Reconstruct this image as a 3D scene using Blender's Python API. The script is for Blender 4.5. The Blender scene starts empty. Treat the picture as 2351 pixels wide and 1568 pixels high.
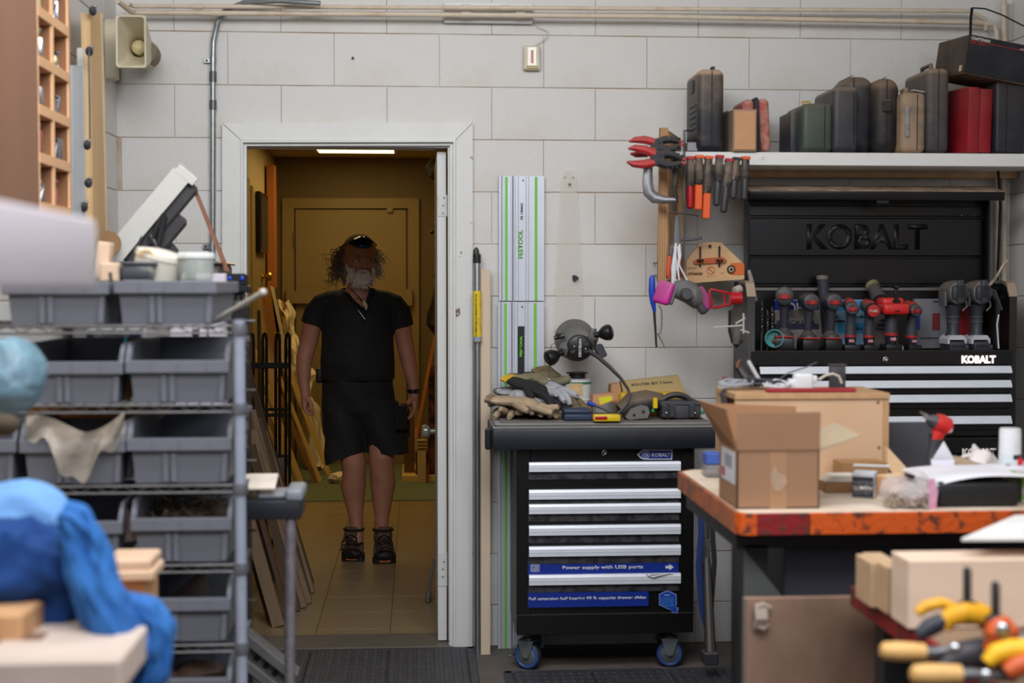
import bpy, bmesh, math, random
from mathutils import Vector, Matrix, Euler, noise as mnoise
V = Vector
random.seed(7)
sc = bpy.context.scene
COL = sc.collection
rad = math.radians

# ------------------------------------------------------------------ camera, world, lights, exposure
H = 1.43
FPX = 3265.3
cam_d = bpy.data.cameras.new('camera'); cam = bpy.data.objects.new('camera', cam_d); COL.objects.link(cam)
cam_d.sensor_width = 36.0; cam_d.lens = 50.0; cam_d.clip_start = 0.05; cam_d.clip_end = 100
cam.location = (0, 0, H)
cam.rotation_euler = (math.pi/2 - math.atan(131/FPX), 0, -math.atan(219/FPX))
cam_d.dof.use_dof = True; cam_d.dof.focus_distance = 7.0; cam_d.dof.aperture_fstop = 2.8
sc.camera = cam
sc.view_settings.view_transform = 'Standard'; sc.view_settings.look = 'None'
sc.view_settings.exposure = 0.0; sc.view_settings.gamma = 1.0; sc.view_settings.use_curve_mapping = False
sc.cycles.use_denoising = True
sc.cycles.max_bounces = 8; sc.cycles.diffuse_bounces = 4; sc.cycles.glossy_bounces = 3; sc.cycles.transmission_bounces = 6
sc.cycles.transparent_max_bounces = 8; sc.cycles.caustics_reflective = False; sc.cycles.caustics_refractive = False
sc.cycles.sample_clamp_indirect = 6.0
w = bpy.data.worlds.new('world'); sc.world = w; w.use_nodes = True
w.node_tree.nodes['Background'].inputs[0].default_value = (0.62, 0.78, 1.0, 1)
w.node_tree.nodes['Background'].inputs[1].default_value = 0.13

def area(name, loc, target, sx, sy, power, col, spread=180):
    l = bpy.data.lights.new(name, 'AREA'); l.shape = 'RECTANGLE'; l.size = sx; l.size_y = sy
    l.energy = power; l.color = col; l.spread = rad(spread)
    o = bpy.data.objects.new(name, l); COL.objects.link(o); o.location = loc
    d = V(target) - V(loc); o.rotation_euler = d.to_track_quat('-Z', 'Y').to_euler(); return o
# daylight through the open front of the workshop, plus an added, unseen fill lamp on the right
area('daylight_front', (0.3, -2.6, 2.2), (0.0, 5.4, 1.7), 4.2, 1.7, 15, (0.90, 0.94, 1.0))
area('side_fill', (2.0, 0.3, 2.75), (-0.8, 2.1, 1.1), 1.2, 0.9, 26, (0.90, 0.94, 1.0))
area('roof_light_near', (0.1, 1.5, 3.12), (0.0, 2.3, 0.9), 2.6, 1.6, 84, (0.94, 0.965, 1.0), 125)
area('roof_light_far', (-0.35, 3.0, 3.1), (-0.35, 4.9, 1.5), 2.6, 1.2, 116, (0.955, 0.975, 1.0))
# the corridor troffers, the nearer one added and unseen, are built as fixtures below

# ------------------------------------------------------------------ pixel helpers (reference frame 2351 x 1568 -> place at a real depth)
RM = cam.rotation_euler.to_matrix()
def ray(px, py): return RM @ V(((px-1175.5)/FPX, -(py-784.0)/FPX, -1.0))
def at(px, py, Y):
    d = ray(px, py); return V((0, 0, H)) + d*(Y/d.y)
def atz(px, py, Z):
    d = ray(px, py); return V((0, 0, H)) + d*((Z-H)/d.z)
def atx(px, py, X):
    d = ray(px, py); return V((0, 0, H)) + d*(X/d.x)
def sx(Y): return FPX/Y

# ------------------------------------------------------------------ materials
def lin(c):
    return tuple(((x/255)/12.92 if x/255 <= 0.04045 else ((x/255+0.055)/1.055)**2.4) for x in c)
MC = {}
def mat(name, col=(128,128,128), rough=0.55, metal=0.0, nz=None, bump=0.0, bscale=60, dust=0.0, dcol=(150,128,105),
        col2=None, emit=None, alpha=1.0, trans=0.0, wave=None, spec=0.5, ior=1.45, stretch=(1,1,1), coat=0.0, thr=(0.35,0.65)):
    """procedural material: base colour, a second colour mixed in by noise, bump, dust settled on upward faces"""
    if name in MC: return MC[name]
    m = bpy.data.materials.new(name); m.use_nodes = True; MC[name] = m
    nt = m.node_tree; N = nt.nodes; L = nt.links; bs = N['Principled BSDF']
    c = lin(col)
    bs.inputs['Roughness'].default_value = rough; bs.inputs['Metallic'].default_value = metal
    bs.inputs['Specular IOR Level'].default_value = spec; bs.inputs['IOR'].default_value = ior
    bs.inputs['Transmission Weight'].default_value = trans; bs.inputs['Alpha'].default_value = alpha
    bs.inputs['Coat Weight'].default_value = coat
    bs.inputs['Base Color'].default_value = (*c, 1)
    tc = N.new('ShaderNodeTexCoord'); mp = N.new('ShaderNodeMapping'); L.new(tc.outputs['Object'], mp.inputs[0])
    mp.inputs['Scale'].default_value = stretch
    out = None
    if nz is None and col2 is None: nz = (9, 0.10)
    if col2 is not None or nz:
        n = N.new('ShaderNodeTexNoise'); n.inputs['Scale'].default_value = nz[0] if nz else 6; n.inputs['Detail'].default_value = 5
        n.inputs['Roughness'].default_value = 0.62
        L.new(mp.outputs[0], n.inputs[0])
        r = N.new('ShaderNodeMapRange'); r.inputs[1].default_value = thr[0]; r.inputs[2].default_value = thr[1]
        L.new(n.outputs[0], r.inputs[0])
        mx = N.new('ShaderNodeMix'); mx.data_type = 'RGBA'; L.new(r.outputs[0], mx.inputs[0])
        if col2 is not None:
            mx.inputs[6].default_value = (*c, 1); mx.inputs[7].default_value = (*lin(col2), 1)
        else:
            a = nz[1]
            mx.inputs[6].default_value = (*[max(0, x*(1-a)) for x in c], 1); mx.inputs[7].default_value = (*[min(1, x*(1+a)) for x in c], 1)
        out = mx.outputs[2]
    if wave:
        wv = N.new('ShaderNodeTexWave'); wv.bands_direction = wave[0]; wv.inputs['Scale'].default_value = wave[1]
        wv.inputs['Distortion'].default_value = wave[2]; wv.inputs['Detail'].default_value = 3; wv.inputs['Detail Scale'].default_value = 1.5
        L.new(mp.outputs[0], wv.inputs[0])
        m2 = N.new('ShaderNodeMix'); m2.data_type = 'RGBA'
        ml = N.new('ShaderNodeMath'); ml.operation = 'MULTIPLY'; ml.inputs[1].default_value = wave[4] if len(wave) > 4 else 0.5
        L.new(wv.outputs[1], ml.inputs[0]); L.new(ml.outputs[0], m2.inputs[0])
        L.new(out, m2.inputs[6]); m2.inputs[7].default_value = (*lin(wave[3]), 1); out = m2.outputs[2]
    if dust > 0:
        g = N.new('ShaderNodeNewGeometry'); sp = N.new('ShaderNodeSeparateXYZ'); L.new(g.outputs['Normal'], sp.inputs[0])
        r2 = N.new('ShaderNodeMapRange'); r2.inputs[1].default_value = -0.02; r2.inputs[2].default_value = 0.42; r2.inputs[4].default_value = dust
        L.new(sp.outputs[2], r2.inputs[0])
        n3 = N.new('ShaderNodeTexNoise'); n3.inputs['Scale'].default_value = 25; L.new(mp.outputs[0], n3.inputs[0])
        r3 = N.new('ShaderNodeMapRange'); r3.inputs[1].default_value = 0.5; r3.inputs[2].default_value = 0.75; r3.inputs[4].default_value = 0.13*dust
        L.new(n3.outputs[0], r3.inputs[0])
        ad = N.new('ShaderNodeMath'); ad.operation = 'ADD'; ad.use_clamp = True; L.new(r2.outputs[0], ad.inputs[0]); L.new(r3.outputs[0], ad.inputs[1])
        m3 = N.new('ShaderNodeMix'); m3.data_type = 'RGBA'; L.new(ad.outputs[0], m3.inputs[0])
        L.new(out, m3.inputs[6]); m3.inputs[7].default_value = (*lin(dcol), 1); out = m3.outputs[2]
    if out is not None: L.new(out, bs.inputs['Base Color'])
    if bump > 0:
        n4 = N.new('ShaderNodeTexNoise'); n4.inputs['Scale'].default_value = bscale; n4.inputs['Detail'].default_value = 4
        L.new(mp.outputs[0], n4.inputs[0])
        b = N.new('ShaderNodeBump'); b.inputs['Strength'].default_value = bump; b.inputs['Distance'].default_value = 0.01
        L.new(n4.outputs[0], b.inputs['Height']); L.new(b.outputs[0], bs.inputs['Normal'])
    if emit:
        bs.inputs['Emission Color'].default_value = (*lin(emit[0]), 1); bs.inputs['Emission Strength'].default_value = emit[1]
    return m

# ------------------------------------------------------------------ mesh builder
ORG = {}
class B:
    def __init__(s): s.v = []; s.f = []; s.mi = []; s.cur = 0
    def use(s, i): s.cur = i; return s
    def add(s, vs, fs, m=None):
        o = len(s.v)
        s.v += [(m @ V(p)) if m is not None else V(p) for p in vs]
        s.f += [tuple(i+o for i in f) for f in fs]; s.mi += [s.cur]*len(fs); return s
    def box(s, c, d, rot=None, bev=0.0, m=None):
        """box by centre and size, with chamfered edges when bev > 0"""
        hx, hy, hz = d[0]/2, d[1]/2, d[2]/2; b = min(bev, hx*.9, hy*.9, hz*.9)
        M = Matrix.Translation(V(c)) @ (rot.to_4x4() if rot is not None else Matrix.Identity(4))
        if m is not None: M = m @ M
        if b <= 0:
            vs = [(x*hx, y*hy, z*hz) for x in (-1,1) for y in (-1,1) for z in (-1,1)]
            fs = [(0,1,3,2),(4,6,7,5),(0,4,5,1),(2,3,7,6),(0,2,6,4),(1,5,7,3)]
            return s.add(vs, fs, M)
        vs = []; idx = {}
        for x in (-1,1):
            for y in (-1,1):
                for z in (-1,1):
                    for k in range(3):
                        p = [x*(hx-b), y*(hy-b), z*(hz-b)]; p[k] = (x*hx, y*hy, z*hz)[k]
                        idx[(x,y,z,k)] = len(vs); vs.append(tuple(p))
        I = idx; fs = []
        def q(a): fs.append(tuple(a))
        for g in (-1,1):
            for k in range(3):
                o = [i for i in range(3) if i != k]
                def key(u, w_):
                    t = [0,0,0]; t[k] = g; t[o[0]] = u; t[o[1]] = w_; return (t[0],t[1],t[2],k)
                q([I[key(-1,-1)], I[key(1,-1)], I[key(1,1)], I[key(-1,1)]])
        for k in range(3):
            o = [i for i in range(3) if i != k]
            for u in (-1,1):
                for w_ in (-1,1):
                    t = [0,0,0]; t[o[0]] = u; t[o[1]] = w_
                    t[k] = -1; a1 = I[(*t, o[0])]; b1 = I[(*t, o[1])]
                    t[k] = 1; a2 = I[(*t, o[0])]; b2 = I[(*t, o[1])]
                    q([a1, b1, b2, a2])
        for x in (-1,1):
            for y in (-1,1):
                for z in (-1,1): q([I[(x,y,z,0)], I[(x,y,z,1)], I[(x,y,z,2)]])
        return s.add(vs, fs, M)
    def ext(s, x0, x1, y0, y1, z0, z1, bev=0.0):
        return s.box(((x0+x1)/2, (y0+y1)/2, (z0+z1)/2), (abs(x1-x0), abs(y1-y0), abs(z1-z0)), None, bev)
    def px(s, x0, y0, x1, y1, Y, dep, bev=0.0):
        """box whose front face fills the pixel rectangle at depth Y and which goes dep deeper"""
        a = at(x0, y0, Y); b = at(x1, y1, Y)
        return s.ext(a.x, b.x, Y, Y+dep, b.z, a.z, bev)
    def rbox(s, c, d, r, seg=3, m=None, rot=None):
        bm = bmesh.new(); bmesh.ops.create_cube(bm, size=1.0)
        for v in bm.verts: v.co = V((v.co.x*d[0], v.co.y*d[1], v.co.z*d[2]))
        bmesh.ops.bevel(bm, geom=bm.edges[:], offset=min(r, min(d)*.49), segments=seg, affect='EDGES', profile=0.5)
        M = Matrix.Translation(V(c)) @ (rot.to_4x4() if rot is not None else Matrix.Identity(4))
        if m is not None: M = m @ M
        bm.verts.index_update()
        s.add([v.co.copy() for v in bm.verts], [[v.index for v in f.verts] for f in bm.faces], M); bm.free(); return s
    def loft(s, secs, n=16, caps=True, m=None):
        """secs: (centre, rx, ry[, frame]) rings of an ellipse; frame = (ux, uy)"""
        vs = []; fs = []
        for i, sec in enumerate(secs):
            c = V(sec[0])
            if len(sec) > 3: ux, uy = V(sec[3][0]), V(sec[3][1])
            else:
                a = V(secs[max(0, i-1)][0]); b = V(secs[min(len(secs)-1, i+1)][0]); t = (b-a)
                t = t.normalized() if t.length > 1e-9 else V((0,0,1))
                ref = V((0,1,0)) if abs(t.y) < 0.9 else V((0,0,1))
                ux = ref.cross(t).normalized(); uy = t.cross(ux).normalized()
            for k in range(n):
                a_ = 2*math.pi*k/n
                vs.append(c + ux*(sec[1]*math.cos(a_)) + uy*(sec[2]*math.sin(a_)))
        for i in range(len(secs)-1):
            for k in range(n):
                k2 = (k+1) % n; fs.append((i*n+k, i*n+k2, (i+1)*n+k2, (i+1)*n+k))
        if caps:
            fs.append(tuple(range(n))[::-1]); fs.append(tuple((len(secs)-1)*n+k for k in range(n)))
        return s.add(vs, fs, m)
    def tube(s, pts, r, n=8, m=None, caps=True):
        pts = [V(p) for p in pts]; R = r if isinstance(r, (list, tuple)) else [r]*len(pts)
        secs = []; up = None
        for i, p in enumerate(pts):
            t = (pts[min(len(pts)-1, i+1)] - pts[max(0, i-1)])
            t = t.normalized() if t.length > 1e-9 else V((0,0,1))
            if up is None:
                ref = V((0,0,1)) if abs(t.z) < 0.9 else V((1,0,0)); ux = ref.cross(t).normalized()
            else:
                ux = (up - t*up.dot(t)); ux = ux.normalized() if ux.length > 1e-6 else V((0,0,1)).cross(t).normalized()
            up = ux; secs.append((p, R[i], R[i], (ux, t.cross(ux))))
        return s.loft(secs, n, caps, m)
    def cyl(s, p0, p1, r0, r1=None, n=16, m=None):
        return s.tube([p0, p1], [r0, r0 if r1 is None else r1], n, m)
    def lathe(s, prof, c=(0,0,0), axis='Z', n=24, m=None):
        """prof: (radius, height) pairs"""
        R = {'Z': Matrix.Identity(3), 'Y': Matrix.Rotation(-math.pi/2, 3, 'X'), 'X': Matrix.Rotation(math.pi/2, 3, 'Y')}[axis] if isinstance(axis, str) else V((0,0,1)).rotation_difference(V(axis)).to_matrix()
        c = V(c); ux, uy, uz = R.col[0], R.col[1], R.col[2]
        return s.loft([(c + uz*h, r, r, (ux, uy)) for r, h in prof], n, True, m)
    def prism(s, poly, th, o, ux, uy, m=None):
        """polygon poly in the plane (o; ux, uy), thickness th along ux x uy"""
        o, ux, uy = V(o), V(ux), V(uy); nn = ux.cross(uy).normalized(); k = len(poly)
        vs = [o + ux*p[0] + uy*p[1] for p in poly] + [o + ux*p[0] + uy*p[1] + nn*th for p in poly]
        fs = [tuple(range(k))[::-1], tuple(range(k, 2*k))] + [(i, (i+1) % k, (i+1) % k + k, i+k) for i in range(k)]
        return s.add(vs, fs, m)
    def pxpoly(s, pts, Y, dep):
        """outline given in pixels at depth Y, going dep deeper"""
        P = [at(x, y, Y) for x, y in pts]; k = len(P)
        vs = P + [p + V((0, dep, 0)) for p in P]
        fs = [tuple(range(k)), tuple(range(k, 2*k))[::-1]] + [((i+1) % k, i, i+k, (i+1) % k + k) for i in range(k)]
        return s.add(vs, fs)
    def ell(s, c, r, rot=None, nu=16, nv=10, m=None):
        vs = []; fs = []
        M = Matrix.Translation(V(c)) @ (rot.to_4x4() if rot is not None else Matrix.Identity(4))
        if m is not None: M = m @ M
        vs.append((0,0,r[2]))
        for j in range(1, nv):
            t = math.pi*j/nv
            for i in range(nu):
                a = 2*math.pi*i/nu; vs.append((r[0]*math.sin(t)*math.cos(a), r[1]*math.sin(t)*math.sin(a), r[2]*math.cos(t)))
        vs.append((0,0,-r[2])); e = len(vs)-1
        for i in range(nu):
            i2 = (i+1) % nu; fs.append((0, 1+i, 1+i2)); fs.append((e, 1+(nv-2)*nu+i2, 1+(nv-2)*nu+i))
            for j in range(nv-2): fs.append((1+j*nu+i, 1+(j+1)*nu+i, 1+(j+1)*nu+i2, 1+j*nu+i2))
        return s.add(vs, fs, M)
    def sheet(s, fn, nu, nv, th=0.0):
        """surface fn(u, v) over the unit square"""
        vs = [fn(i/nu, j/nv) for j in range(nv+1) for i in range(nu+1)]
        fs = [(j*(nu+1)+i, j*(nu+1)+i+1, (j+1)*(nu+1)+i+1, (j+1)*(nu+1)+i) for j in range(nv) for i in range(nu)]
        return s.add(vs, fs)
    def jit(s, amp, scale, seed=0):
        s.v = [p + V((mnoise.noise(p*scale+V((seed,0,0))), mnoise.noise(p*scale+V((0,seed+9,0))), mnoise.noise(p*scale+V((0,0,seed+5)))))*amp for p in s.v]; return s
    def mesh(s, name, mats, org, sharp=32):
        me = bpy.data.meshes.new(name)
        me.from_pydata([tuple(p-org) for p in s.v], [], s.f); me.update()
        bm = bmesh.new(); bm.from_mesh(me); bmesh.ops.recalc_face_normals(bm, faces=bm.faces[:]); bm.to_mesh(me); bm.free()
        for m_ in (mats if isinstance(mats, (list, tuple)) else [mats]): me.materials.append(m_)
        if len(me.polygons) == len(s.mi): me.polygons.foreach_set('material_index', s.mi)
        me.polygons.foreach_set('use_smooth', [True]*len(me.polygons))
        me.set_sharp_from_angle(angle=rad(sharp)); return me
    def build(s, name, mats, parent=None, label=None, solid=0.0, sub=0, kind=None, sharp=32, org=None):
        if parent is not None: o_ = ORG[parent.name]
        elif org is not None: o_ = V(org)
        else:
            xs = [p.x for p in s.v]; ys = [p.y for p in s.v]; o_ = V(((min(xs)+max(xs))/2, (min(ys)+max(ys))/2, min(p.z for p in s.v)))
        o = bpy.data.objects.new(name, s.mesh(name, mats, o_, sharp)); COL.objects.link(o)
        if parent is not None: o.parent = parent
        else: o.location = o_
        ORG[o.name] = o_.copy()
        if solid: md = o.modifiers.new('solid', 'SOLIDIFY'); md.thickness = solid; md.offset = 0
        if sub: md = o.modifiers.new('sub', 'SUBSURF'); md.levels = sub; md.render_levels = sub
        if label: o['label'] = label
        if kind: o['kind'] = kind
        return o

def tag(o, label=None, cat=None, group=None, kind=None):
    if label: o['label'] = label
    if cat: o['category'] = cat
    if group: o['group'] = group
    if kind: o['kind'] = kind
    return o
def T(name, label, cat, base=None, group=None):
    """thing: an Empty at the base that parents its parts; without a base it is set by settle()"""
    o = bpy.data.objects.new(name, None); COL.objects.link(o); o.empty_display_size = 0.05
    o.location = base if base is not None else (0,0,0); ORG[o.name] = V(base) if base is not None else V((0,0,0))
    if base is None: PEND.append(o)
    return tag(o, label, cat, group)
PEND = []
KIDS = {}
def settle():
    ch = {}
    for o in bpy.data.objects:
        if o.parent: ch.setdefault(o.parent.name, []).append(o)
    for t in PEND:
        pts = []
        for c in ch.get(t.name, []):
            if c.type == 'MESH': pts += [V(b) for b in c.bound_box]
        if not pts: continue
        b = V((sum(p.x for p in pts)/len(pts), sum(p.y for p in pts)/len(pts), min(p.z for p in pts)))
        t.location = b
        for c in ch.get(t.name, []): c.location = c.location - b
def dup(root, loc, rotz=0.0, label=None, group=None, scale=None):
    def cp(o, par):
        c = o.copy(); COL.objects.link(c); c.parent = par
        for k in [x for x in bpy.data.objects if x.parent == o]: cp(k, c)
        return c
    r = cp(root, None); r.location = loc; r.rotation_euler = (0, 0, rotz)
    if scale: r.scale = (scale,)*3 if not isinstance(scale, tuple) else scale
    if label: r['label'] = label
    if group: r['group'] = group
    return r
RX90 = Matrix.Rotation(math.pi/2, 3, 'X')
def text(s, c, h, m, parent, rot=None, wfit=None, ext=0.0006, name='lettering', bold=0.012, spacing=1.0, label=None, m4=None):
    """flat lettering centred at c, cap height h, facing the camera side (-Y) unless rot is given"""
    cu = bpy.data.curves.new('t', 'FONT'); cu.body = s; cu.size = 1.0; cu.offset = bold; cu.space_character = spacing
    cu.resolution_u = 3
    to = bpy.data.objects.new('t', cu); COL.objects.link(to)
    dg = bpy.context.evaluated_depsgraph_get(); dg.update()
    me = to.evaluated_get(dg).to_mesh(); vs = [v.co.copy() for v in me.vertices]; fs = [list(p.vertices) for p in me.polygons]
    to.evaluated_get(dg).to_mesh_clear(); bpy.data.objects.remove(to); bpy.data.curves.remove(cu)
    if not vs: return None
    x0 = min(v.x for v in vs); x1 = max(v.x for v in vs); y0 = min(v.y for v in vs); y1 = max(v.y for v in vs)
    ky = h/0.70 if len(s) > 0 else 1; kx = (wfit/(x1-x0)) if wfit else ky
    if wfit and h is None: ky = kx
    R = rot if rot is not None else RX90
    cy = 0.35 if any(ch.isupper() or ch.isdigit() for ch in s) else (y0+y1)/2
    b = B(); n = len(vs)
    P = [V(c) + R @ V(((v.x-(x0+x1)/2)*kx, (v.y-cy)*ky, 0)) for v in vs]
    if m4 is not None: P = [m4 @ p for p in P]
    b.add(P, fs)
    return b.build(name, m, parent, label=label, solid=ext, sharp=10)
def rz(a): return Matrix.Rotation(rad(a), 3, 'Z')
def ry(a): return Matrix.Rotation(rad(a), 3, 'Y')
def rx(a): return Matrix.Rotation(rad(a), 3, 'X')
# ------------------------------------------------------------------ the setting
WY = 5.57
XL, XR = -1.148, at(2318, 600, WY).x
ZS = 1.43-(799-653)/584.6          # height of one mortar joint
CH = 0.2032
paint = mat('painted block', (212,210,207), 0.62, bump=0.25, bscale=130, col2=(200,190,177), nz=(2.2, .1), thr=(0.5,0.85))
mortar = mat('painted mortar', (206,199,188), 0.8, col2=(168,130,92), nz=(3, .1), bump=0.4, bscale=120, thr=(0.42,0.66))
concrete = mat('shop concrete', (112,104,98), 0.6, col2=(86,80,76), nz=(4, .1), bump=0.15, bscale=40)
trimw = mat('painted trim', (214,214,212), 0.45, nz=(4, 0.04), bump=0.05, bscale=30)
trimw2 = mat('scuffed trim', (212,212,210), 0.45, col2=(112,88,70), nz=(14, .1), thr=(0.66,0.70))
ceilm = mat('ceiling white', (225,224,220), 0.8)
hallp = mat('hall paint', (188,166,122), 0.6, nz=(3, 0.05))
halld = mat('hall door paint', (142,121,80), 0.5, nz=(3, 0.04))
vct = mat('vinyl tile', (150,132,102), 0.28, col2=(132,116,88), nz=(30, .1), stretch=(1, 4, 1), bump=0.02, bscale=50)
carpet = mat('green carpet', (122,132,104), 0.95, col2=(98,108,84), nz=(60, .1), bump=0.5, bscale=400)
tube_w = mat('beige pipe paint', (206,192,172), 0.5, nz=(12, 0.1), col2=(186,160,132), thr=(0.5,0.75))
galv = mat('galvanised steel', (150,156,158), 0.38, 0.8, nz=(40, 0.12))

b = B(); b.ext(-3.2, 3.4, -3.0, WY+0.005, -0.1, 0.0); fl = b.build('floor', concrete); tag(fl, 'bare brown grey concrete floor of the workshop', kind='structure')
b = B(); b.ext(XL-0.6, XR+0.3, -3.0, WY+0.3, 3.15, 3.25); tag(b.build('ceiling', ceilm), 'plain white ceiling over the workshop', kind='structure')
def blocks(root, spans, y_face, axis, zlo, zhi, first, hole=None, sign=-1):
    """painted concrete blocks in running bond; each block is an object of its own, alike lengths share a mesh"""
    cache = {}
    k0 = int(math.floor((zlo-ZS)/CH)); k = k0
    L = 0.4064
    while ZS + k*CH < zhi - 0.01:
        z0 = max(zlo, ZS + k*CH); z1 = min(zhi, ZS + (k+1)*CH)
        off = first + (L/2 if k % 2 else 0)
        a0, a1 = spans
        n = math.floor((a0-off)/L); x = off + n*L
        while x < a1:
            s0, s1 = max(x, a0), min(x+L, a1)
            segs = [(s0, s1)]
            if hole and z0 < hole[2]-0.02:
                segs = []
                if s0 < hole[0]: segs.append((s0, min(s1, hole[0])))
                if s1 > hole[1]: segs.append((max(s0, hole[1]), s1))
            for u0, u1 in segs:
                if u1-u0 < 0.03 or z1-z0 < 0.03: continue
                d = (round(u1-u0-0.0016, 4), round(z1-z0-0.0028, 3))
                if d not in cache:
                    bb = B()
                    if axis == 'X': bb.box((0,0,0), (d[0], 0.006, d[1]), None, 0.0018)
                    else: bb.box((0,0,0), (0.006, d[0], d[1]), None, 0.0018)
                    cache[d] = bb.mesh('block', paint, V((0,0,0)), 30)
                o = bpy.data.objects.new('block', cache[d]); COL.objects.link(o); o.parent = root
                j = random.uniform(-0.0008, 0.0008)
                w_ = V(((u0+u1)/2, y_face+j, (z0+z1)/2)) if axis == 'X' else V((y_face+j, (u0+u1)/2, (z0+z1)/2))
                o.location = w_ - ORG[root.name]
            x += L
        k += 1
ox0, ox1, oz = at(530, 900, WY).x, at(1064, 900, WY).x, at(800, 312, WY).z
b = B()
b.ext(XL-0.2, ox0, WY, WY+0.12, 0, 3.15); b.ext(ox1, XR+0.2, WY, WY+0.12, 0, 3.15); b.ext(ox0, ox1, WY, WY+0.12, oz, 3.15)
wb = tag(b.build('wall_back', mortar, org=(0, WY, 0)), 'white painted concrete block wall with the doorway', kind='structure')
blocks(wb, (XL, XR), WY-0.0015, 'X', 0.0, 3.1, at(523, 140, WY).x + (0.2032 if int(round((at(523,78,WY).z-ZS)/CH)) % 2 == 0 else 0), (ox0, ox1, oz))
b = B(); b.ext(XL-0.15, XL, 1.2, WY, 0, 3.15); wl = tag(b.build('wall_left', mortar, org=(XL, 0, 0)), 'white painted concrete block wall on the left', kind='structure')
blocks(wl, (3.4, WY), XL+0.0015, 'Y', 1.0, 3.1, 0.07)
b = B(); b.ext(XR, XR+0.15, 1.8, WY, 0, 3.15); wr = tag(b.build('wall_right', mortar, org=(XR, 0, 0)), 'white painted concrete block wall on the right', kind='structure')
blocks(wr, (4.2, WY), XR-0.0015, 'Y', 0.6, 3.1, 0.1)

# doorway lining and casing
jx0, jx1, jz = at(562, 800, WY).x, at(1029, 800, WY).x, at(800, 337, WY).z
dj = T('door_1', 'white painted wooden door frame of the open doorway', None, (0, WY, 0)); dj['kind'] = 'structure'
cy = WY-0.028
def casing(name, pts, Y, dep, m=trimw):
    bb = B(); bb.pxpoly(pts, Y, dep); return bb.build(name, m, dj)
casing('side_casing', [(510,284),(553,322),(553,1492),(510,1492)], cy, 0.03)
casing('head_casing', [(511,283),(1085,281),(1046,321),(554,321.5)], cy, 0.03)
casing('side_casing', [(1085.5,282),(1085,1502),(1046,1502),(1046.5,322)], cy, 0.03, trimw2)
bb = B()
for (o_, i_, th) in ((553, 558, 0.036), (558, 566, 0.018)):
    k = (o_-553)
    bb.pxpoly([(o_,322+k),(i_,322+k+(i_-o_)),(i_,1490),(o_,1490)], WY-th, th)
    bb.pxpoly([(o_,322+k),(1046-k,321+k),(1046-k-(i_-o_),321+k+(i_-o_)),(i_,322+k+(i_-o_))], WY-th, th)
    bb.pxpoly([(1046-k,321+k),(1046-k,1498),(1046-k-(i_-o_),1498),(1046-k-(i_-o_),321+k+(i_-o_))], WY-th, th)
bb.build('inner_moulding', trimw, dj)
bb = B(); bb.ext(jx0-0.02, jx0, WY, WY+0.13, 0, jz+0.02); bb.build('jamb', trimw, dj)
bb = B(); bb.ext(jx1, jx1+0.02, WY, WY+0.13, 0, jz+0.02); bb.build('jamb', trimw2, dj)
bb = B(); bb.ext(jx0, jx1, WY, WY+0.13, jz, jz+0.02); bb.build('head_jamb', trimw, dj)
bb = B(); bb.ext(jx0-0.03, jx1+0.03, WY-0.02, WY+0.2, 0, 0.008, 0.003); bb.build('threshold', mat('threshold', (96,90,84), .5), dj)

# the open door leaf, seen on its edge, hinged on the right jamb
lx0, lx1 = at(1004, 800, WY+0.05).x, at(1025, 800, WY+0.05).x
dl = T('door_2', 'white door leaf swung open into the corridor, seen edge on', None, (lx1, WY+0.05, 0)); dl['kind'] = 'structure'
bb = B(); bb.ext(lx0, lx1, WY+0.05, WY+0.86, 0.012, jz-0.012, 0.002); bb.build('leaf', trimw2, dl)
for y0, y1 in ((447, 497), (1268, 1346)):
    bb = B(); bb.px(1005, y0, 1027, y1, WY+0.047, 0.004, 0.001); hg = bb.build('hinge', mat('painted hinge', (205,205,203), .4, nz=(20,.06)), dl)
    bb = B(); q = at(1018, (y0+y1)/2, WY+0.045)
    for dz in (-0.03, 0.0, 0.03): bb.cyl(q+V((0.004*((dz>0)-.5),0.003,dz)), q+V((0.004*((dz>0)-.5),-0.001,dz)), 0.0028, n=8)
    bb.build('screw', mat('dark screw', (70,62,56), .4, .5), hg)
bb = B(); q = at(1004, 990, WY+0.72); bb.lathe([(0.012,0),(0.012,0.02),(0.028,0.03),(0.031,0.045),(0.026,0.058),(0.0,0.06)], (lx0, WY+0.72, q.z), (-1,0,0), 20)
bb.build('door_knob', mat('cut glass knob', (150,150,140), .15, .3), dl)
bb = B(); q = at(1002, 1400, WY+0.75); bb.tube([(lx0-0.004, WY+0.78, 0.20), (lx0-0.02, WY+0.78, 0.12), (lx0-0.03, WY+0.78, 0.045)], 0.007, 10); bb.cyl((lx0-0.03, WY+0.78, 0.05), (lx0-0.034, WY+0.78, 0.008), 0.013, n=12)
bb.build('kick_down_stop', galv, dl)

# ---- the corridor behind
HY0, HY1, HXL, HXR, HZ = WY+0.12, 11.35, -1.115, 0.80, 2.43
b = B(); b.ext(HXL-0.1, HXR+0.1, HY0-0.1, HY1, -0.1, -0.004); f2 = tag(b.build('floor', mat('tile bed', (70,58,44), .8), org=(0,HY0,0)), 'tan vinyl tile floor of the corridor beyond the door', kind='structure')
tm = B(); tm.box((0,0,0), (0.3028, 0.3028, 0.006), None, 0.0012); tme = tm.mesh('tile', vct, V((0,0,0)), 30)
tx0 = at(714, 1488, WY).x - 0.3048*3.5
for i in range(8):
    for j in range(13):
        x = tx0 + i*0.3048; y = HY0-0.105 + 0.1524 + j*0.3048
        if x-0.15 < HXL-0.25 or x+0.15 > HXR+0.3 or y > 9.4: continue
        o = bpy.data.objects.new('tile', tme); COL.objects.link(o); o.parent = f2; o.location = V((x, y, -0.003+random.uniform(-.0004,.0004))) - ORG[f2.name]
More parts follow.
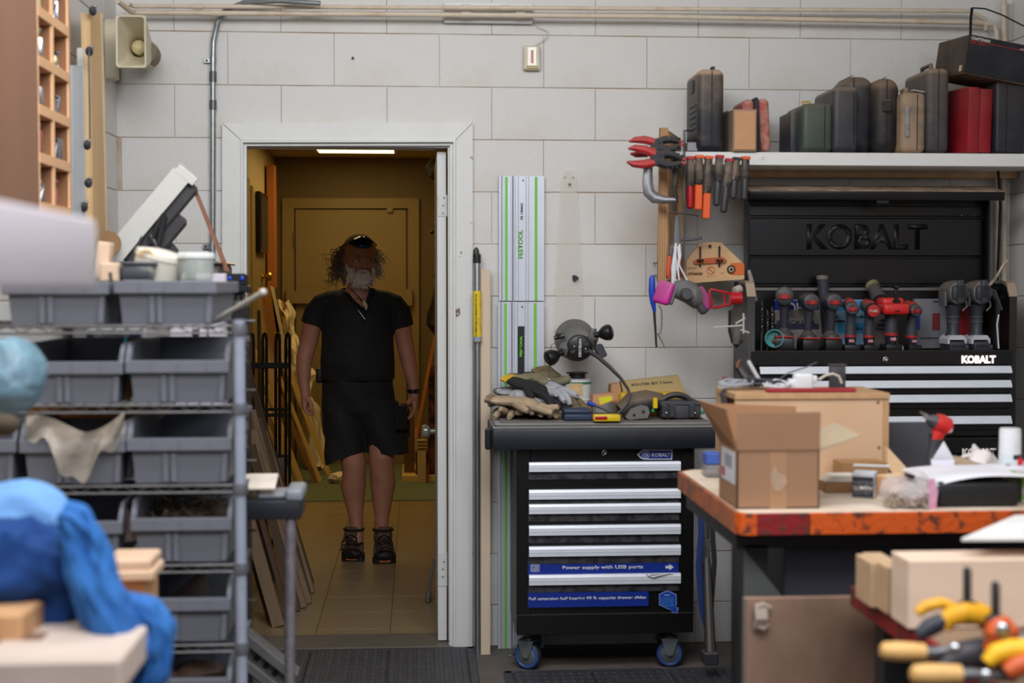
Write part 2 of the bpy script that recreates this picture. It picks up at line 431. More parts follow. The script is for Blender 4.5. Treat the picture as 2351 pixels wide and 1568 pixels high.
b = B(); b.ext(HXL, HXR, 9.38, HY1, -0.004, 0.008, 0.003); tag(b.build('floor', carpet), 'dark green carpet at the far end of the corridor', kind='structure')
b = B(); b.ext(HXL-0.1, HXR+0.1, HY0, HY1+0.1, HZ+0.02, HZ+0.1); c2 = tag(b.build('ceiling', mat('plenum', (120,105,75), .9), org=(0,HY0,HZ)), 'suspended tile ceiling of the corridor', kind='structure')
ct = mat('ceiling tile', (190,170,125), .9, bump=.3, bscale=150)
lx, lxe = at(733, 349, 10.8).x, at(905, 349, 10.8).x
gx = [lx-0.01-0.61*k for k in range(0,2)][::-1]
gx = [lx-0.02-0.61, lx-0.02, lxe+0.02, lxe+0.02+0.61]
yy = 10.83
while yy > HY0+0.1:
    for i in range(-1, 4):
        x0 = [HXL, gx[1], gx[2], gx[3]][i] if 0 <= i < 4 else None
        if x0 is None: continue
        x1 = [gx[1], gx[2], gx[3], HXR][i]
        if x1-x0 < 0.05 or (i == 1 and (yy > 9.7 or 8.0 < yy < 9.3)): continue
        bb = B(); bb.ext(x0+0.006, x1-0.006, max(HY0, yy-0.6), yy-0.012, HZ+0.004, HZ+0.018, 0.002)
        bb.build('ceiling_tile', ct, c2)
    yy -= 0.61
bb = B()
for x0, x1 in ((HXL, gx[1]), (gx[1]-0, gx[2]), (gx[2], gx[3])):
    bb.ext(x0+0.006, x1-0.006, 10.84, HY1, HZ+0.004, HZ+0.018)
bb.build('ceiling_tile', ct, c2)
bb = B()
for x in (gx[1], gx[2], gx[3]): bb.ext(x-0.012, x+0.012, HY0, HY1, HZ, HZ+0.006)
for k in range(9): bb.ext(HXL, HXR, 10.83-0.61*k-0.012, 10.83-0.61*k+0.012, HZ, HZ+0.006)
bb.build('ceiling_grid', mat('grid', (180,160,118), .5), c2)
for Ya, Yb_, lab_ in ((9.62, 10.8, 'lit fluorescent ceiling troffer seen under the top of the doorway'), (7.95, 9.13, 'nearer lit ceiling troffer added to the corridor, unseen above the door head')):  # nearer troffer is out of view, added to brighten the corridor
  t = T('ceiling_light', lab_, 'light')
  bb = B(); bb.ext(lx, lxe, Ya, Yb_, HZ-0.012, HZ+0.004, 0.003); bb.build('diffuser', mat('lit diffuser', (255,240,200), .5, emit=((255,222,150), 4.8)), t)
  bb = B(); bb.ext(lx-0.02, lx, Ya-.02, Yb_+.02, HZ-0.014, HZ+0.003); bb.ext(lxe, lxe+0.02, Ya-.02, Yb_+.02, HZ-0.014, HZ+0.003); bb.ext(lx, lxe, Yb_, Yb_+.02, HZ-0.014, HZ+0.003); bb.ext(lx, lxe, Ya-.02, Ya, HZ-0.014, HZ+0.003)
  bb.build('frame', trimw, t)
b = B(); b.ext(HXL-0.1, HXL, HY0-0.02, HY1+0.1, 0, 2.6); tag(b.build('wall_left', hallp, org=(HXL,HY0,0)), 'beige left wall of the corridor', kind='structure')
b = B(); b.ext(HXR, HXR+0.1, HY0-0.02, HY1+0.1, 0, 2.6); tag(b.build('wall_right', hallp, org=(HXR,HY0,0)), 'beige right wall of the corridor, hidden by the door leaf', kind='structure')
b = B(); b.ext(HXL-0.1, HXR+0.1, HY1, HY1+0.1, 0, 2.6); tag(b.build('wall_far', mat('far wall dimmed paint', (108,90,58), .6, nz=(3, 0.05)), org=(0,HY1,0)), 'beige end wall of the corridor', kind='structure')  # end wall colour darkened to stand in for the weaker light on it
# corridor end door with a bar across
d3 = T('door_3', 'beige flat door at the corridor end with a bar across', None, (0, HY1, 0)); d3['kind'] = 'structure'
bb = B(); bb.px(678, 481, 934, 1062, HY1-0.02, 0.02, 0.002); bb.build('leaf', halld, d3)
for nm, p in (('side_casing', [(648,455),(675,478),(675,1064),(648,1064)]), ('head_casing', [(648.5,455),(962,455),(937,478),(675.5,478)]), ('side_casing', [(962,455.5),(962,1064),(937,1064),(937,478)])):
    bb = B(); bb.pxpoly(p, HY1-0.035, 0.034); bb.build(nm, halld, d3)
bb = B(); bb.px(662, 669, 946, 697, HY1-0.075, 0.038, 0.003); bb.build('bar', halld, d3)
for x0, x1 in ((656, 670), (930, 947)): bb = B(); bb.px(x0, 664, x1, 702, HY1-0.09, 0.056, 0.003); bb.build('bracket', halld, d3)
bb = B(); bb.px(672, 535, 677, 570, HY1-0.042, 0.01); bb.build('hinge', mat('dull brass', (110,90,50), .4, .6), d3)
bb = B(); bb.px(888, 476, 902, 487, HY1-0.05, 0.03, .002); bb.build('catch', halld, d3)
# side door of the corridor (left): casing, leaf, knob
d4 = T('door_4', 'beige side door in the corridor left wall', None, (HXL, 9.5, 0)); d4['kind'] = 'structure'
bb = B(); bb.ext(HXL, HXL+0.012, 9.72, 10.5, 0, 2.06, 0.002); bb.build('leaf', halld, d4)
for w0, w1, th in ((9.40, 9.55, .018), (9.55, 9.66, .03), (9.66, 9.70, .015)):
    bb = B(); bb.ext(HXL, HXL+th, w0, w1, 0, 2.13-(w0-9.4)*.3, 0.003); bb.build('casing', halld, d4)
q = atx(597, 635, HXL)
bb = B(); bb.lathe([(0.036,0),(0.036,0.008),(0.014,0.012),(0.014,0.03),(0.03,0.04),(0.036,0.055),(0.03,0.07),(0,0.074)], (HXL+0.012, q.y, q.z), (1,0,0), 24); bb.build('knob', mat('brass', (190,150,70), .22, .9), d4)
t = T('wall_picture', 'black framed sign on the corridor left wall above the brass knob', 'picture')
a_ = atx(592, 448, HXL+0.03); c_ = atx(608, 580, HXL+0.03)
bb = B(); bb.ext(HXL+0.013, HXL+0.045, a_.y, c_.y+0.1, 1.65, 2.07, 0.003); bb.build('panel', mat('black sign', (14,14,14), .25, nz=(3,.1)), t)
bb = B(); bb.ext(HXL+0.046, HXL+0.049, a_.y+.05, c_.y+0.06, 1.68, 2.04); bb.build('face', mat('grey print', (60,56,48), .35, col2=(30,28,25), nz=(8,.1)), t)

# workshop wall fittings -------------------------------------------------------
pY = 5.49
def pipe(nm, lab, pts, r, m=tube_w, cat='pipe', joints=()):
    t = T(nm, lab, cat); bb = B(); bb.tube(pts, r, 12); bb.build('tube', m, t)
    for q in joints:
        bb = B(); k = min(range(len(pts)-1), key=lambda i: abs((V(pts[i])+V(pts[i+1])-2*V(q)).length)); d = (V(pts[k+1])-V(pts[k])).normalized()
        bb.cyl(V(q)-d*0.018, V(q)+d*0.018, r*1.3, n=12); bb.build('coupling', m, t)
    return t
P = lambda x, y, Y=pY: at(x, y, Y)
pipe('water_pipe', 'beige painted pipe along the wall top, upper of the pair', [P(292,8,5.3), P(306,14), P(900,17), P(1160,18), P(2225,25), P(2262,45), P(2263,70)], 0.0085, joints=[P(455,15), P(1160,18), P(1069,17)])
pipe('water_pipe', 'beige painted pipe along the wall top, lower of the pair', [P(270,2,5.2), P(300,26,5.3), P(312,29), P(900,33), P(1500,38), P(2230,52), P(2282,56), P(2288,75), P(2289,420)], 0.0095, joints=[P(498,30), P(1195,35), P(1070,34), P(2245,53)])
pipe('water_pipe', 'beige upright pipe in the right corner, left one behind the chest lid', [P(2289,420,5.52), P(2285,900,5.52)], 0.0095)
pipe('water_pipe', 'beige upright pipe in the right corner, right one beside the cable', [P(2305,0,5.52), P(2304,900,5.52)], 0.012)
t = T('conduit', 'galvanised conduit bending down the wall left of the door frame', 'conduit')
bb = B(); bb.tube([P(735,8,5.42), P(640,2,5.45), P(560,6,5.5), P(517,24,5.53), P(500,50,5.54), P(490,95,5.545), P(489,140,5.545), P(488,600,5.545)], 0.0105, 12); bb.build('tube', galv, t)
for y0, y1 in ((164,188), (230,252)):
    bb = B(); bb.cyl(P(489,y0,5.545), P(489,y1,5.545), 0.0135, n=14); bb.build('coupling', mat('dark zinc', (100,104,106), .45, .7), t)
for x_, y_ in ((489,139), (487,566)):
    bb = B(); bb.cyl(P(x_,y_-7,5.545), P(x_,y_+7,5.545), 0.0125, n=14); q = P(x_-13, y_, 5.552); bb.box(q, (0.026,0.004,0.018), None, 0.001); bb.build('strap', galv, t)
    bb = B(); bb.cyl(q+V((-.002,-.002,0)), q+V((-.002,-.006,0)), 0.005, n=6); bb.build('screw', mat('dark screw'), t)
t = T('wall_speaker', 'beige square horn loudspeaker high in the left corner', 'loudspeaker')
sp = mat('aged beige plastic', (206,196,170), .5, nz=(8,.05)); spd = mat('horn throat shade', (120,108,90), .6)
bb = B()
q0, q1 = at(266,35,5.15), at(335,155,5.15); w_, h_ = (q1.x-q0.x)/2, (q0.z-q1.z)/2; c = V(((q0.x+q1.x)/2, 5.15, (q0.z+q1.z)/2))
def rr(w__, h__, y, r, n=6):
    out = []
    for sx_, sz_, a0 in ((1,1,0),(-1,1,90),(-1,-1,180),(1,-1,270)):
        for i in range(n+1):
            a = rad(a0+90*i/n); out.append(V((c.x+sx_*(w__-r)+r*math.cos(a), y, c.z+sz_*(h__-r)+r*math.sin(a))))
    return out
def skin(b_, rings):
    n = len(rings[0]); vs = [p for r in rings for p in r]; fs = []
    for i in range(len(rings)-1):
        for k in range(n): fs.append((i*n+k, i*n+(k+1)%n, (i+1)*n+(k+1)%n, (i+1)*n+k))
    b_.add(vs, fs); return b_
skin(bb, [rr(.042,.05,5.47,.03), rr(w_*.7,h_*.6,5.36,.03), rr(w_,h_,5.17,.012), rr(w_+.003,h_+.003,5.155,.012), rr(w_+.001,h_+.001,5.148,.012), rr(w_-.005,h_-.005,5.15,.012), rr(w_*.78,h_*.72,5.21,.02), rr(w_*.6,h_*.42,5.27,.03), rr(w_*.5,h_*.3,5.31,.02)])
bb.build('horn', sp, t)
bb = B(); bb.lathe([(0.045,0.10),(0.045,0.0),(0.028,-0.01),(0.02,-0.03)], (c.x+.01, 5.335, c.z-.005), 'Y', 24); bb.build('throat', spd, t)
bb = B(); bb.lathe([(0.0,-0.045),(0.012,-0.044),(0.024,-0.034),(0.027,-0.02),(0.027,0.02)], (c.x+.006, 5.29, c.z-.002), 'Y', 24); bb.build('phase_plug', mat('cream plug', (214,200,150), .4), t)
bb = B(); bb.box((XL+.02, 5.40, c.z+.01), (.05,.05,.22), None, .004); bb.build('bracket', sp, t)
t = T('thermostat', 'small beige sensor box on the wall above the green striped rails', 'sensor')
bb = B(); bb.px(1202,104,1240,160, WY-0.035, 0.03, 0.004); bb.build('housing', mat('sensor beige', (205,196,176), .5), t)
bb = B(); bb.px(1211,108,1232,152, WY-0.037, 0.003, 0.001); bb.build('window', mat('sensor lens', (220,214,200), .15), t)
bb = B(); bb.px(1209,150,1236,157, WY-0.039, 0.003); bb.build('foot_strip', mat('sensor gold', (170,150,100), .4), t)
bb = B(); bb.px(1219,115,1225,145, WY-0.038, 0.002); bb.build('red_mark', mat('faint red', (190,120,110), .4), t)
bb = B(); bb.tube([P(1228,50,5.55), P(1234,62,5.55), P(1256,70,5.55), P(1258,84,5.55), P(1243,96,5.55), P(1228,104,5.55)], 0.0016, 6); bb.build('wire', mat('white wire', (190,188,182), .5), t)
t = T('wall_panel', 'white painted board fixed behind the pipes at the wall top', 'panel')
bb = B(); bb.px(1019,4,1223,54, 5.535, 0.02, 0.003); bb.build('board', trimw, t)
b = B(); b.cyl(P(810,133,WY-.006), P(810,133,WY-.014), 0.005, n=8); tag(b.build('wall_screw', mat('dark screw')), 'single dark screw in the wall above the doorway', 'screw')
pipe('black_cable', 'black cable hanging down beside the upright pipe on the right', [P(2232,18,5.4), P(2229,40,5.42), P(2228,80,5.44), P(2236,200,5.44), P(2290,370,5.42), P(2297,470,5.44), P(2290,640,5.46), P(2286,700,5.5)], 0.0055, mat('black rubber', (22,22,24), .6), 'cable')
pipe('black_cable', 'thin dark cable running off along the ceiling top right', [P(2232,18,5.4), P(2262,20,5.4), P(2300,34,5.38), P(2351,60,5.3)], 0.003, mat('black rubber'), 'cable')
# floor mats ------------------------------------------------------------------
rub = mat('dusty black rubber', (42,44,50), .55, nz=(18,.35), dust=.28, dcol=(92,92,98))
def rubber_mat(x0, x1, y0, y1, lab, tile=0.3):
    t = T('rubber_mat', lab, 'mat')
    nx = max(1, round((x1-x0)/tile)); ny = max(1, round((y1-y0)/tile)); dx, dy = (x1-x0)/nx, (y1-y0)/ny
    for i in range(nx):
        for j in range(ny):
            bb = B(); cx_, cy_ = x0+dx*(i+.5), y0+dy*(j+.5)
            bb.box((cx_, cy_, 0.0065), (dx-0.003, dy-0.003, 0.011), None, 0.002)
            for k in range(9):
                for l in range(6):
                    bb.box((cx_-dx/2+dx*(k+.5)/9, cy_-dy/2+dy*(l+.5)/6, 0.0135), (dx/9*.55, dy/6*.8, 0.005), None, 0.0018)
            bb.build('mat_tile', rub, t)
    bb = B()
    for xa in (x0-.018, x1+.018): bb.ext(xa-.016, xa+.016, y0-.03, y1+.03, 0.001, 0.009, .003)
    for ya in (y0-.018, y1+.018): bb.ext(x0-.03, x1+.03, ya-.016, ya+.016, 0.001, 0.009, .003)
    bb.build('ramp_edge', rub, t)
q = at(714,1488,5.5).x
rubber_mat(q-.6, at(1070,1500,5.5).x, 4.75, 5.5, 'black ribbed rubber mat on the floor in front of the doorway', .29)
rubber_mat(at(1175,1550,5.2).x, at(1175,1550,5.2).x+1.15, 4.55, 5.14, 'black ribbed rubber mat on the floor before the rolling tool cabinet', .29)
# ------------------------------------------------------------------ right side: shelf, tool cases, chest with drills
shw = mat('white shelf laminate', (226,226,224), .4, nz=(6,.03))
ply = mat('plywood face', (206,170,128), .6, nz=(3,.1), wave=('X', 3, 6, (186,146,104), .4), stretch=(1,1,.25))
plye = mat('plywood edge', (190,146,102), .7, wave=('X', 38, .6, (120,84,54), .8), nz=(5,.1), stretch=(1,1,.05))
pine = mat('pine board', (222,188,140), .6, nz=(6,.08), wave=('X', 9, 4, (198,156,108), .5), stretch=(1,1,.15))
t = T('wall_shelf', 'long white laminate shelf board high on the right wall', 'shelf')
SY = 5.22
a_ = at(1546,348,SY); c_ = at(2400,378,SY); zt = a_.z; zb = zt-0.048
bb = B(); bb.ext(a_.x, XR-.01, SY, WY-.012, zb, zt, 0.002); bb.build('board', shw, t)
bb = B(); bb.ext(at(1722,380,5.25).x, XR-.01, 5.48, WY-.012, zb-.024, zb, 0.002); bb.build('cleat', ply, t)
for x in (1788, 2014, 2215): bb = B(); bb.cyl(at(x,382,5.3)+V((0,0,.01)), at(x,382,5.3)-V((0,0,.004)), .005, n=8); bb.build('screw', mat('dark screw'), t)
blk = mat('dusty black case plastic', (30,32,38), .5, nz=(14,.25), dust=.95, dcol=(176,148,122), bump=.08, bscale=300)
blk2 = mat('dark grey case plastic', (48,50,56), .5, nz=(14,.2), dust=.6, dcol=(140,122,104))
grn = mat('dark olive case plastic', (62,72,62), .5, nz=(10,.15), dust=.4, dcol=(120,112,98))
redc = mat('dusty red metal case', (148,30,40), .45, nz=(8,.15), dust=.3, dcol=(140,100,84))
tanc = mat('dust caked grey case', (86,82,80), .7, col2=(158,134,108), nz=(7,.1), thr=(.38,.58), dust=.8)
seamm = mat('seam black', (8,8,10), .6)
def case(label, x0, y0, x1, y1, m, Y=5.24, dep=.26, r=.03, lean=0.0, seam=.5, grip=None, latch=(), name='tool_case', yaw=0.0, hm=None):
    """hard tool case standing on its side: shell, seam line, handle and latches; yaw and lean turn it about its foot"""
    t = T(name, label, 'tool case'); A, C = at(x0,y0,Y), at(x1,y1,Y); zt_ = zt+.001
    W, Hh = C.x-A.x, A.z-zt_; cx_ = (A.x+C.x)/2
    M = Matrix.Translation((cx_, Y+dep/2, zt_)) @ Matrix.Rotation(rad(lean), 4, 'Y') @ Matrix.Rotation(rad(yaw), 4, 'Z')
    bb = B(); bb.rbox((0, 0, Hh/2), (W, dep, Hh), min(r, W*.46), 5, M); bb.build('shell', m, t)
    bb = B()
    if not bb.v:
        y_ = -dep/2-.0006; k_ = min(r, W*.46) if abs(seam-.5) > .3 else .004
        bb.box((-W/2+W*seam, y_, Hh/2), (.003, .002, Hh-2*k_-.01), None, .0006, M)
        bb.box((-W/2+W*seam, 0, Hh+.0002), (.003, dep-2*k_, .002), None, .0006, M) if k_ < .01 else None
    bb.build('seam', seamm, t)
    for lz in latch:
        bb = B(); bb.box((-W/2+W*seam, -dep/2-.004, Hh*lz), (.034, .01, .045), None, .003, M); bb.build('latch', hm or m, t)
    if grip == 'top':
        bb = B(); bb.tube([(-.0,-.05,Hh-.004), (-.0,-.045,Hh+.022), (0,.045,Hh+.022), (0,.05,Hh-.004)], .008, 8, M); bb.build('handle', hm or m, t)
    if grip == 'side':
        bb = B(); bb.tube([(-W/2+W*seam,-dep/2+.004,Hh*.34),(-W/2+W*seam,-dep/2-.016,Hh*.38),(-W/2+W*seam,-dep/2-.016,Hh*.62),(-W/2+W*seam,-dep/2+.004,Hh*.66)], .007, 8, M); bb.build('handle', hm or m, t)
    return t, M, W, Hh
t, M, W, Hh = case('tall black tool case with a dusty top at the left shelf end', 1603,157,1663,346, blk, 5.22, .24, .026, seam=.52, yaw=0)
bb = B()
for k in range(5): bb.box((-W/2-.002, -.03+.01*0, Hh*(.3+.07*k)), (.005, .12, .006), None, .001, M)
bb.box((-W/2-.003, -.02, Hh*.82), (.006,.05,.05), None, .002, M); bb.build('side_rib', blk2, t)
bb = B(); bb.box((.012,-.08,Hh+.006), (.014,.03,.014), None, .003, M); bb.build('catch', blk2, t)
t = T('cardboard_box', 'small tan cardboard box on end between the black and the red case', 'box')
crd = mat('tan cardboard', (196,148,108), .8, nz=(30,.04)); crde = mat('box liner edge', (150,128,108), .7)
q0, q1 = at(1684,250,5.2), at(1738,345,5.2); t_z = zt+.001
bb = B(); bb.ext(q0.x, q1.x, 5.205, 5.40, t_z, q0.z, .002); bb.build('carton', crde, t)
bb = B(); bb.ext(q0.x+.005, q1.x-.006, 5.2, 5.206, t_z+.006, q0.z-.007, .001); bb.build('end_panel', crd, t)
case('low dark green grey case mostly hidden behind the cardboard box', 1664,254,1700,345, grn, 5.4, .14, .01)
# red soft zip case
t = T('soft_case', 'dusty red zippered soft case leaning beside the cardboard box', 'soft case')
q0, q1 = at(1712,221,5.23), at(1773,346,5.23); cx_, cz_ = (q0.x+q1.x)/2+.0, (q0.z+zt)/2; hz_ = (q0.z-zt)/2
rs = mat('dusty red fabric', (170,72,74), .85, col2=(190,140,122), nz=(14,.1), thr=(.42,.58), dust=.7, dcol=(186,150,128), bump=.3, bscale=400)
for s_, nm in ((-1,'shell'), (1,'shell')):
    bb = B(); Mt = Matrix.Translation((cx_, 5.35, cz_)) @ Matrix.Rotation(rad(-3), 4, 'Y')
    bb.rbox((s_*.022 + (.006 if s_>0 else -.006), 0, 0), (.042, .20, hz_*2-.008), .02, 4, Mt); bb.build(nm, rs, t)
bb = B(); bb.rbox((0,0,0), (.016,.206,hz_*2), .007, 2, Mt); bb.build('zip_tape', mat('dark zip', (50,46,50), .8), t)
bb = B(); bb.tube([(0.004,-.104,-hz_*.92),(0.006,-.125,-hz_*1.0),(.004,-.128,-hz_*1.18),(.01,-.128,-hz_*1.3),(0,-.128,-hz_*1.34),(-.006,-.128,-hz_*1.22),(.002,-.128,-hz_*1.1)], .0025, 6, Mt); bb.build('zip_pull', galv, t)
t, M, W, Hh = case('low olive green case with a yellow latch on top', 1843,236,1913,346, grn, 5.22, .25, .02, seam=.72, grip=None)
bb = B(); bb.tube([(-.02,.02,Hh-.004),(-.02,.02,Hh+.022),(.008,.02,Hh+.024),(.008,.02,Hh-.004)], .004, 6, M); bb.build('yellow_latch', mat('yellow plastic', (206,158,30), .4), t)
bb = B(); bb.rbox((-W/2-.012, .03, Hh*.45), (.03,.17,Hh*.86), .008, 2, M); bb.build('lid_side', blk2, t)
case('dark grey case with fine ribs right of the olive green case', 1914,197,1971,346, blk2, 5.21, .27, .022, seam=.8, grip=None, latch=())
case('broad black case with sloped shoulders behind the ribbed grey one', 1938,172,2010,346, mat('navy black case', (36,40,50), .5, nz=(10,.15), dust=.45), 5.3, .2, .05, seam=.3, latch=(.62,))
case('rounded black case with a dusty top left of the tan caked case', 2008,176,2069,346, mat('brown black case', (32,30,32), .6, nz=(10,.2), dust=.85, dcol=(128,106,88)), 5.26, .24, .055, seam=.45, latch=(.62,))
t, M, W, Hh = case('short round sided case caked with tan sawdust', 2071,210,2127,346, tanc, 5.22, .22, .024, seam=.62)
bb = B(); bb.box((-.008,-.02,Hh+.008), (.016,.05,.03), None, .003, M); bb.build('handle', tanc, t)
bb = B(); bb.box((-W*.28,-.112,Hh*.5), (.018,.008,Hh*.5), None, .003, M); bb.build('latch', mat('pale latch', (150,148,150), .5, col2=(110,96,84), nz=(30,.1)), t)
bb = B(); bb.box((.018,-.09,Hh+.0035), (.045,.03,.002), ry(8), .0, M); bb.build('paper_tag', mat('white paper', (224,222,216), .7), t)
case('tall charcoal case with a top handle left of the red case', 2129,155,2180,346, mat('charcoal case', (62,60,62), .6, nz=(8,.2), dust=.8), 5.22, .26, .024, seam=.5, grip='top')
# red metal case, turned a little
t = T('tool_case', 'red metal case with a dark side standing at an angle', 'tool case')
q0, q1 = at(2222,200,5.22), at(2282,346,5.22); cx_ = (q0.x+q1.x)/2; Hh = q0.z-zt; M = Matrix.Translation((cx_-.03, 5.36, zt+.002)) @ Matrix.Rotation(rad(13), 4, 'Z') @ Matrix.Rotation(rad(1.5), 4, 'Y')
bb = B(); bb.rbox((-.026,0,Hh/2), (.048,.26,Hh), .004, 2, M); bb.rbox((.026,0,Hh/2), (.054,.26,Hh-.008), .004, 2, M); bb.build('shell', redc, t)
bb = B(); bb.rbox((-.001,0,Hh/2), (.006,.256,Hh-.006), .002, 1, M); bb.build('seam', mat('dark red seam', (60,10,14), .6), t)
bb = B(); bb.box((-.004,-.03,Hh+.002), (.007,.09,.004), None, .001, M); bb.build('hinge', seamm, t)
case('black case at the right end of the shelf under the cardboard carton', 2288,186,2352,346, mat('blue black case', (34,36,44), .5, nz=(10,.15), dust=.3), 5.22, .26, .012, seam=.36)
# carton lying on the cases
t = T('cardboard_carton', 'dusty black printed carton lying tilted on top of the cases', 'box')
cb = mat('black printed card', (28,29,38), .35, nz=(5,.3), col2=(62,60,66), thr=(.5,.85)); cb2 = mat('brown black card', (52,44,38), .6, col2=(84,70,58), nz=(6,.1))
A = at(2224,78,5.16); Bq = at(2351,98,5.16); C = at(2213,165,5.16)
ux = (Bq-A).normalized(); uz = (A-C).normalized(); cw, chh, cd = .26, (A-C).length, .22
Mx = Matrix.Identity(4); uy = uz.cross(ux).normalized(); uz2 = ux.cross(uy)
for i, v_ in enumerate((ux, uy, uz2)):
    for j in range(3): Mx[j][i] = v_[j]
Mc = Matrix.Translation(C) @ Mx @ Matrix.Rotation(rad(9), 4, 'Z')
bb = B().use(0); bb.box((cw/2, .0015, chh/2), (cw, .003, chh), None, 0, Mc); bb.build('front_panel', cb, t)
bb = B(); bb.box((cw/2, cd/2+.002, chh/2), (cw-.002, cd, chh-.001), None, .002, Mc); bb.build('carton', cb2, t)
bb = B(); bb.box((cw/2, cd/2, -.003), (cw+.004, cd, .003), None, .0, Mc); bb.build('flap', mat('raw card edge', (110,88,68), .8, col2=(70,56,46), nz=(20,.1)), t)
R3 = Mc.to_3x3(); ft = R3 @ RX90
text('CRAFTSMAN', Mc @ V((.048,-.0015,chh-.012)), .010, mat('print white', (225,220,215), .5), t, rot=ft, wfit=.078, bold=.03)
text('Belt, 10mm', Mc @ V((.04,-.0015,chh-.029)), .006, mat('print red', (190,50,46), .5), t, rot=ft, wfit=.060)
text('16-72690', Mc @ V((cw-.03,-.0015,chh-.018)), .006, mat('print white'), t, rot=ft, wfit=.032)
bb = B(); bb.box((cw/2,-.001,chh-.022), (cw-.01,.001,.0018), ry(0), 0, Mc); bb.build('red_line', mat('print red'), t)
bb = B(); bb.box((-.001,.028,chh*.12), (.001,.018,.022), None, 0, Mc); bb.build('price_tag', mat('tag tan', (190,172,140), .6), t)
# small clear box at the shelf end
b = B(); b.px(1578,326,1603,347,5.25,.05,.002); tag(b.build('parts_box', mat('clear plastic', (170,172,172), .2, trans=.6, nz=(20,.05))), 'tiny clear plastic box at the left end of the shelf', 'box')

# upright plywood tool panel with pegs: edge on to us
t = T('tool_holder', 'upright plywood panel carrying clamps and pliers under the shelf end', 'panel')
bb = B(); bb.pxpoly([(1516,293),(1534,293),(1529,648),(1511,648)], 5.16, .025); bb.build('front_edge', plye, t)
bb = B(); a1, a2 = at(1518,300,5.2), at(1532,640,5.2); a3, a4 = at(1548,300,5.5), at(1562,640,5.5); bb.prism([(a1.x,5.186),(a2.x,5.186),(a4.x,5.5),(a3.x,5.5)], a1.z-a2.z, (0,0,a2.z), (1,0,0), (0,1,0)); bb.build('board', ply, t)
bb = B(); bb.px(1552,400,1568,560,5.42,.12,.001); bb.build('batten', pine, t)
b = B(); b.tube([at(1571,298,5.12), at(1571,480,5.12), at(1567,690,5.12)], [.0045,.0045,.003], 8); b.tube([at(1571,300,5.12), at(1590,300,5.2)], .003, 6); tag(b.build('steel_rod', mat('dull steel', (92,92,94), .4, .8)), 'long thin steel rod hanging upright from the shelf end', 'rod')
redg = mat('red grip', (176,44,46), .45, nz=(20,.1), dust=.3, dcol=(160,110,96)); bkg = mat('black tool plastic', (30,30,34), .45, nz=(20,.2), dust=.35, dcol=(110,100,92))
alu = mat('cast aluminium', (150,150,154), .35, .85, nz=(30,.12)); chrome = mat('chrome', (190,192,196), .18, 1.0)
# spring clamps gripping the panel top
def spring_clamp(label, x, y, Y, tilt, sc_=1.0):
    t = T('spring_clamp', label, 'clamp'); o = at(x, y, Y); M = Matrix.Translation(o) @ Matrix.Rotation(rad(tilt), 4, 'Y') @ Matrix.Scale(sc_, 4)
    bb = B(); bb.cyl((0,-.012,0), (0,.014,0), .018, n=16, m=M); bb.build('pivot', bkg, t)
    for s_ in (1,-1):
        bb = B(); bb.loft([((-.008,0,s_*.011),.012,.014),((-.035,0,s_*.020),.0125,.014),((-.066,0,s_*.022),.009,.013),((-.082,0,s_*.018),.003,.008)], 10, True, M); bb.build('grip', redg, t)
        bb = B(); bb.loft([((-.0,0,s_*.008),.013,.014),((.024,0,s_*.015),.012,.013),((.048,0,s_*.013),.010,.012),((.068,0,s_*.005),.008,.010)], 10, True, M)
        for k in range(4): bb.box((.03+.013*k,0,s_*(.024-.003*k)), (.006,.018,.006), None, .001, M)
        bb.build('jaw', bkg, t)
    bb = B(); bb.box((.070,0,.006), (.018,.016,.008), ry(12), .002, M); bb.box((.070,0,-.006), (.018,.016,.008), ry(-12), .002, M); bb.build('pad', redg, t)
spring_clamp('red and black spring clamp gripping the panel top, upper one', 1508,334,5.10,-5,1.2)
spring_clamp('red and black spring clamp gripping the panel top, lower one', 1509,364,5.04,6,1.3)
# C clamp / bench clamp in cast metal
t = T('bar_clamp', 'grey cast metal locking clamp hanging under the red spring clamps', 'clamp')
bb = B(); pts = [(1488,378),(1487,420),(1490,442),(1503,455),(1525,459),(1551,459)]; bb.loft([(at(x,y,5.08), r, .009) for (x,y), r in zip(pts, (.016,.019,.021,.020,.014,.009))], 12); bb.build('frame', alu, t)
bb = B(); bb.tube([at(1488,376,5.08), at(1470,381,5.08)], .008, 8); bb.tube([at(1486,366,5.08), at(1493,384,5.08)], .012, 10); bb.build('pivot', chrome, t)
bb = B(); bb.cyl(at(1551,448,5.08), at(1551,466,5.08), .009, n=12); bb.cyl(at(1549,425,5.08), at(1547,490,5.08), .006, n=10); bb.build('screw', bkg, t)
bb = B(); bb.tube([at(1537,487,5.07), at(1603,494,5.07)], .0035, 8); bb.ell(at(1602,494,5.07), (.005,.005,.005)); bb.build('tommy_bar', mat('dull steel'), t)
bb = B(); bb.ext(*[at(1549,370,5.08).x-.009, at(1549,370,5.08).x+.011, 5.07, 5.1], at(1549,396,5.08).z, at(1549,366,5.08).z, .003); bb.cyl(at(1551,396,5.085), at(1549,430,5.085), .009, n=12); bb.build('slide_head', mat('tan black metal', (84,70,58), .6, col2=(28,26,26), nz=(25,.1)), t)
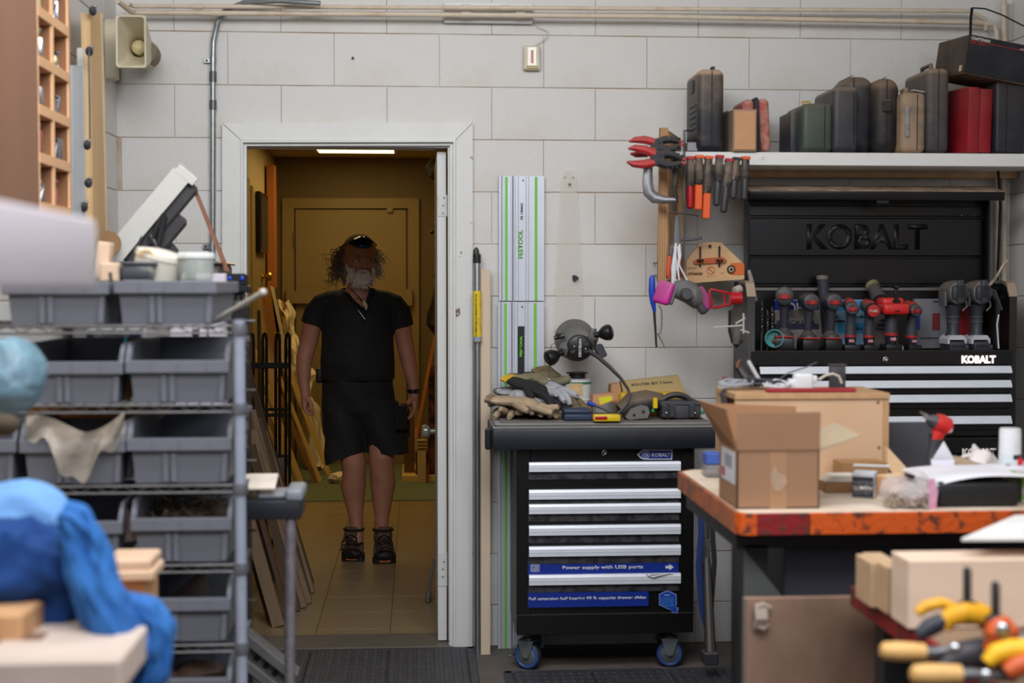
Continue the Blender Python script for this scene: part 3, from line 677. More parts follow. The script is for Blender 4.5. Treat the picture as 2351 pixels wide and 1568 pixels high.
# trigger clamps hanging from the shelf edge
orng = mat('orange clamp plastic', (226,92,36), .45, nz=(10,.08)); tanj = mat('dusty jaw', (132,116,102), .7, col2=(38,38,42), nz=(16,.1), dust=.4); redp = mat('bright red plastic', (170,18,26), .35, nz=(10,.08))
def trig(label, x, y0, y1, capm, gripm, lean, y2, Y=5.15):
    t = T('trigger_clamp', label, 'clamp'); o = at(x, y0, Y); s = FPX/Y; L1, L2 = (y1-y0)/s, (y2-y0)/s
    M = Matrix.Translation(o) @ Matrix.Rotation(rad(lean), 4, 'Y')
    bb = B(); bb.box((0,0,-.005), (.030,.034,.012), None, .002, M); bb.build('end_cap', capm, t)
    bb = B(); bb.loft([((0,0,-.009),.0150,.017,((1,0,0),(0,1,0))),((0,0,-L1*.5),.0150,.018,((1,0,0),(0,1,0))),((0,0,-L1*.78),.0175,.019,((1,0,0),(0,1,0))),((0,0,-L1),.013,.015,((1,0,0),(0,1,0)))], 8, True, M); bb.build('jaw_body', tanj, t)
    bb = B(); bb.box((0,.018,-L1*.6), (.014,.006,L1*1.0), None, .001, M); bb.build('bar', mat('dull steel'), t)
    bb = B()
    if gripm in (orng,): bb.box((0,0,-(L1+L2)/2), (.0265,.026,L2-L1), None, .003, M)
    else: bb.loft([((0,0,-L1+.004),.0125,.015,((1,0,0),(0,1,0))),((0,0,-(L1+L2)/2),.0140,.017,((1,0,0),(0,1,0))),((0,0,-L2+.006),.0130,.015,((1,0,0),(0,1,0))),((0,0,-L2),.006,.008,((1,0,0),(0,1,0)))], 12, True, M)
    bb.build('grip', gripm, t)
    bb = B(); bb.box((.003,-.014,-L1*.9), (.012,.01,.02), ry(15), .002, M); bb.build('trigger', bkg, t)
drk = mat('dark grey grip', (52,54,58), .5, nz=(15,.15), dust=.4)
for a_ in (('first trigger clamp from the left with a bright red grip', 1585,360,428,redp,redp,0,480),
           ('trigger clamp with an orange grip right of the red gripped one', 1605,357,424,orng,orng,1,482),
           ('trigger clamp with an orange grip hanging lowest', 1627,359,444,orng,orng,2.5,503),
           ('trigger clamp with a long dusty grip right of the orange pair', 1652,357,418,redp,drk,3.5,474),
           ('trigger clamp with a red cap leaning, third from the right end', 1674,365,430,redp,drk,6,490),
           ('short black capped trigger clamp, second from the right end', 1691,362,414,bkg,drk,5,458),
           ('short orange capped trigger clamp at the right end of the row', 1712,360,410,orng,drk,2,461)):
    trig(*a_)
# pliers and snips hanging on the panel
def handle_tool(name, label, cat, x, y, Y, parts):
    t = T(name, label, cat)
    for nm, m_, pts, r, r2 in parts: bb = B(); bb.loft([(at(x+px_, y+py_, Y), r*k, r2*k) for px_, py_, k in pts], 10); bb.build(nm, m_, t)
    return t
orr = mat('orange red grip', (214,92,60), .5, nz=(10,.1)); whp = mat('white plastic', (214,216,220), .4)
handle_tool('scraper', 'wide grey steel scraper blade hanging on the panel', 'scraper', 1555, 500, 5.2, (('blade', mat('grey blade', (120,124,128), .4, .4), [(0,-5,.8),(0,30,1),(0,58,1.3),(0,75,.5)], .012, .004),))
handle_tool('snips', 'orange handled snips hanging beside the plywood panel', 'snips', 1540, 560, 5.15, (('head', mat('grey snips', (96,92,90), .5, .3), [(0,20,.7),(6,0,1.2),(2,25,1)], .012,.006), ('handle', orr, [(-2,28,.8),(-4,50,1.1),(-6,70,.9),(-3,80,.4)], .009,.01), ('handle', orr, [(26,28,.8),(27,50,1.0),(26,70,.9),(24,78,.4)], .008,.01)))
handle_tool('long_nose_pliers', 'white handled pliers hanging in front of the snips', 'pliers', 1550, 560, 5.1, (('handle', whp, [(2,-2,.6),(-1,30,1),(-4,55,1.2),(-5,92,.8)], .007,.007), ('handle', whp, [(10,0,.6),(11,28,1),(6,55,.7),(10,88,.4)], .006,.006)))
# respirator
t = T('respirator', 'grey half mask respirator with magenta filter hanging on the panel', 'respirator')
gmk = mat('grey rubber mask', (104,102,102), .6, nz=(8,.06)); mag = mat('magenta filter', (186,40,140), .5, nz=(12,.1), dust=.5, dcol=(190,120,150))
o = at(1570,672,5.1)
bb = B(); bb.loft([(o+V((-.035,0,.012)),.03,.03,((0,0,1),(0,1,0))),(o+V((-.0,-.012,.006)),.042,.045,((0,0,1),(0,1,0))),(o+V((.035,-.01,-.01)),.048,.05,((0,0,1),(0,1,0))),(o+V((.062,0,-.02)),.034,.04,((0,0,1),(0,1,0)))], 14); bb.build('face_piece', gmk, t)
bb = B(); bb.lathe([(.018,-.02),(.024,0),(.022,.02)], o+V((0,-.05,-.005)), 'Y', 16); bb.build('valve', mat('dark grey rubber', (70,70,72), .6), t)
bb = B(); bb.rbox((0,0,0), (.026,.075,.085), .012, 3, Matrix.Translation(o+V((-.075,-.01,0))) @ Matrix.Rotation(rad(18),4,'Y') @ Matrix.Rotation(rad(38),4,'Z')); bb.build('filter', mag, t)
bb = B(); bb.rbox((0,0,0), (.018,.07,.075), .012, 3, Matrix.Translation(o+V((-.058,-.003,-.003))) @ Matrix.Rotation(rad(18),4,'Y') @ Matrix.Rotation(rad(38),4,'Z')); bb.build('filter_base', gmk, t)
bb = B(); bb.rbox((0,0,0), (.024,.07,.085), .012, 3, Matrix.Translation(o+V((.072,0,-.022))) @ Matrix.Rotation(rad(-35),4,'Y') @ Matrix.Rotation(rad(-38),4,'Z')); bb.build('filter', mag, t)
bb = B(); bb.rbox((0,0,0), (.034,.078,.09), .014, 3, Matrix.Translation(o+V((.062,0,-.03))) @ Matrix.Rotation(rad(-35),4,'Y') @ Matrix.Rotation(rad(-38),4,'Z')); bb.build('filter_cover', mat('dark grey rubber'), t)
bb = B(); bb.tube([o+V((-.02,-.0,.03)), at(1549,640,5.1), at(1552,600,5.1), at(1549,565,5.1)], .004, 6); bb.tube([o+V((.02,0,.03)), at(1560,610,5.1), at(1556,565,5.1)], .003, 6); bb.build('strap', whp, t)
# blue torch/lighter
t = T('utility_lighter', 'blue handled lighter with long black nozzle on the wall', 'lighter')
bb = B(); bb.loft([(at(1498,632,5.12),.006,.006),(at(1497,640,5.12),.011,.011),(at(1497,670,5.12),.013,.012),(at(1499,695,5.12),.010,.01),(at(1503,716,5.12),.006,.006)], 12); bb.build('handle', mat('blue plastic', (24,62,170), .4, nz=(10,.08)), t)
bb = B(); bb.tube([at(1502,716,5.12), at(1505,760,5.12), at(1507,797,5.12)], [.0052,.0042,.0038], 8); bb.build('nozzle', bkg, t)
b = B(); b.tube([at(1512,700,5.3), at(1519,712,5.3), at(1519,745,5.3), at(1516,765,5.3), at(1506,766,5.3)], .004, 6); b.tube([at(1510,765,5.3), at(1520,785,5.32), at(1527,800,5.34)], [.004,.003,.001], 6); tag(b.build('cable_tie', mat('dirty white plastic', (176,172,166), .5)), 'dirty white bent cable tie hanging below the respirator', 'cable tie')
# dovetail/corner template board (hung upside down)
t = T('router_template', 'trapezoid plywood jig with orange knobs hung upside down', 'jig')
wood = mat('birch template', (206,166,122), .5, nz=(4,.08), wave=('X', 2, 4, (190,148,104), .3))
bb = B(); bb.pxpoly([(1576,599),(1605,560),(1623,556),(1655,556),(1708,606),(1709,632),(1576,640)], 5.36, .014); bb.build('board', wood, t)
bb = B(); bb.pxpoly([(1527,642),(1709,632),(1709,641),(1575,651),(1527,653)], 5.33, .03); bb.build('fence', wood, t)
bb = B(); bb.pxpoly([(1592,600),(1602,594),(1660,590),(1669,597),(1665,603),(1594,607)], 5.35, .008); bb.build('clamp_bar', mat('orange brown bar', (176,84,40), .5), t)
for x in (1608, 1652):
    bb = B(); bb.px(x-1.5, 565+(x<1630)*1, x+1.5, 613, 5.352, .009); bb.build('slot', seamm, t)
    bb = B(); q = at(x, 598, 5.335); bb.ell(q, (.014,.005,.0055), rz(0)); bb.ell(q+V((0,-.003,0)), (.005,.006,.005)); bb.build('wing_nut', mat('dark nut', (40,38,38), .35, .6), t)
    bb = B(); bb.ell(q+V((0,-.009,0)), (.002,.002,.002)); bb.build('bolt_tip', chrome, t)
bb = B(); bb.pxpoly([(1678,604),(1704,603),(1709,608),(1709,630),(1678,630)], 5.355, .004); bb.build('orange_label', mat('label orange', (208,104,44), .5), t)
bb = B(); q = at(1679,618.5,5.353); bb.lathe([(.0165,0),(.0165,.002)], q, 'Y', 24); r_ = bb.build('round_logo', mat('label black', (36,34,34), .5), t)
bb = B(); bb.lathe([(.010,-.001),(.010,.001)], q, 'Y', 20); bb.build('logo_ring', wood, t)
bb = B(); bb.lathe([(.007,-.002),(.007,.001)], q, 'Y', 6); bb.build('logo_core', mat('label black'), t)
bb = B(); q = at(1632,620,5.354)
for k in range(20):
    a = 2*math.pi*k/20; a2 = 2*math.pi*(k+1)/20; bb.cyl(q+V((math.cos(a)*.014,0,math.sin(a)*.014)), q+V((math.cos(a2)*.014,0,math.sin(a2)*.014)), .0011, n=5)
bb.cyl(q+V((-.01,0,.01)), q+V((.01,0,-.01)), .0012, n=5); bb.build('prohibition_mark', mat('label orange'), t)
R180 = Matrix.Rotation(math.pi, 3, 'Y') @ RX90
text('CROWN-CUT', at(1596,628,5.353), .0085, mat('label black'), t, rot=R180, wfit=.058, bold=.03)
text('ADJUSTABLE', at(1589,615,5.353), .003, mat('label black'), t, rot=R180, wfit=.036)
text('crown moulding', at(1634,634,5.353), .003, mat('label black'), t, rot=R180, wfit=.036)
text('USA', at(1658,627,5.353), .003, mat('label black'), t, rot=R180, wfit=.010)
bb = B(); q = at(1630,565,5.35); bb.ell(q, (.006,.006,.006)); bb.build('hanging_peg', mat('dark blue peg', (30,36,70), .4), t)
b = B(); b.tube([at(1560,552,5.3), at(1585,550,5.3), at(1612,546,5.3)], .006, 8); tag(b.build('metal_strip', mat('brushed strip', (150,152,160), .3, .7)), 'short bright metal strip on the wall above the plywood jig', 'strip')
for x,y in ((1500,604),(1503,632)):
    b = B(); b.tube([at(x,y,WY-.012), at(x+6,y,5.5), at(x+12,y-2,5.48)], .0025, 6); tag(b.build('wall_hook', mat('dark screw')), 'small steel hook in the wall left of the panel, ' + ('upper' if y < 620 else 'lower'), 'hook')

# red caulking gun like frame, grey box and hanging torch on the chest's left side
t = T('caulking_gun', 'red caulking gun frame sticking out left of the tool chest', 'caulking gun')
o = at(1680,686,5.0); bb = B(); bb.tube([at(1702,685,5.02), at(1676,685,5.02)], .023, 14); bb.build('barrel', redp, t)
bb = B(); bb.tube([at(1676,674,5.02), at(1632,664,5.02), at(1629,668,5.02), at(1633,704,5.02), at(1638,707,5.02), at(1678,698,5.02)], .0045, 8); bb.tube([at(1662,676,5.02), at(1665,697,5.02)], .004, 6); bb.build('handle', redp, t)
bb = B(); bb.tube([at(1686,668,5.02), at(1700,662,5.03)], .014, 10); bb.build('thumb_lever', mat('pale cast', (170,160,150), .5), t)
t = T('strap_holder', 'white cable ties hooked on the left side of the chest', 'cable tie')
for p0, p1 in (((1638,752),(1706,747)),((1689,743),(1711,730)),((1707,719),(1707,766)),((1700,757),(1720,764))): bb = B(); bb.tube([at(*p0,4.98), at(*p1,4.98)], .0035, 6); bb.build('tie', mat('dirty white plastic', (206,206,204)), t)
t = T('hanging_torch', 'grey tubular tool hanging beside the chest left side', 'tool')
bb = B(); bb.tube([at(1694,705,5.12), at(1692,760,5.12), at(1690,790,5.12)], [.022,.02,.013], 12); bb.build('body', mat('grey dusty tube', (96,92,88), .5, nz=(10,.2)), t)
bb = B(); bb.tube([at(1676,712,5.13), at(1675,760,5.13), at(1682,785,5.13), at(1690,796,5.13), at(1704,780,5.13)], .006, 8); bb.build('strap', bkg, t)
# ------------------------------------------------------------------ the big black chest on the right
pb = mat('black powder coat', (12,12,15), .32, nz=(4,.15), bump=.04, bscale=400, dust=.12, dcol=(120,106,92))
pbi = mat('black inner steel', (9,9,12), .28, nz=(4,.15))
alh = mat('pale aluminium pull', (226,230,240), .38, .12, nz=(20,.03))
wht = mat('print white'); dusty = mat('dusty chest top', (176,152,130), .8, col2=(120,100,84), nz=(14,.1))
CY_ = 5.15                                    # front plane of the chest
s_ = FPX/CY_
x0, x1 = at(1716,800,CY_).x, at(2334,800,CY_).x; zt_c = at(2000,806,CY_).z
t = T('tool_chest', 'black tool chest with raised lid and a row of drills', 'tool chest', ((x0+x1)/2, CY_, 0))
bb = B(); ZC = at(2000,1006,CY_).z; bb.ext(x0, x1, CY_+.012, 5.38, ZC+.002, zt_c-.012, .004); bb.build('body', pb, t)
bb = B(); bb.ext(x0+.012, x1-.012, CY_, CY_+.014, at(2000,840,CY_).z, zt_c+.002, .004); bb.build('front_rail', pb, t)
bb = B(); bb.ext(x0+.01, x1-.01, CY_+.014, 5.38, zt_c-.012, zt_c-.004, .001); bb.build('tray', mat('tray liner', (30,28,28), .8, nz=(30,.2)), t)
for sx0, sx1, ya in ((1716,1739,644), (2287,2335,646)):
    bb = B(); xa, xb = (x0, x0+.028) if sx0 < 2000 else (x1-.028, x1); ztop = at(2000, 646, CY_+.12).z
    P_ = [(CY_+.002, .9), (CY_+.002, ztop-.055), (CY_+.03, ztop-.008), (CY_+.06, ztop), (5.38, ztop), (5.38, .9)]
    bb.prism([(p[0], p[1]) for p in P_], xb-xa, (xa,0,0), (0,1,0), (0,0,1)); bb.build('side_panel', pb, t)
    bb = B(); bb.prism([(CY_-.001, ztop-.056),(CY_+.028, ztop-.006),(CY_+.06,ztop+.003),(CY_+.14,ztop+.003),(CY_+.14,ztop-.008),(CY_+.06,ztop-.008),(CY_+.03,ztop-.02),(CY_+.006,ztop-.06)], xb-xa+.004, (xa-.002,0,0), (0,1,0), (0,0,1))
    bb.build('corner_cap', mat('dusty grey cap', (110,104,98), .6, dust=.8, dcol=(170,148,124)), t)
bb = B(); bb.ext(x0+.02, x1-.02, 5.365, 5.38, zt_c-.01, at(2000,664,5.42).z, .002); bb.build('back_panel', pb, t)
bb = B(); bb.ext(x0+.02, x1-.02, 5.355, 5.37, at(2000,664,5.42).z-.006, at(2000,660,5.42).z, .002); bb.build('back_rim', mat('worn steel rim', (120,116,112), .4, .5), t)
# lid
LYc = 5.37; l0, l1 = at(1714,450,LYc).x, at(2268,450,LYc).x; lz0, lz1 = at(2000,658,LYc).z, at(2000,442,LYc).z
bb = B(); bb.ext(l0, l1, LYc+.03, LYc+.045, lz0, lz1, .002); bb.ext(l0, l0+.008, LYc-.03, LYc+.04, lz0, lz1, .002); bb.ext(l1-.008, l1, LYc-.03, LYc+.04, lz0, lz1, .002)
lid = bb.build('lid', pbi, t)
bb = B(); bb.ext(l0+.012, l1-.012, LYc+.018, LYc+.03, at(2000,588,LYc).z, at(2000,500,LYc).z, .004); bb.build('embossed_panel', pbi, t)
bb = B(); bb.ext(l0+.012, l1-.012, LYc+.022, LYc+.03, at(2000,652,LYc).z, at(2000,592,LYc).z, .003); bb.ext(l0+.012, l1-.012, LYc+.022, LYc+.03, at(2000,496,LYc).z, at(2000,472,LYc).z, .003); bb.build('lid_rib', pbi, t)
text('KOBALT', at(1991,543,LYc+.018), .092, mat('matt black letter', (7,7,9), .5, nz=(4,.1)), t, wfit=.475, ext=.0022, bold=.03, name='embossed_lettering')
ca = at(1716,437,5.29); cb_ = at(2301,441,5.29)
bb = B(); Mt = Matrix.Translation(((ca.x+cb_.x)/2, 5.335, at(2000,434,5.34).z)) @ Matrix.Rotation(rad(11), 4, 'X')
bb.rbox((0,0,0), (cb_.x-ca.x, .15, .007), .003, 2, Mt); bb.build('lid_top', dusty, t)
bb = B(); bb.rbox((0,-.074,-.016), (cb_.x-ca.x, .007, .034), .003, 2, Mt); bb.build('lid_front_lip', pb, t)
bb = B(); bb.px(2013,452,2042,468, 5.27, .03, .002); bb.build('lid_catch', pb, t)
for p in ((2208,495),(2236,495)): bb = B(); q = at(*p, LYc+.02); bb.ell(q, (.003,.003,.003)); bb.build('rivet', chrome, t)
# drawers
def drawer(tt, y0, y1, xl, xr, Y, yh0, yh1, dustrow=True, pm=pb, lip=0.0):
    bb = B(); bb.px(xl, y0, xr, y1, Y, .012, .002); d = bb.build('drawer', pm, tt)
    A, C = at(xl, yh0, Y), at(xr, yh1, Y); hb = B()
    hb.prism([(0,0),(-.008,0),(-.017,-(A.z-C.z)*.5),(-.022,-(A.z-C.z)*.92),(-.020,-(A.z-C.z)),(-.010,-(A.z-C.z)),(-.010,-.010),(0,-.010)], C.x-A.x-.004, (A.x+.002, Y, A.z), (0,1,0), (0,0,1))
    hb.build('pull', alh, d)
    return d
rows = ((846,864,842,856),(866,897,875,889),(899,931,908,922),(933,980,958,972))
for y0, y1, h0, h1 in rows: drawer(t, y0+10, y1+6, 1742, 2320, CY_+.0, h0, h1)
bb = B(); q = at(2032,825,CY_-.001); bb.lathe([(.0105,0),(.0105,-.004),(.004,-.005),(0,-.003)], q, 'Y', 18); bb.build('lock', chrome, t)
text('KOBALT', at(2247,825,CY_-.004), .026, mat('emissive letter', (255,235,225), .4, emit=((255,240,235), .9)), t, wfit=.13, ext=.003, bold=.055, name='badge_lettering')  # badge letters carry their own emission
# lower cabinet
t2 = T('tool_cabinet', 'black cabinet under the tool chest behind the workbench', 'tool cabinet', ((x0+x1)/2, CY_, 0))
bb = B(); bb.ext(x0, x1, CY_+.012, 5.38, .05, ZC-.002, .004); bb.build('body', pb, t2)
bb = B(); bb.px(1742,1010,2320,1040,CY_,.012,.003); bb.build('top_rail', pb, t2)
text('KOBALT', at(2248,1038,CY_-.003), .026, wht, t2, wfit=.13, ext=.002, bold=.055, name='badge_lettering')
for k in range(4): drawer(t2, 1062+k*70, 1128+k*70, 1742, 2320, CY_, 1060+k*70, 1075+k*70)
for xx in (x0+.05, x1-.05):
    for yy_ in (CY_+.06, 5.33): bb = B(); bb.cyl((xx,yy_,.05),(xx,yy_,.0), .02, .024); bb.build('foot', bkg, t2)

# things in the tray -----------------------------------------------------------
TZ = zt_c-.003
def on(px_, Y): return V((at(px_, 800, Y+.11).x, min(Y+.11, 5.34), TZ))
mred = mat('tool red', (172,34,38), .42, nz=(20,.1), dust=.3, dcol=(120,90,80)); mdk = mat('tool charcoal', (52,54,62), .5, nz=(20,.15), dust=.35, dcol=(110,100,92)); mbk = mat('tool black', (18,18,22), .4)
def drill(label, x, Y, kind, h, yaw=0, name='cordless_drill'):
    """cordless driver standing on its battery with its back to us"""
    o = on(x, Y); t = T(name, label, 'power tool', tuple(o)); M = Matrix.Translation(o) @ Matrix.Rotation(rad(yaw), 4, 'Z') @ Matrix.Scale(h/.235, 4)
    F_ = ((1,0,0),(0,1,0))
    if kind == '18':
        bb = B(); bb.rbox((0,.0,.024), (.068,.10,.048), .006, 2, M); bb.box((0,-.051,.020), (.05,.002,.004), None, 0, M); bb.build('battery', mbk, t)
        bb = B(); bb.loft([((0,0,.048),.033,.046,F_),((0,0,.062),.032,.042,F_),((0,.004,.072),.022,.028,F_),((0,.006,.082),.016,.022,F_)], 16, True, M); bb.build('foot', mdk, t)
        bb = B(); bb.rbox((0,-.005,.052), (.0665,.092,.007), .003, 1, M); bb.build('red_band', mred, t)
        bb = B(); bb.loft([((0,.008,.076),.0155,.021,F_),((0,.002,.11),.0165,.022,F_),((0,-.004,.14),.0165,.022,F_),((0,-.008,.172),.020,.027,F_)], 14, True, M); bb.build('handle', mdk, t)
        bb = B(); bb.loft([((0,-.055,.195),.022,.022,((1,0,0),(0,0,1))),((0,-.05,.195),.031,.031,((1,0,0),(0,0,1))),((0,-.02,.196),.034,.034,((1,0,0),(0,0,1))),((0,.03,.197),.031,.032,((1,0,0),(0,0,1))),((0,.06,.197),.026,.026,((1,0,0),(0,0,1)))], 18, True, M); bb.build('motor_housing', mdk, t)
        bb = B(); bb.loft([((0,.058,.197),.024,.024,((1,0,0),(0,0,1))),((0,.09,.197),.02,.02,((1,0,0),(0,0,1))),((0,.11,.197),.01,.01,((1,0,0),(0,0,1)))], 16, True, M); bb.build('chuck', mbk, t)
        bb = B(); bb.rbox((0,-.053,.193), (.044,.012,.018), .003, 1, M); v_ = bb.build('red_vent', mred, t)
        bb = B()
        for sx_ in (-.015,.015):
            for k in range(3): bb.box((sx_,-.0595,.187+.006*k), (.012,.002,.002), None, 0, M)
        bb.build('vent_slot', mbk, v_)
        bb = B(); bb.box((0,.035,.16), (.016,.018,.03), None, .003, M); bb.build('trigger', mred, t)
    elif kind == '12':
        bb = B(); bb.rbox((0,0,.014), (.064,.085,.028), .004, 2, M); bb.build('battery_foot', mbk, t)
        bb = B(); bb.loft([((0,0,.028),.021,.024,F_),((0,0,.05),.024,.028,F_),((0,0,.062),.024,.028,F_)], 14, True, M); bb.build('battery', mat('dark clear battery', (38,34,44), .25), t)
        bb = B(); bb.box((0,-.0275,.045), (.022,.003,.012), None, .001, M); bb.build('battery_label', mat('battery label', (190,186,190), .5, col2=(190,40,50), nz=(120,.1)), t)
        bb = B(); bb.loft([((0,0,.06),.0255,.030,F_),((0,0,.07),.0255,.030,F_)], 14, True, M); bb.build('red_band', mred, t)
        bb = B(); bb.loft([((0,0,.069),.025,.028,F_),((0,0,.10),.023,.026,F_),((0,-.004,.13),.019,.023,F_),((0,-.008,.155),.02,.025,F_),((0,-.01,.17),.024,.03,F_)], 14, True, M); bb.build('handle', mdk, t)
        bb = B(); bb.loft([((0,-.05,.18),.022,.020,((1,0,0),(0,0,1))),((0,-.045,.182),.029,.026,((1,0,0),(0,0,1))),((0,0,.192),.03,.03,((1,0,0),(0,0,1))),((0,.05,.20),.027,.027,((1,0,0),(0,0,1))),((0,.075,.20),.018,.018,((1,0,0),(0,0,1)))], 16, True, M); bb.build('motor_housing', mdk, t)
        bb = B(); bb.loft([((0,-.02,.199),.024,.024,((1,0,0),(0,0,1))),((0,.04,.207),.023,.023,((1,0,0),(0,0,1)))], 14, True, M); bb.build('top_shell', mred, t)
        bb = B(); bb.rbox((0,-.05,.18), (.042,.008,.018), .003, 1, M); v_ = bb.build('red_vent', mred, t)
        bb = B()
        for sx_ in (-.012,.012):
            for k in range(3): bb.box((sx_,-.0545,.175+.005*k), (.010,.002,.0018), None, 0, M)
        bb.build('vent_slot', mbk, v_)
    elif kind == 'big':
        g = mat('mid grey tool', (88,86,88), .5, nz=(12,.12), dust=.3); dg_ = mat('tool slate', (54,56,64), .5, nz=(20,.12))
        bb = B(); bb.rbox((0,0,.016), (.052,.10,.032), .004, 2, M); bb.rbox((.034,-.03,.012), (.016,.03,.02), .005, 2, M); bb.build('battery', dg_, t)
        bb = B()
        for k in range(5): bb.box((-.018+.009*k,-.051,.018), (.005,.003,.008), ry(20), .0005, M)
        bb.build('battery_grip', mbk, t)
        bb = B(); bb.prism([(-.032,.024),(-.032,.040),(-.022,.053),(.022,.053),(.032,.040),(.032,.024),(.026,.024),(.025,.038),(-.025,.038),(-.026,.024)], .09, M @ V((0,.04,0)), M.to_3x3() @ V((1,0,0)), M.to_3x3() @ V((0,0,1))); bb.build('white_shoe', mat('pale grey shoe', (190,192,198), .45), t)
        bb = B(); bb.loft([((0,0,.05),.026,.03,F_),((0,0,.065),.019,.024,F_),((0,0,.13),.021,.026,F_),((0,-.006,.155),.03,.032,F_)], 14, True, M); hd = bb.build('handle', dg_, t)
        for zz in (.098,.115): bb = B(); bb.loft([((0,0,zz-.0014),.0215,.027,F_),((0,0,zz+.0014),.0215,.027,F_)], 14, True, M); bb.build('pale_ring', g, hd)
        bb = B(); bb.loft([((-.004,-.062,.195),.018,.022,((1,0,0),(0,0,1))),((-.002,-.055,.195),.032,.038,((1,0,0),(0,0,1))),((-.002,-.02,.196),.036,.042,((1,0,0),(0,0,1))),((-.002,.04,.196),.034,.038,((1,0,0),(0,0,1)))], 18, True, M); bb.build('motor_housing', g, t)
        bb = B(); bb.rbox((-.002,-.058,.196), (.052,.02,.05), .01, 2, M); bb.rbox((-.002,-.07,.20), (.022,.012,.078), .004, 2, M); bb.build('end_cap', dg_, t)
        bb = B()
        for k in range(6): bb.box((-.002,-.0775,.182+.007*k), (.02,.002,.003), None, 0, M)
        bb.build('vent_slot', mbk, t)
        bb = B(); bb.rbox((-.036,.0,.175), (.010,.06,.05), .004, 2, M); bb.build('side_guard', g, t)
        bb = B(); bb.tube([(.024,-.05,.17),(.027,-.052,.15),(.014,-.048,.135)], .003, 6, M); bb.build('belt_hook', g, t)
    return t, M
drill('big red and charcoal impact wrench, first from the left in the row', 1800,5.13,'18',.248,-14,'impact_wrench')
drill('charcoal drill with plain red vent, second from the left', 1855,5.11,'18',.222)
drill('charcoal drill with red vent, third from the left, before the grey pipe', 1907,5.11,'18',.222)
drill('slim driver with grey top, fourth from the left', 1952,5.10,'12',.205,-6)
t, M = drill('slim driver with a round red back cap, fifth from the left', 1994,5.10,'12',.200,0)
bb = B(); bb.lathe([(.030,-.064),(.033,-.055),(.030,-.045)], (0,0,.178), 'Y', 22, M); bb.build('round_cap', mbk, t)
bb = B(); bb.lathe([(.0,-.071),(.026,-.069),(.029,-.062)], (0,0,.178), 'Y', 22, M); bb.build('red_cap', mred, t)
text('FUEL', M @ V((0,-.073,.178)), .008, mat('print white'), t, wfit=.032)
drill('slim driver with dusty top, right of the big red tool', 2092,5.10,'12',.195,8)
drill('large grey tool with white shoe, left of the grey pair', 2187,5.12,'big',.262,0,'framing_tool')
drill('large grey tool with white shoe, right of the grey pair', 2241,5.12,'big',.262,0,'framing_tool')
# red compact tool with lever, larger head
o = on(2045,5.11); t = T('cordless_rotary_tool', 'bright red tool with square head and black lever on top', 'power tool', tuple(o)); M = Matrix.Translation(o)
F_ = ((1,0,0),(0,1,0))
bb = B(); bb.rbox((0,0,.013), (.062,.085,.026), .004, 2, M); bb.build('battery_foot', mbk, t)
bb = B(); bb.loft([((0,0,.026),.021,.024,F_),((0,0,.06),.024,.028,F_)], 14, True, M); bb.build('battery', mat('dark clear battery'), t)
bb = B(); bb.box((0,-.0275,.045), (.022,.003,.012), None, .001, M); bb.build('battery_label', mat('battery label'), t)
bb = B(); bb.loft([((0,0,.058),.0255,.03,F_),((0,0,.068),.0255,.03,F_)], 14, True, M); bb.build('red_band', mred, t)
bb = B(); bb.loft([((0,0,.067),.025,.028,F_),((0,0,.10),.024,.027,F_),((0,0,.14),.022,.025,F_)], 14, True, M); bb.build('handle', mdk, t)
rb = mat('bright red shell', (206,34,34), .35, nz=(10,.06), dust=.25, dcol=(150,90,80))
bb = B(); bb.rbox((0,-.02,.158), (.10,.10,.042), .013, 3, M); bb.rbox((-.002,.01,.182), (.085,.09,.036), .014, 3, M); bb.build('head', rb, t)
bb = B(); bb.box((0,-.071,.150), (.02,.002,.005), None, .0005, M); bb.build('slot', mbk, t)
bb = B(); bb.rbox((.008,-.03,.212), (.014,.012,.055), .003, 2, M); bb.rbox((.008,-.02,.240), (.016,.05,.012), .003, 2, M); bb.rbox((.008,-.03,.186), (.030,.02,.012), .003, 1, M)
for k in range(5): bb.box((.008,-.037,.195+.009*k), (.012,.003,.004), None, .0005, M)
bb.build('lever', mbk, t)
bb = B(); bb.tube([(-.028,.05,.19),(-.034,.10,.235)], [.03,.024], 16, M); bb.build('grey_nozzle', mdk, t)
bb = B(); bb.tube([(-.034,.10,.235),(-.037,.115,.247)], [.026,.027], 16, M); bb.build('nozzle_ring', mat('dusty yellow ring', (120,110,80), .6), t)
# grey pipe behind, teal lid, drill bits
t = T('grey_tube', 'grey plastic tube with slanted cut standing behind the drills', 'tube'); bb = B(); bb.cyl(on(1890,5.3), at(1888,632,5.33), .021, n=18); bb.build('tube', mdk, t)
bb = B(); bb.lathe([(.0225,-.012),(.0225,0.002),(.018,.003)], at(1888,634,5.33), 'Z', 18); bb.build('rim', mat('dusty grey cap'), t)
t = T('teal_lid', 'round teal plastic cup on its side before the first impact wrench', 'cup'); o = at(1777,778,5.2); 
bb = B(); bb.lathe([(.033,.03),(.0365,0),(.034,-.012),(.031,-.012),(.030,.012),(.012,.016),(0,.016)], o, (0.1,.97,-.2), 26); bb.build('cup', mat('teal plastic', (38,132,140), .4, nz=(10,.12), col2=(70,140,140)), t)
bb = B(); bb.ell(o+V((.0,.0,-.006)), (.009,.004,.009)); bb.tube([o+V((0,0,0)), o+V((.004,-.006,.016))], .002, 6); bb.build('hub', mat('rusty hub', (90,66,50), .6), t)
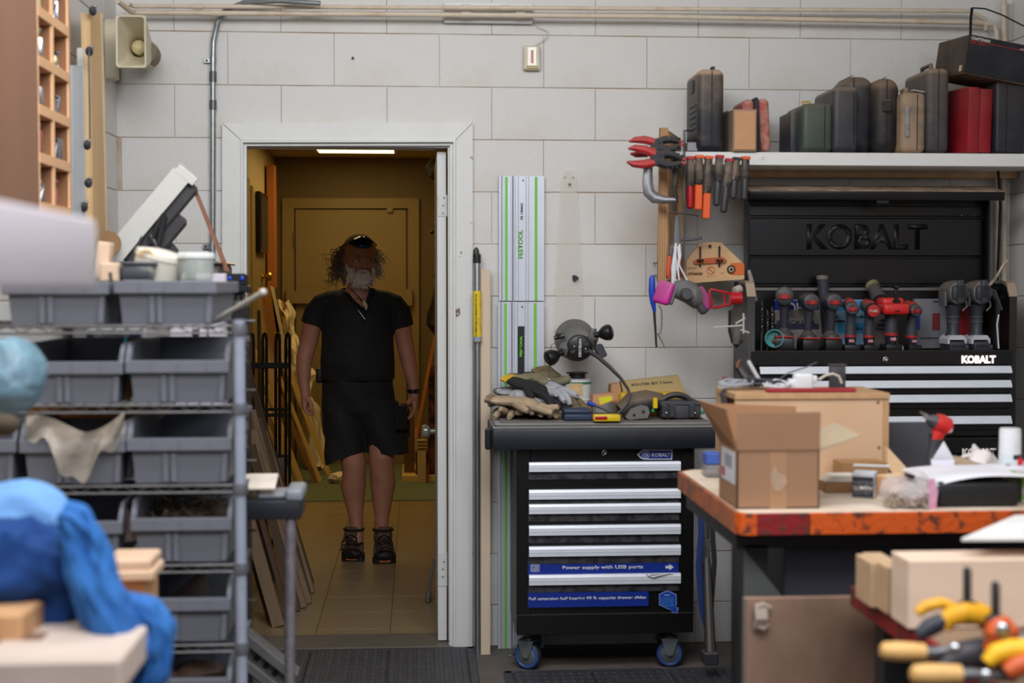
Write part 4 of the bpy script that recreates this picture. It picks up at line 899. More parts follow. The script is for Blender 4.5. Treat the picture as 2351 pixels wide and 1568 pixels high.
for i, (x, y) in enumerate(((1749,690),(1762,712),(1773,705))):
    t = T('drill_bit', ('long steel twist drill bit at the left end of the tray', 'steel twist drill bit, second from the chest left side', 'steel twist drill bit just left of the impact wrench')[i], 'drill bit')
    bb = B(); top = at(x, y, 5.3); q = V((top.x, 5.3, TZ)); L_ = top.z-q.z; n = 40
    for a0 in (0, math.pi): bb.tube([q+V((math.cos(a0+k*.7)*.0035, math.sin(a0+k*.7)*.0035, L_*.3+L_*.62*k/n)) for k in range(n+1)], .0028, 6)
    bb.cyl(q, q+V((0,0,L_*.32)), .005, n=10); bb.build('flute', mat('bit steel', (120,112,104), .35, .8), t)
    bb = B(); bb.cyl(top-V((0,0,L_*.08)), top, .004, .0045, 10); bb.build('tip', chrome, t)
# packaging and signs behind the drills
def card(name, label, cat, x0, y0, x1, y1, Y, dep, m_, tilt=0, extra=()):
    t = T(name, label, cat); bb = B(); bb.px(x0, y0, x1, y1, Y, dep, .002); bb.build('card', m_, t)
    for e in extra:
        if e[0] == 'box': bb = B(); bb.px(*e[1], Y-.002, .003); bb.build(e[3], e[2], t)
        else: text(e[1], at(e[2], e[3], Y-.003), e[4], e[5], t, wfit=e[6], bold=.02)
    return t
pw = mat('dull white card', (150,152,158), .5, nz=(4,.06)); pblue = mat('print blue', (20,44,140), .45); pcy = mat('print cyan', (46,140,190), .45); pk = mat('print black', (28,28,32), .5)
card('blue_sign', 'blue sign plate with big white letters behind the drills', 'sign', 1779,688,1877,800, 5.352, .003, pw, extra=(('box', (1779,690,1877,712), pblue, 'blue_field'), ('t','KOBALT', 1840,707,.040, mat('print white'), .17)))
bt = card('plastic_bag', 'crumpled clear pouch with dark letters behind the second drill', 'bag', 1779,712,1896,802, 5.335, .012, mat('grey plastic pouch', (140,134,128), .3, nz=(14,.2), bump=.5, bscale=30), extra=(('t','ROCKLER', 1828,740,.014, mat('navy ink', (40,44,70), .5), .15), ('box', (1779,744,1880,756), mat('navy ink'), 'blue_band')))
card('blue_package', 'light blue printed package between the third and fifth drills', 'package', 1912,688,1985,800, 5.325, .025, mat('pale blue card', (120,164,190), .5), extra=(('box', (1912,690,1985,712), pcy, 'cyan_band'), ('box', (1925,741,1985,764), pcy, 'cyan_band'), ('box', (1912,735,1940,740), mat('print black'), 'black_band'), ('t','with', 1925,703,.012, mat('navy ink'), .03), ('t','23,681', 1972,727,.010, mat('navy ink'), .045), ('t','NPN', 1920,728,.010, mat('navy ink'), .02), ('t','Gift Set', 1972,754,.012, mat('navy ink'), .03)))
card('white_package', 'grey white box with black words behind the red tool', 'package', 2004,710,2062,800, 5.325, .025, mat('warm grey card', (132,126,124), .5), extra=(('t','Idle', 2028,735,.010, pk, .025), ('t','Speed', 2025,745,.012, pk, .04), ('t','Power', 2025,755,.012, pk, .045)))
card('silver_package', 'silver grey box with blue and red labels left of the grey tools', 'package', 2100,686,2174,800, 5.325, .025, mat('silver card', (118,118,124), .4, nz=(4,.08)), extra=(('box', (2100,721,2112,758), pblue, 'blue_label'), ('box', (2141,719,2158,758), mat('dull red label', (110,34,36), .5), 'red_label'), ('t','AVAILABLE ON USA', 2138,776,.006, pk, .09), ('t','TORQUE', 2150,692,.006, pk, .03)))
b = B(); b.px(2195,705,2254,798,5.325,.025,.004); tag(b.build('red_package', mat('tool red')), 'dark red box standing behind the two grey tools', 'package')
t = T('putty_knife', 'putty knife with pale blade sticking up at the chest right end', 'putty knife')
bb = B(); bb.tube([at(2262,665,5.2), at(2285,640,5.2), at(2298,618,5.2)], [.007,.006,.005], 8); bb.build('handle', mat('brown handle', (110,90,82), .5, col2=(170,160,150), nz=(30,.1)), t)
bb = B(); bb.loft([(at(2298,620,5.2),.006,.002),(at(2306,608,5.2),.008,.0015),(at(2316,598,5.2),.006,.001)], 8); bb.build('blade', mat('tarnished blade', (160,140,124), .35, .4), t)
t = T('clamp_stand', 'black tool with thin lever at the chest right end', 'tool')
bb = B(); bb.loft([(at(2290,800,5.28),.035,.04),(at(2292,740,5.28),.035,.04),(at(2285,690,5.28),.03,.04),(at(2265,660,5.28),.012,.02)], 14); bb.build('body', mbk, t)
bb = B(); bb.tube([at(2253,655,5.18), at(2285,670,5.17), at(2300,712,5.17)], .005, 8); bb.build('lever', mdk, t)
pipe('white_cable', 'thin white cord hanging down inside the chest right side', [at(2293,722,5.1), at(2289,745,5.1), at(2293,800,5.1)], .0025, whp, 'cord')
t = T('wrench_handle', 'pale dusty handle sticking up at the chest left side', 'tool'); bb = B(); bb.tube([at(1734,690,5.22), at(1724,640,5.2), at(1719,620,5.2)], [.009,.009,.006], 10); bb.build('handle', mat('dusty pale grip', (150,142,134), .6), t)
b = B(); b.lathe([(.012,-.01),(.012,.01),(.0,.012)], V((at(2066,778,5.19).x,5.19,TZ+.0125)), 'Y', 14); tag(b.build('glass_bulb', mat('bulb glass', (150,150,152), .1, .5)), 'small silver bulb beside the dusty slim driver', 'bulb')
# ------------------------------------------------------------------ rolling tool cabinet with its load
CB = 5.15; 
rx0, rx1 = at(1186,1200,CB).x, at(1592,1200,CB).x; cb0 = at(1400,1452,CB).z
t = T('rolling_cabinet', 'black rolling tool cabinet with seven silver drawer pulls and blue stickers', 'tool cabinet', ((rx0+rx1)/2, CB, 0))
nb = mat('navy black top', (22,26,36), .5, nz=(5,.12), dust=.2, dcol=(110,104,100))
bb = B(); bb.ext(rx0, rx1, CB+.01, 5.5, cb0, at(1400,1030,CB).z, .003); bb.build('body', pb, t)
bb = B(); bb.px(1186,1030,1218,1452,CB,.012,.002); bb.px(1562,1030,1592,1452,CB,.012,.002); bb.px(1186,1412,1592,1452,CB-.002,.014,.002); bb.build('frame_rail', pb, t)
bb = B(); A = at(1131,985,5.11); C = at(1642,1029,5.11); bb.rbox(((A.x+C.x)/2, 5.31, (A.z+C.z)/2), (C.x-A.x, .42, A.z-C.z), .006, 2); bb.build('top_tray', nb, t)
bb = B(); bb.ext(A.x-.022, A.x, 5.2, 5.25, C.z-.01, A.z-.01, .004); bb.build('side_bracket', nb, t)
for x in (1203, 1573): bb = B(); bb.cyl(at(x,1019,5.1105), at(x,1019,5.107), .003, n=8); bb.build('screw', seamm, t)
bb = B(); bb.px(1218,1032,1562,1060,CB-.001,.012,.002); bb.build('top_drawer_rail', pb, t)
bb = B(); bb.lathe([(.011,0),(.011,-.005),(.005,-.006),(0,-.004)], at(1388,1040,CB-.001), 'Y', 20); bb.build('lock', chrome, t)
def drawer2(y0, y1):
    bb = B(); bb.px(1212, y0+18, 1561, y1, CB+.001, .012, .0015); d = bb.build('drawer', pb, t)
    bb = B(); bb.px(1213, y0+24, 1560, y0+38, CB-.003, .006, .002); bb.build('dusty_lip', mat('smudged dusty black', (62,60,64), .5, col2=(24,24,27), nz=(22,.1), thr=(.45,.6), stretch=(1,1,1)), d)
    A, C = at(1214, y0, CB), at(1561, y0+18, CB); hb = B()
    h_ = A.z-C.z; hb.prism([(0,0),(-.016,0),(-.020,-h_*.28),(-.0185,-h_*.31),(-.019,-h_*.62),(-.0175,-h_*.65),(-.017,-h_),(-.010,-h_),(-.011,-.008),(0,-.008)], C.x-A.x, (A.x, CB, A.z), (0,1,0), (0,0,1))
    hb.build('pull', alh, d)
for y0, y1 in ((1061,1122),(1124,1156),(1157,1203),(1206,1250),(1254,1286),(1319,1354)): drawer2(y0, y1)
blue = mat('sticker blue', (22,48,140), .35, nz=(10,.05)); st_w = mat('sticker white', (214,218,226), .4)
bb = B(); bb.px(1212,1288,1558,1315,CB-.0015,.002); st = bb.build('power_sticker', blue, t)
text('Power supply with USB ports', at(1384,1302,CB-.002), .0125, st_w, st, wfit=.297, bold=.02)
bb = B(); bb.pxpoly([(1528,1299),(1537,1299),(1537,1295),(1547,1302),(1537,1309),(1537,1305),(1528,1305)], CB-.0022, .0006); bb.build('arrow', st_w, st)
bb = B(); bb.px(1218,1291,1239,1313,CB-.0022,.0006); bb.build('icon', mat('icon grey', (150,160,196), .4, col2=(90,96,130), nz=(90,.1)), st)
bb = B(); bb.px(1212,1355,1489,1391,CB-.0015,.002); st = bb.build('slides_sticker', blue, t)
text('Full extension ball bearing 99 lb capacity drawer slides', at(1349,1373,CB-.002), .0105, st_w, st, wfit=.432, bold=.02)
# badge
bb = B(); bb.pxpoly([(1463,1044),(1472,1035),(1478,1032),(1544,1032),(1543,1055),(1478,1055),(1472,1053)], CB-.0035, .003); bg = bb.build('badge', st_w, t)
bb = B(); bb.pxpoly([(1466,1044),(1474,1037),(1478,1035),(1542,1035),(1541,1053),(1478,1053),(1474,1051)], CB-.0042, .001); bb.build('badge_field', blue, bg)
text('KOBALT', at(1518,1044,CB-.0044), .0125, st_w, bg, wfit=.070, bold=.04)
bb = B(); q = at(1483,1044,CB-.0046)
for k in range(20):
    a = 2*math.pi*k/20; a2 = 2*math.pi*(k+1)/20; bb.cyl(q+V((math.cos(a)*.0135,0,math.sin(a)*.0135)), q+V((math.cos(a2)*.0135,0,math.sin(a2)*.0135)), .0013, n=5)
bb.build('badge_ring', st_w, bg); bb = B(); bb.lathe([(.0085,0),(.0085,-.001)], q, 'Y', 6); bb.build('badge_hexagon', st_w, bg)
text('K', q+V((0,-.0015,0)), .009, blue, bg, bold=.03)
# castor information sticker
bb = B(); bb.pxpoly([(1513,1364),(1532,1355),(1553,1364),(1554,1389),(1549,1393),(1558,1395),(1556,1408),(1541,1407),(1544,1402),(1532,1398),(1513,1389)], CB-.003, .002); cs = bb.build('caster_sticker', mat('sticker rim', (120,140,190), .4), t)
bb = B(); bb.pxpoly([(1515,1365),(1532,1357.5),(1551,1365.5),(1552,1388),(1548,1392),(1555,1397),(1554,1406),(1543,1405),(1544,1401),(1533,1396),(1515,1388)], CB-.0036, .001); bb.build('sticker_field', mat('sticker mid blue', (30,70,170), .35), cs)
text('Caster', at(1532,1366,CB-.004), .005, st_w, cs, wfit=.022)
for k, s in enumerate(('Two swivel with lock', 'Two fixed casters', 'Max load capacity', '1000 pounds total', 'heavy duty rubber')): text(s, at(1532,1373+k*4.5,CB-.004), .0026, mat('sticker cyan', (110,190,230), .4), cs, wfit=.048)
# white cord end hooked over a drawer
bb = B(); bb.tube([at(1484,1317,CB-.02), at(1490,1322,CB-.024), at(1500,1325,CB-.026), at(1514,1321,CB-.024), at(1530,1318,CB-.022), at(1548,1317,CB-.01)], .0028, 8); bb.tube([at(1492,1319,CB-.022), at(1505,1318,CB-.024), at(1545,1317,CB-.02)], .002, 6); tag(bb.build('usb_cord', whp), 'short white cord end caught on the lowest drawer pull', 'cord')
# castors
rubb = mat('castor rubber', (40,40,46), .5, nz=(20,.2)); crim = mat('castor blue rim', (50,84,150), .4)
def castor(x, Y, yaw, fixed=False):
    q = at(x, 1480, Y); r_ = .052; M = Matrix.Translation((q.x, Y, 0)) @ Matrix.Rotation(rad(yaw), 4, 'Z')
    bb = B(); bb.lathe([(.028,-.016),(.044,-.017),(r_-.002,-.013),(r_,-.006),(r_,.006),(r_-.002,.013),(.044,.017),(.028,.016)], (0,0,r_), 'X', 30, M); c_ = bb.build('castor', rubb, t)
    for s_ in (-1,1):
        bb = B(); bb.lathe([(.044,0),(.045,.002),(.039,.0035),(.037,.002)], (s_*.016,0,r_), (s_,0,0), 28, M); bb.build('blue_rim', crim, c_)
        bb = B(); bb.lathe([(.037,0),(.034,.002),(.012,.005),(.011,.009),(0,.010)], (s_*.016,0,r_), (s_,0,0), 26, M); bb.build('hub', mat('castor hub', (110,112,114), .35, .4), c_)
    bb = B()
    for s_ in (-1,1): bb.prism([(-.03,.045),(.03,.045),(.012,-.015),(-.012,-.015)], .003, (s_*.028-.0015,0,r_+.012), (0,1,0), (0,0,1), M)
    bb.box((0,0,r_+.058), (.06,.062,.006), None, .001, M); bb.cyl((0,0,r_+.05),(0,0,r_+.066),.02, n=14, m=M); bb.box((0,0,cb0-.004), (.085,.085,.004), None, .001, M)
    bb.cyl((-.032,0,r_),(.032,0,r_),.006, n=8, m=M)
    bb.build('fork', galv, c_)
    if not fixed: bb = B(); bb.box((0,.05,r_+.03), (.03,.05,.004), rx(-35), .001, M); bb.box((0,.068,r_-.005), (.028,.016,.004), rx(10), .001, M); bb.build('brake_pedal', galv, c_)
castor(1213, 5.225, 62); castor(1537, 5.225, 82, True); castor(1213+14, 5.44, 0, True); castor(1524, 5.44, 0, True)

TT = at(1400,985,5.11).z+.0005
def onc(x, Y, dz=0): return V((at(x, 980, Y).x, Y, TT+dz))
# boards / cardboard pieces on the top
t = T('panel_offcuts', 'stack of thin grey dusty sheets laid over the rolling cabinet top', 'sheets')
gs = mat('dusty grey sheet', (120,116,112), .7, nz=(12,.15), wave=('Z', 30, 2, (84,78,74), .4)); 
for k, (a, b_, y0) in enumerate(((1133,1640,5.135),(1140,1632,5.14),(1136,1634,5.15),(1150,1626,5.17))):
    bb = B(); bb.ext(at(a,980,y0).x, at(b_,980,y0).x, y0, 5.52, TT+.0012+k*.0055, TT+.006+k*.0055, .001); bb.build('sheet', gs if k % 2 else mat('pale grey sheet', (148,146,144), .6, nz=(10,.1)), t)
TT += .0235
# gloves
def glove(label, c, yaw, tilt, m_, cuff, s=1.0, roll=0, fingers=5):
    s *= 1.18
    t = T('work_glove', label, 'glove', tuple(c)); M = Matrix.Translation(V(c)) @ Matrix.Rotation(rad(yaw), 4, 'Z') @ Matrix.Rotation(rad(tilt), 4, 'Y') @ Matrix.Rotation(rad(roll), 4, 'X') @ Matrix.Scale(s, 4)
    bb = B(); bb.loft([((-.11,0,.0),.045,.012,((0,1,0),(0,0,1))),((-.08,0,.0),.043,.016,((0,1,0),(0,0,1))),((-.05,0,.004),.038,.016,((0,1,0),(0,0,1))),((-.02,0,.008),.044,.019,((0,1,0),(0,0,1))),((.02,0,.008),.046,.02,((0,1,0),(0,0,1))),((.045,0,.005),.040,.014,((0,1,0),(0,0,1)))], 14, True, M)
    bb.jit(.006, 40, yaw); bb.build('palm', m_, t)
    bb = B(); bb.loft([((-.122,0,.0),.047,.014,((0,1,0),(0,0,1))),((-.10,0,.0),.046,.014,((0,1,0),(0,0,1)))], 14, True, M); bb.jit(.005, 40, yaw); bb.build('cuff', cuff, t)
    rnd = random.Random(int(yaw*7)+int(c[0]*1000))
    for k, (yy, L_, sp) in enumerate(((-.033,.07,-8),(-.011,.08,-2),(.011,.078,3),(.031,.065,9))):
        bend = rnd.uniform(-.5,.9); p = V((.035, yy, .006)); pts = [p]; a = rad(sp); dz = 0
        for j in range(4):
            p = p + V((math.cos(a)*L_/4*math.cos(dz), math.sin(a)*L_/4, -math.sin(dz)*L_/4)); dz += bend*.28; pts.append(p)
        bb = B(); bb.tube(pts, [.0118,.0118,.0118,.0118,.008], 9, M); bb.build('finger', m_, t)
    bb = B(); bb.tube([(-.02,-.035,.006),(.0,-.058,.004),(.02,-.07,.0),(.035,-.074,-.004)], [.014,.013,.012,.008], 9, M); bb.build('thumb', m_, t)
tan1 = mat('tan suede', (172,150,124), .9, nz=(25,.15), bump=.3, bscale=200); tan2 = mat('brown suede', (134,116,94), .9, nz=(25,.15), bump=.3, bscale=200)
gr1 = mat('pale grey leather', (170,172,178), .8, nz=(25,.15), bump=.2, bscale=150); bk1 = mat('black knit', (36,34,36), .9, nz=(30,.2)); gd1 = mat('dark grey knit', (84,80,82), .9, col2=(160,150,140), nz=(20,.1))
brf = mat('brown fleece', (120,104,78), 1.0, nz=(40,.25), bump=.6, bscale=150)
glove('tan suede glove at the bottom of the pile, fingertips hanging over the left edge', onc(1190,5.36,.020), -118, 2, tan1, tan1, .95)
glove('tan suede glove bottom middle of the pile, fingertips toward the front', onc(1232,5.34,.022), -80, 2, tan2, tan1, .95)
glove('tan suede glove folded across the front of the pile', onc(1205,5.27,.048), -22, 10, tan1, tan2, 1.0)
glove('brown suede glove at the right foot of the pile', onc(1272,5.35,.022), -62, 3, tan2, tan1, .9)
glove('dark mauve grey glove at the left flank of the pile', onc(1195,5.42,.055), -150, 4, gd1, mat('dusty mauve cuff', (96,84,98), .9), .95)
glove('pale grey leather glove, left, fingers pointing to the front right', onc(1205,5.38,.070), -55, 8, gr1, gd1, .95)
glove('black and yellow knit glove slanting across the pile', onc(1235,5.36,.095), -40, 18, bk1, mat('yellow cuff', (212,170,40), .7), 1.0)
glove('pale grey leather glove, right, fingers drooping to the front', onc(1262,5.40,.105), -62, 16, gr1, bk1, 1.0)
glove('olive brown glove on top of the pile', onc(1250,5.45,.130), -25, 4, mat('olive suede', (132,122,98), .9, nz=(25,.15)), tan2, 1.0)
glove('fluffy brown glove hanging down the right of the pile', onc(1300,5.42,.095), -48, 30, brf, brf, 1.05)
# tins
t = T('paint_tin', 'white paper labelled tin with a black lid behind the gloves', 'tin', tuple(onc(1325,5.40,0)))
q = onc(1325,5.40,0); hh = at(1325,868,5.42).z-TT
bb = B(); bb.lathe([(.056,0),(.056,hh*.42),(.0575,hh*.43),(.0575,hh*.45),(.054,hh*.46),(.054,hh*.98),(.056,hh)], q, 'Z', 30); bb.build('can', mat('printed tin', (200,204,202), .4, col2=(150,160,156), nz=(18,.1), thr=(.55,.7)), t)
bb = B(); bb.lathe([(.0545,hh*.86),(.0545,hh*.92)], q, 'Z', 30); bb.build('green_band', mat('tin green', (40,110,80), .4), t)
bb = B(); bb.sheet(lambda u,v: q+V((math.sin((u-.72)*1.0)*.0552, -math.cos((u-.72)*1.0)*.0552, hh*(.55+.34*v))), 8, 1); bb.build('old_label', mat('old paper', (196,166,120), .8, nz=(20,.1)), t)
bb = B(); bb.lathe([(.032,hh),(.032,hh+.018),(.042,hh+.02),(.042,hh+.024),(0,hh+.024)], q, 'Z', 26); bb.build('lid', mbk, t)
bb = B(); bb.box(q+V((.018,-.056,hh*.3)), (.014,.002,.010), None, 0); bb.build('small_logo', mat('rust red', (140,50,40), .5), t)
# router hung on the wall
t = T('router', 'grey plunge router with black knobs hanging on the wall', 'router')
dg = mat('dusty die cast', (112,110,106), .5, .3, nz=(12,.15)); o = at(1328,790,5.34)
bb = B(); bb.lathe([(.078,.10),(.078,.085),(.074,.08)], o+V((-.004,0,.015)), 'Y', 36); bb.build('base_plate', mat('grey base plate', (104,100,98), .5, nz=(9,.12)), t)
bb = B(); bb.lathe([(.072,.08),(.072,.05),(.062,.03),(.056,.0),(.05,-.02)], o+V((0,.0,.004)), 'Y', 32); bb.build('motor_housing', dg, t)
bb = B(); bb.lathe([(.0,-.052),(.030,-.052),(.044,-.047),(.049,-.036),(.049,-.015)], o+V((0,0,-.012)), 'Y', 32); bb.build('end_cap', mbk, t)
bb = B(); q = o+V((0,-.053,-.012)); bb.box(q, (.017,.003,.078), None, .001); bb.build('name_plate', mat('plate black', (20,20,22), .35), t)
text('PORTER-CABLE', q+V((0,-.003,0)), .0095, mat('print white'), t, rot=RX90 @ Matrix.Rotation(-math.pi/2, 3, 'Z'), wfit=.068, bold=.03)
for a in (-24,24,156,204): bb = B(); bb.box(q+V((math.cos(rad(a))*.028,0,math.sin(rad(a))*.034)), (.018,.004,.012), ry(-a), .001); bb.build('vent', mat('vent shade', (56,52,48), .6), t)
for a in (-20,160): bb = B(); bb.ell(q+V((math.cos(rad(a-15))*.026,-.001,math.sin(rad(a))*.012)), (.004,.003,.004)); bb.build('screw', chrome, t)
for s_, (ex, ey), (mx_, my_) in ((-1,(1258,824),(1292,808)),(1,(1402,762),(1365,770))):
    bb = B(); bb.tube([at(1328+s_*28, 790-s_*6, 5.33), at(mx_,my_,5.30)], [.026,.018], 12); bb.tube([at(mx_-s_*6,my_+10,5.33), at(mx_-s_*3,my_-16,5.33)], .014, 10); bb.build('handle_arm', dg, t)
    k0, k1 = at(mx_,my_,5.30), at(ex,ey,5.28); d_ = (k1-k0)
    bb = B(); bb.tube([k0, k0+d_*.35], .012, 12); bb.loft([(k0+d_*.3,.014,.014),(k0+d_*.55,.026,.026),(k0+d_*.8,.031,.031),(k0+d_*1.0,.029,.029),(k0+d_*1.12,.018,.018)], 18); bb.build('knob', mbk, t)
bb = B(); bb.box(at(1378,806,5.3), (.032,.05,.05), ry(-25), .004); bb.build('switch_box', mat('dark box', (58,60,64), .5), t)
bb = B(); bb.tube([at(1272,776,5.3), at(1295,770,5.3)], [.008,.012], 10); bb.box(at(1285,772,5.3), (.03,.02,.016), ry(20), .003); bb.build('depth_lever', mbk, t)
bb = B(); bb.tube([at(1284,800,5.32), at(1280,784,5.32), at(1266,792,5.32), at(1261,815,5.32), at(1261,866,5.32)], .0015, 6); bb.build('thin_wire', mat('rusty wire', (90,60,44), .6), t)
bb = B(); bb.ell(at(1261,872,5.32), (.006,.006,.006)); bb.build('wire_end', chrome, t)
bb = B(); bb.tube([at(1352,806,5.28), at(1374,820,5.25), at(1400,843,5.22), at(1425,868,5.2), at(1442,893,5.19), at(1446,910,5.18), at(1440,928,5.17), at(1424,945,5.17), at(1408,958,5.16)], [.0085,.0085,.0075,.006,.0055,.0055,.0055,.005,.005], 10); bb.build('power_cord', bkg, t)
# yellow case and small items
yel = mat('faded yellow plastic', (206,164,40), .5, nz=(8,.1)); 
t = T('yellow_case', 'long yellow case with a grimy lid at the back of the cabinet', 'case')
P0 = onc(1430,5.36,0); bb = B(); A = at(1424,908,5.36); C = at(1577,958,5.36); bb.rbox(((A.x+C.x)/2, 5.43, (A.z+C.z)/2+.005), (C.x-A.x, .12, A.z-C.z+.01), .012, 3); bb.build('base', yel, t)
bb = B(); bb.pxpoly([(1425,876),(1558,862),(1574,903),(1434,912)], 5.42, .05); bb.build('lid', mat('grimy beige lid', (180,158,110), .6, col2=(206,168,50), nz=(6,.1), thr=(.5,.7)), t)
text('ROUTER BIT 7.5mm', at(1497,880,5.418), .009, mat('faded ink', (90,78,60), .6), t, rot=RX90 @ Matrix.Rotation(rad(4),3,'Z'), wfit=.16)
bb = B(); bb.px(1532,905,1560,925,5.34,.02,.002); bb.build('latch', yel, t)
b = B(); b.pxpoly([(1362,908),(1410,902),(1414,918),(1378,932),(1360,930)], 5.3, .06); o_ = T('small_carton', 'small tan carton with a bright yellow price sticker', 'box'); b.build('carton', mat('tan cardboard'), o_)
b = B(); b.pxpoly([(1374,913),(1404,909),(1406,919),(1378,929)], 5.298, .002); b.build('yellow_sticker', mat('yellow sticker', (230,220,40), .5), o_)
b = B(); b.pxpoly([(1404,884),(1422,880),(1428,925),(1400,925)], 5.4, .08); tag(b.build('card_sleeve', mat('tan cardboard')), 'small brown card sleeve left of the yellow case', 'box')
t = T('blue_case', 'dusty dark blue hinged case beside the glove pile', 'case'); bb = B(); bb.rbox(onc(1325,5.22,.013)+V((0,0,0)), (.105,.10,.024), .005, 2); bb.build('base', mat('dusty navy', (44,58,84), .5, nz=(10,.15)), t); bb = B(); bb.rbox(onc(1322,5.22,.034), (.10,.10,.018), .007, 2); bb.build('lid', mat('dusty navy'), t)
t = T('tape_measure', 'flat yellow tool with red face in front of the black grinder', 'tool'); bb = B(); bb.rbox(onc(1392,5.16,.013), (.10,.05,.025), .006, 2); bb.build('body', mat('bright yellow plastic', (220,186,30), .4), t); bb = B(); bb.rbox(onc(1380,5.135,.014), (.045,.006,.012), .002, 2); bb.build('red_face', redp, t)
t = T('blade_knife', 'short blue and grey knife lying on the small carton', 'knife'); bb = B(); bb.tube([at(1349,925,5.24), at(1365,930,5.24)], .008, 8); bb.build('handle', mat('blue plastic'), t); bb = B(); bb.tube([at(1363,929,5.24), at(1385,938,5.23), at(1400,946,5.22)], [.006,.005,.004], 8); bb.build('blade', mdk, t)
t = T('belt_sander', 'dusty black sander lying on its side behind the cord', 'power tool')
bb = B(); bb.loft([(at(1425,945,5.26),.03,.04),(at(1450,930,5.26),.045,.05),(at(1485,922,5.26),.045,.05),(at(1520,920,5.27),.03,.04)], 14); bb.jit(.006,30,3); bb.build('body', mat('dusty black body', (46,44,44), .6, nz=(9,.25), dust=.4), t)
bb = B(); bb.pxpoly([(1436,958),(1448,940),(1472,930),(1488,934),(1492,948),(1486,960),(1444,964)], 5.19, .03); bb.build('sole', mat('grey sole', (110,108,106), .5, nz=(20,.1)), t)
for p in ((1456,953),(1477,945)): bb = B(); bb.lathe([(.005,0),(.005,-.002)], at(*p,5.189), 'Y', 12); bb.build('hole', seamm, t)
t = T('track_saw', 'black tool body with big curved handle and a yellow tab on the cabinet right side', 'power tool')
bb = B(); bb.rbox((at(1560,945,5.25).x, 5.27, TT+.035), (.15,.12,.066), .01, 2); bb.rbox((at(1560,930,5.25).x, 5.22, TT+.058), (.16,.03,.012), .003, 1); bb.build('body', mat('worn graphite', (70,70,74), .5, nz=(14,.15)), t)
bb = B(); c = at(1552,936,5.24); bb.tube([c+V((math.cos(rad(a))*.062, 0, math.sin(rad(a))*.048)) for a in range(0,181,15)], .012, 12); bb.build('handle', bkg, t)
for x in (1527, 1545, 1590): bb = B(); bb.px(x-7,930,x+5,958,5.195,.02,.002); bb.build('rib', mdk, t)
for x in (1530, 1596): bb = B(); bb.ell(at(x,948,5.19), (.005,.005,.005)); bb.build('screw', chrome, t)
bb = B(); bb.px(1500,914,1510,938,5.2,.02,.002); bb.build('yellow_tab', mat('bright yellow plastic'), t)
for x, y in ((1499,943),(1613,947)): bb = B(); bb.ell(at(x,y,5.2), (.007,.007,.007)); bb.build('green_knob', mat('green plastic', (30,130,90), .4), t)

# long items standing left of the cabinet ---------------------------------------
al2 = mat('anodised aluminium', (200,204,214), .42, .25, nz=(6,.03)); lime = mat('lime strip', (110,196,60), .5, nz=(6,.03))
def rail(label, xl, xr, yt, yb, Y):
    t = T('guide_rail', label, 'guide rail')
    bb = B(); bb.px(xl, yt, xr, yb, Y, .006, .001); bb.build('extrusion', al2, t)
    bb = B()
    for dx, wd in ((.5,5),(8,4),(27,4),(37,1.5),(44,1.5),(62,1.5),(68,1.5)): bb.px(xl+dx, yt+1, xl+dx+wd, yb, Y-.004, .005, .001)
    bb.build('ridge', al2, t)
    for dx in (15, 83): bb = B(); bb.px(xl+dx, yt+3, xl+dx+5.5, yb-1, Y-.0035, .004, .0005); bb.build('green_strip', lime, t)
    bb = B(); bb.px(xl+31, yt+1, xl+34, yb, Y-.002, .003); bb.px(xl+7,yt+1,xl+8.5,yb,Y-.0045,.003); bb.build('groove', mat('groove shade', (120,124,132), .6), t)
    bb = B(); q = at(xl+56, yt+11, Y-.002); bb.cyl(q, q-V((0,.003,0)), .003, n=8); bb.build('screw', bkg, t)
    return t
RV = RX90 @ Matrix.Rotation(math.pi/2, 3, 'Z')
t = rail('upper pale green striped guide rail hanging on the wall', 1145, 1250, 403, 691, 5.545)
text('FESTOOL', at(1195,560,5.543), .016, mat('print green', (96,180,50), .5), t, rot=RV, wfit=.112, bold=.03)
text('FS 1900/2', at(1198,485,5.543), .0085, bkg, t, rot=RV, wfit=.064, bold=.03)
t = rail('lower green striped guide rail with the black label, reaching the floor', 1143, 1249, 693, 1502, 5.53)
bb = B(); bb.px(1188,749,1204,880,5.528,.002); lb = bb.build('black_label', mat('label near black', (26,24,34), .5), t)
text('FESTOOL', at(1196,795,5.527), .0085, mat('print bright green', (110,220,40), .5), lb, rot=RV, wfit=.082, bold=.04)
text('90', at(1196,875,5.527), .013, st_w, lb, wfit=.023)
bb = B(); bb.px(1188,881,1204,889,5.528,.002); lb2 = bb.build('green_label_end', mat('print bright green'), t)
text('YEARS', at(1196,885,5.527), .004, st_w, lb2, wfit=.019)
t = T('clear_rule', 'faint clear plastic strip with rounded top hanging on the wall', 'rule')
bb = B(); bb.pxpoly([(1289,410),(1291,398),(1298,389),(1306,387),(1314,389),(1320,398),(1323,410),(1340,760),(1270,760)], 5.548, .003); bb.build('strip', mat('clear acrylic', (236,230,222), .1, alpha=.28, nz=(3,.02)), t)
for p in ((1297,407),(1316,407)): bb = B(); bb.lathe([(.003,0),(.003,-.002)], at(*p,5.547), 'Y', 10); bb.build('hole', mat('hole shade', (150,140,130), .6), t)
bb = B(); bb.cyl(at(1308,423,5.548), at(1308,423,5.54), .005, n=8); bb.build('nail', mat('rusty nail', (110,80,60), .6), t)
b = B(); q = at(1321,639,5.55); b.prism([(-.012,.008),(-.008,.013),(.004,.010),(.013,.002),(.012,-.002),(-.002,-.012),(-.008,-.012),(-.011,-.006)], .018, q+V((0,.01,0)), (1,0,0), (0,0,1)); tag(b.build('rubber_bumper', bkg), 'small black rounded triangular knob on the bare wall', 'knob')
t = T('telescopic_pole', 'silver pole with black tip and yellow label leaning by the door frame', 'pole')
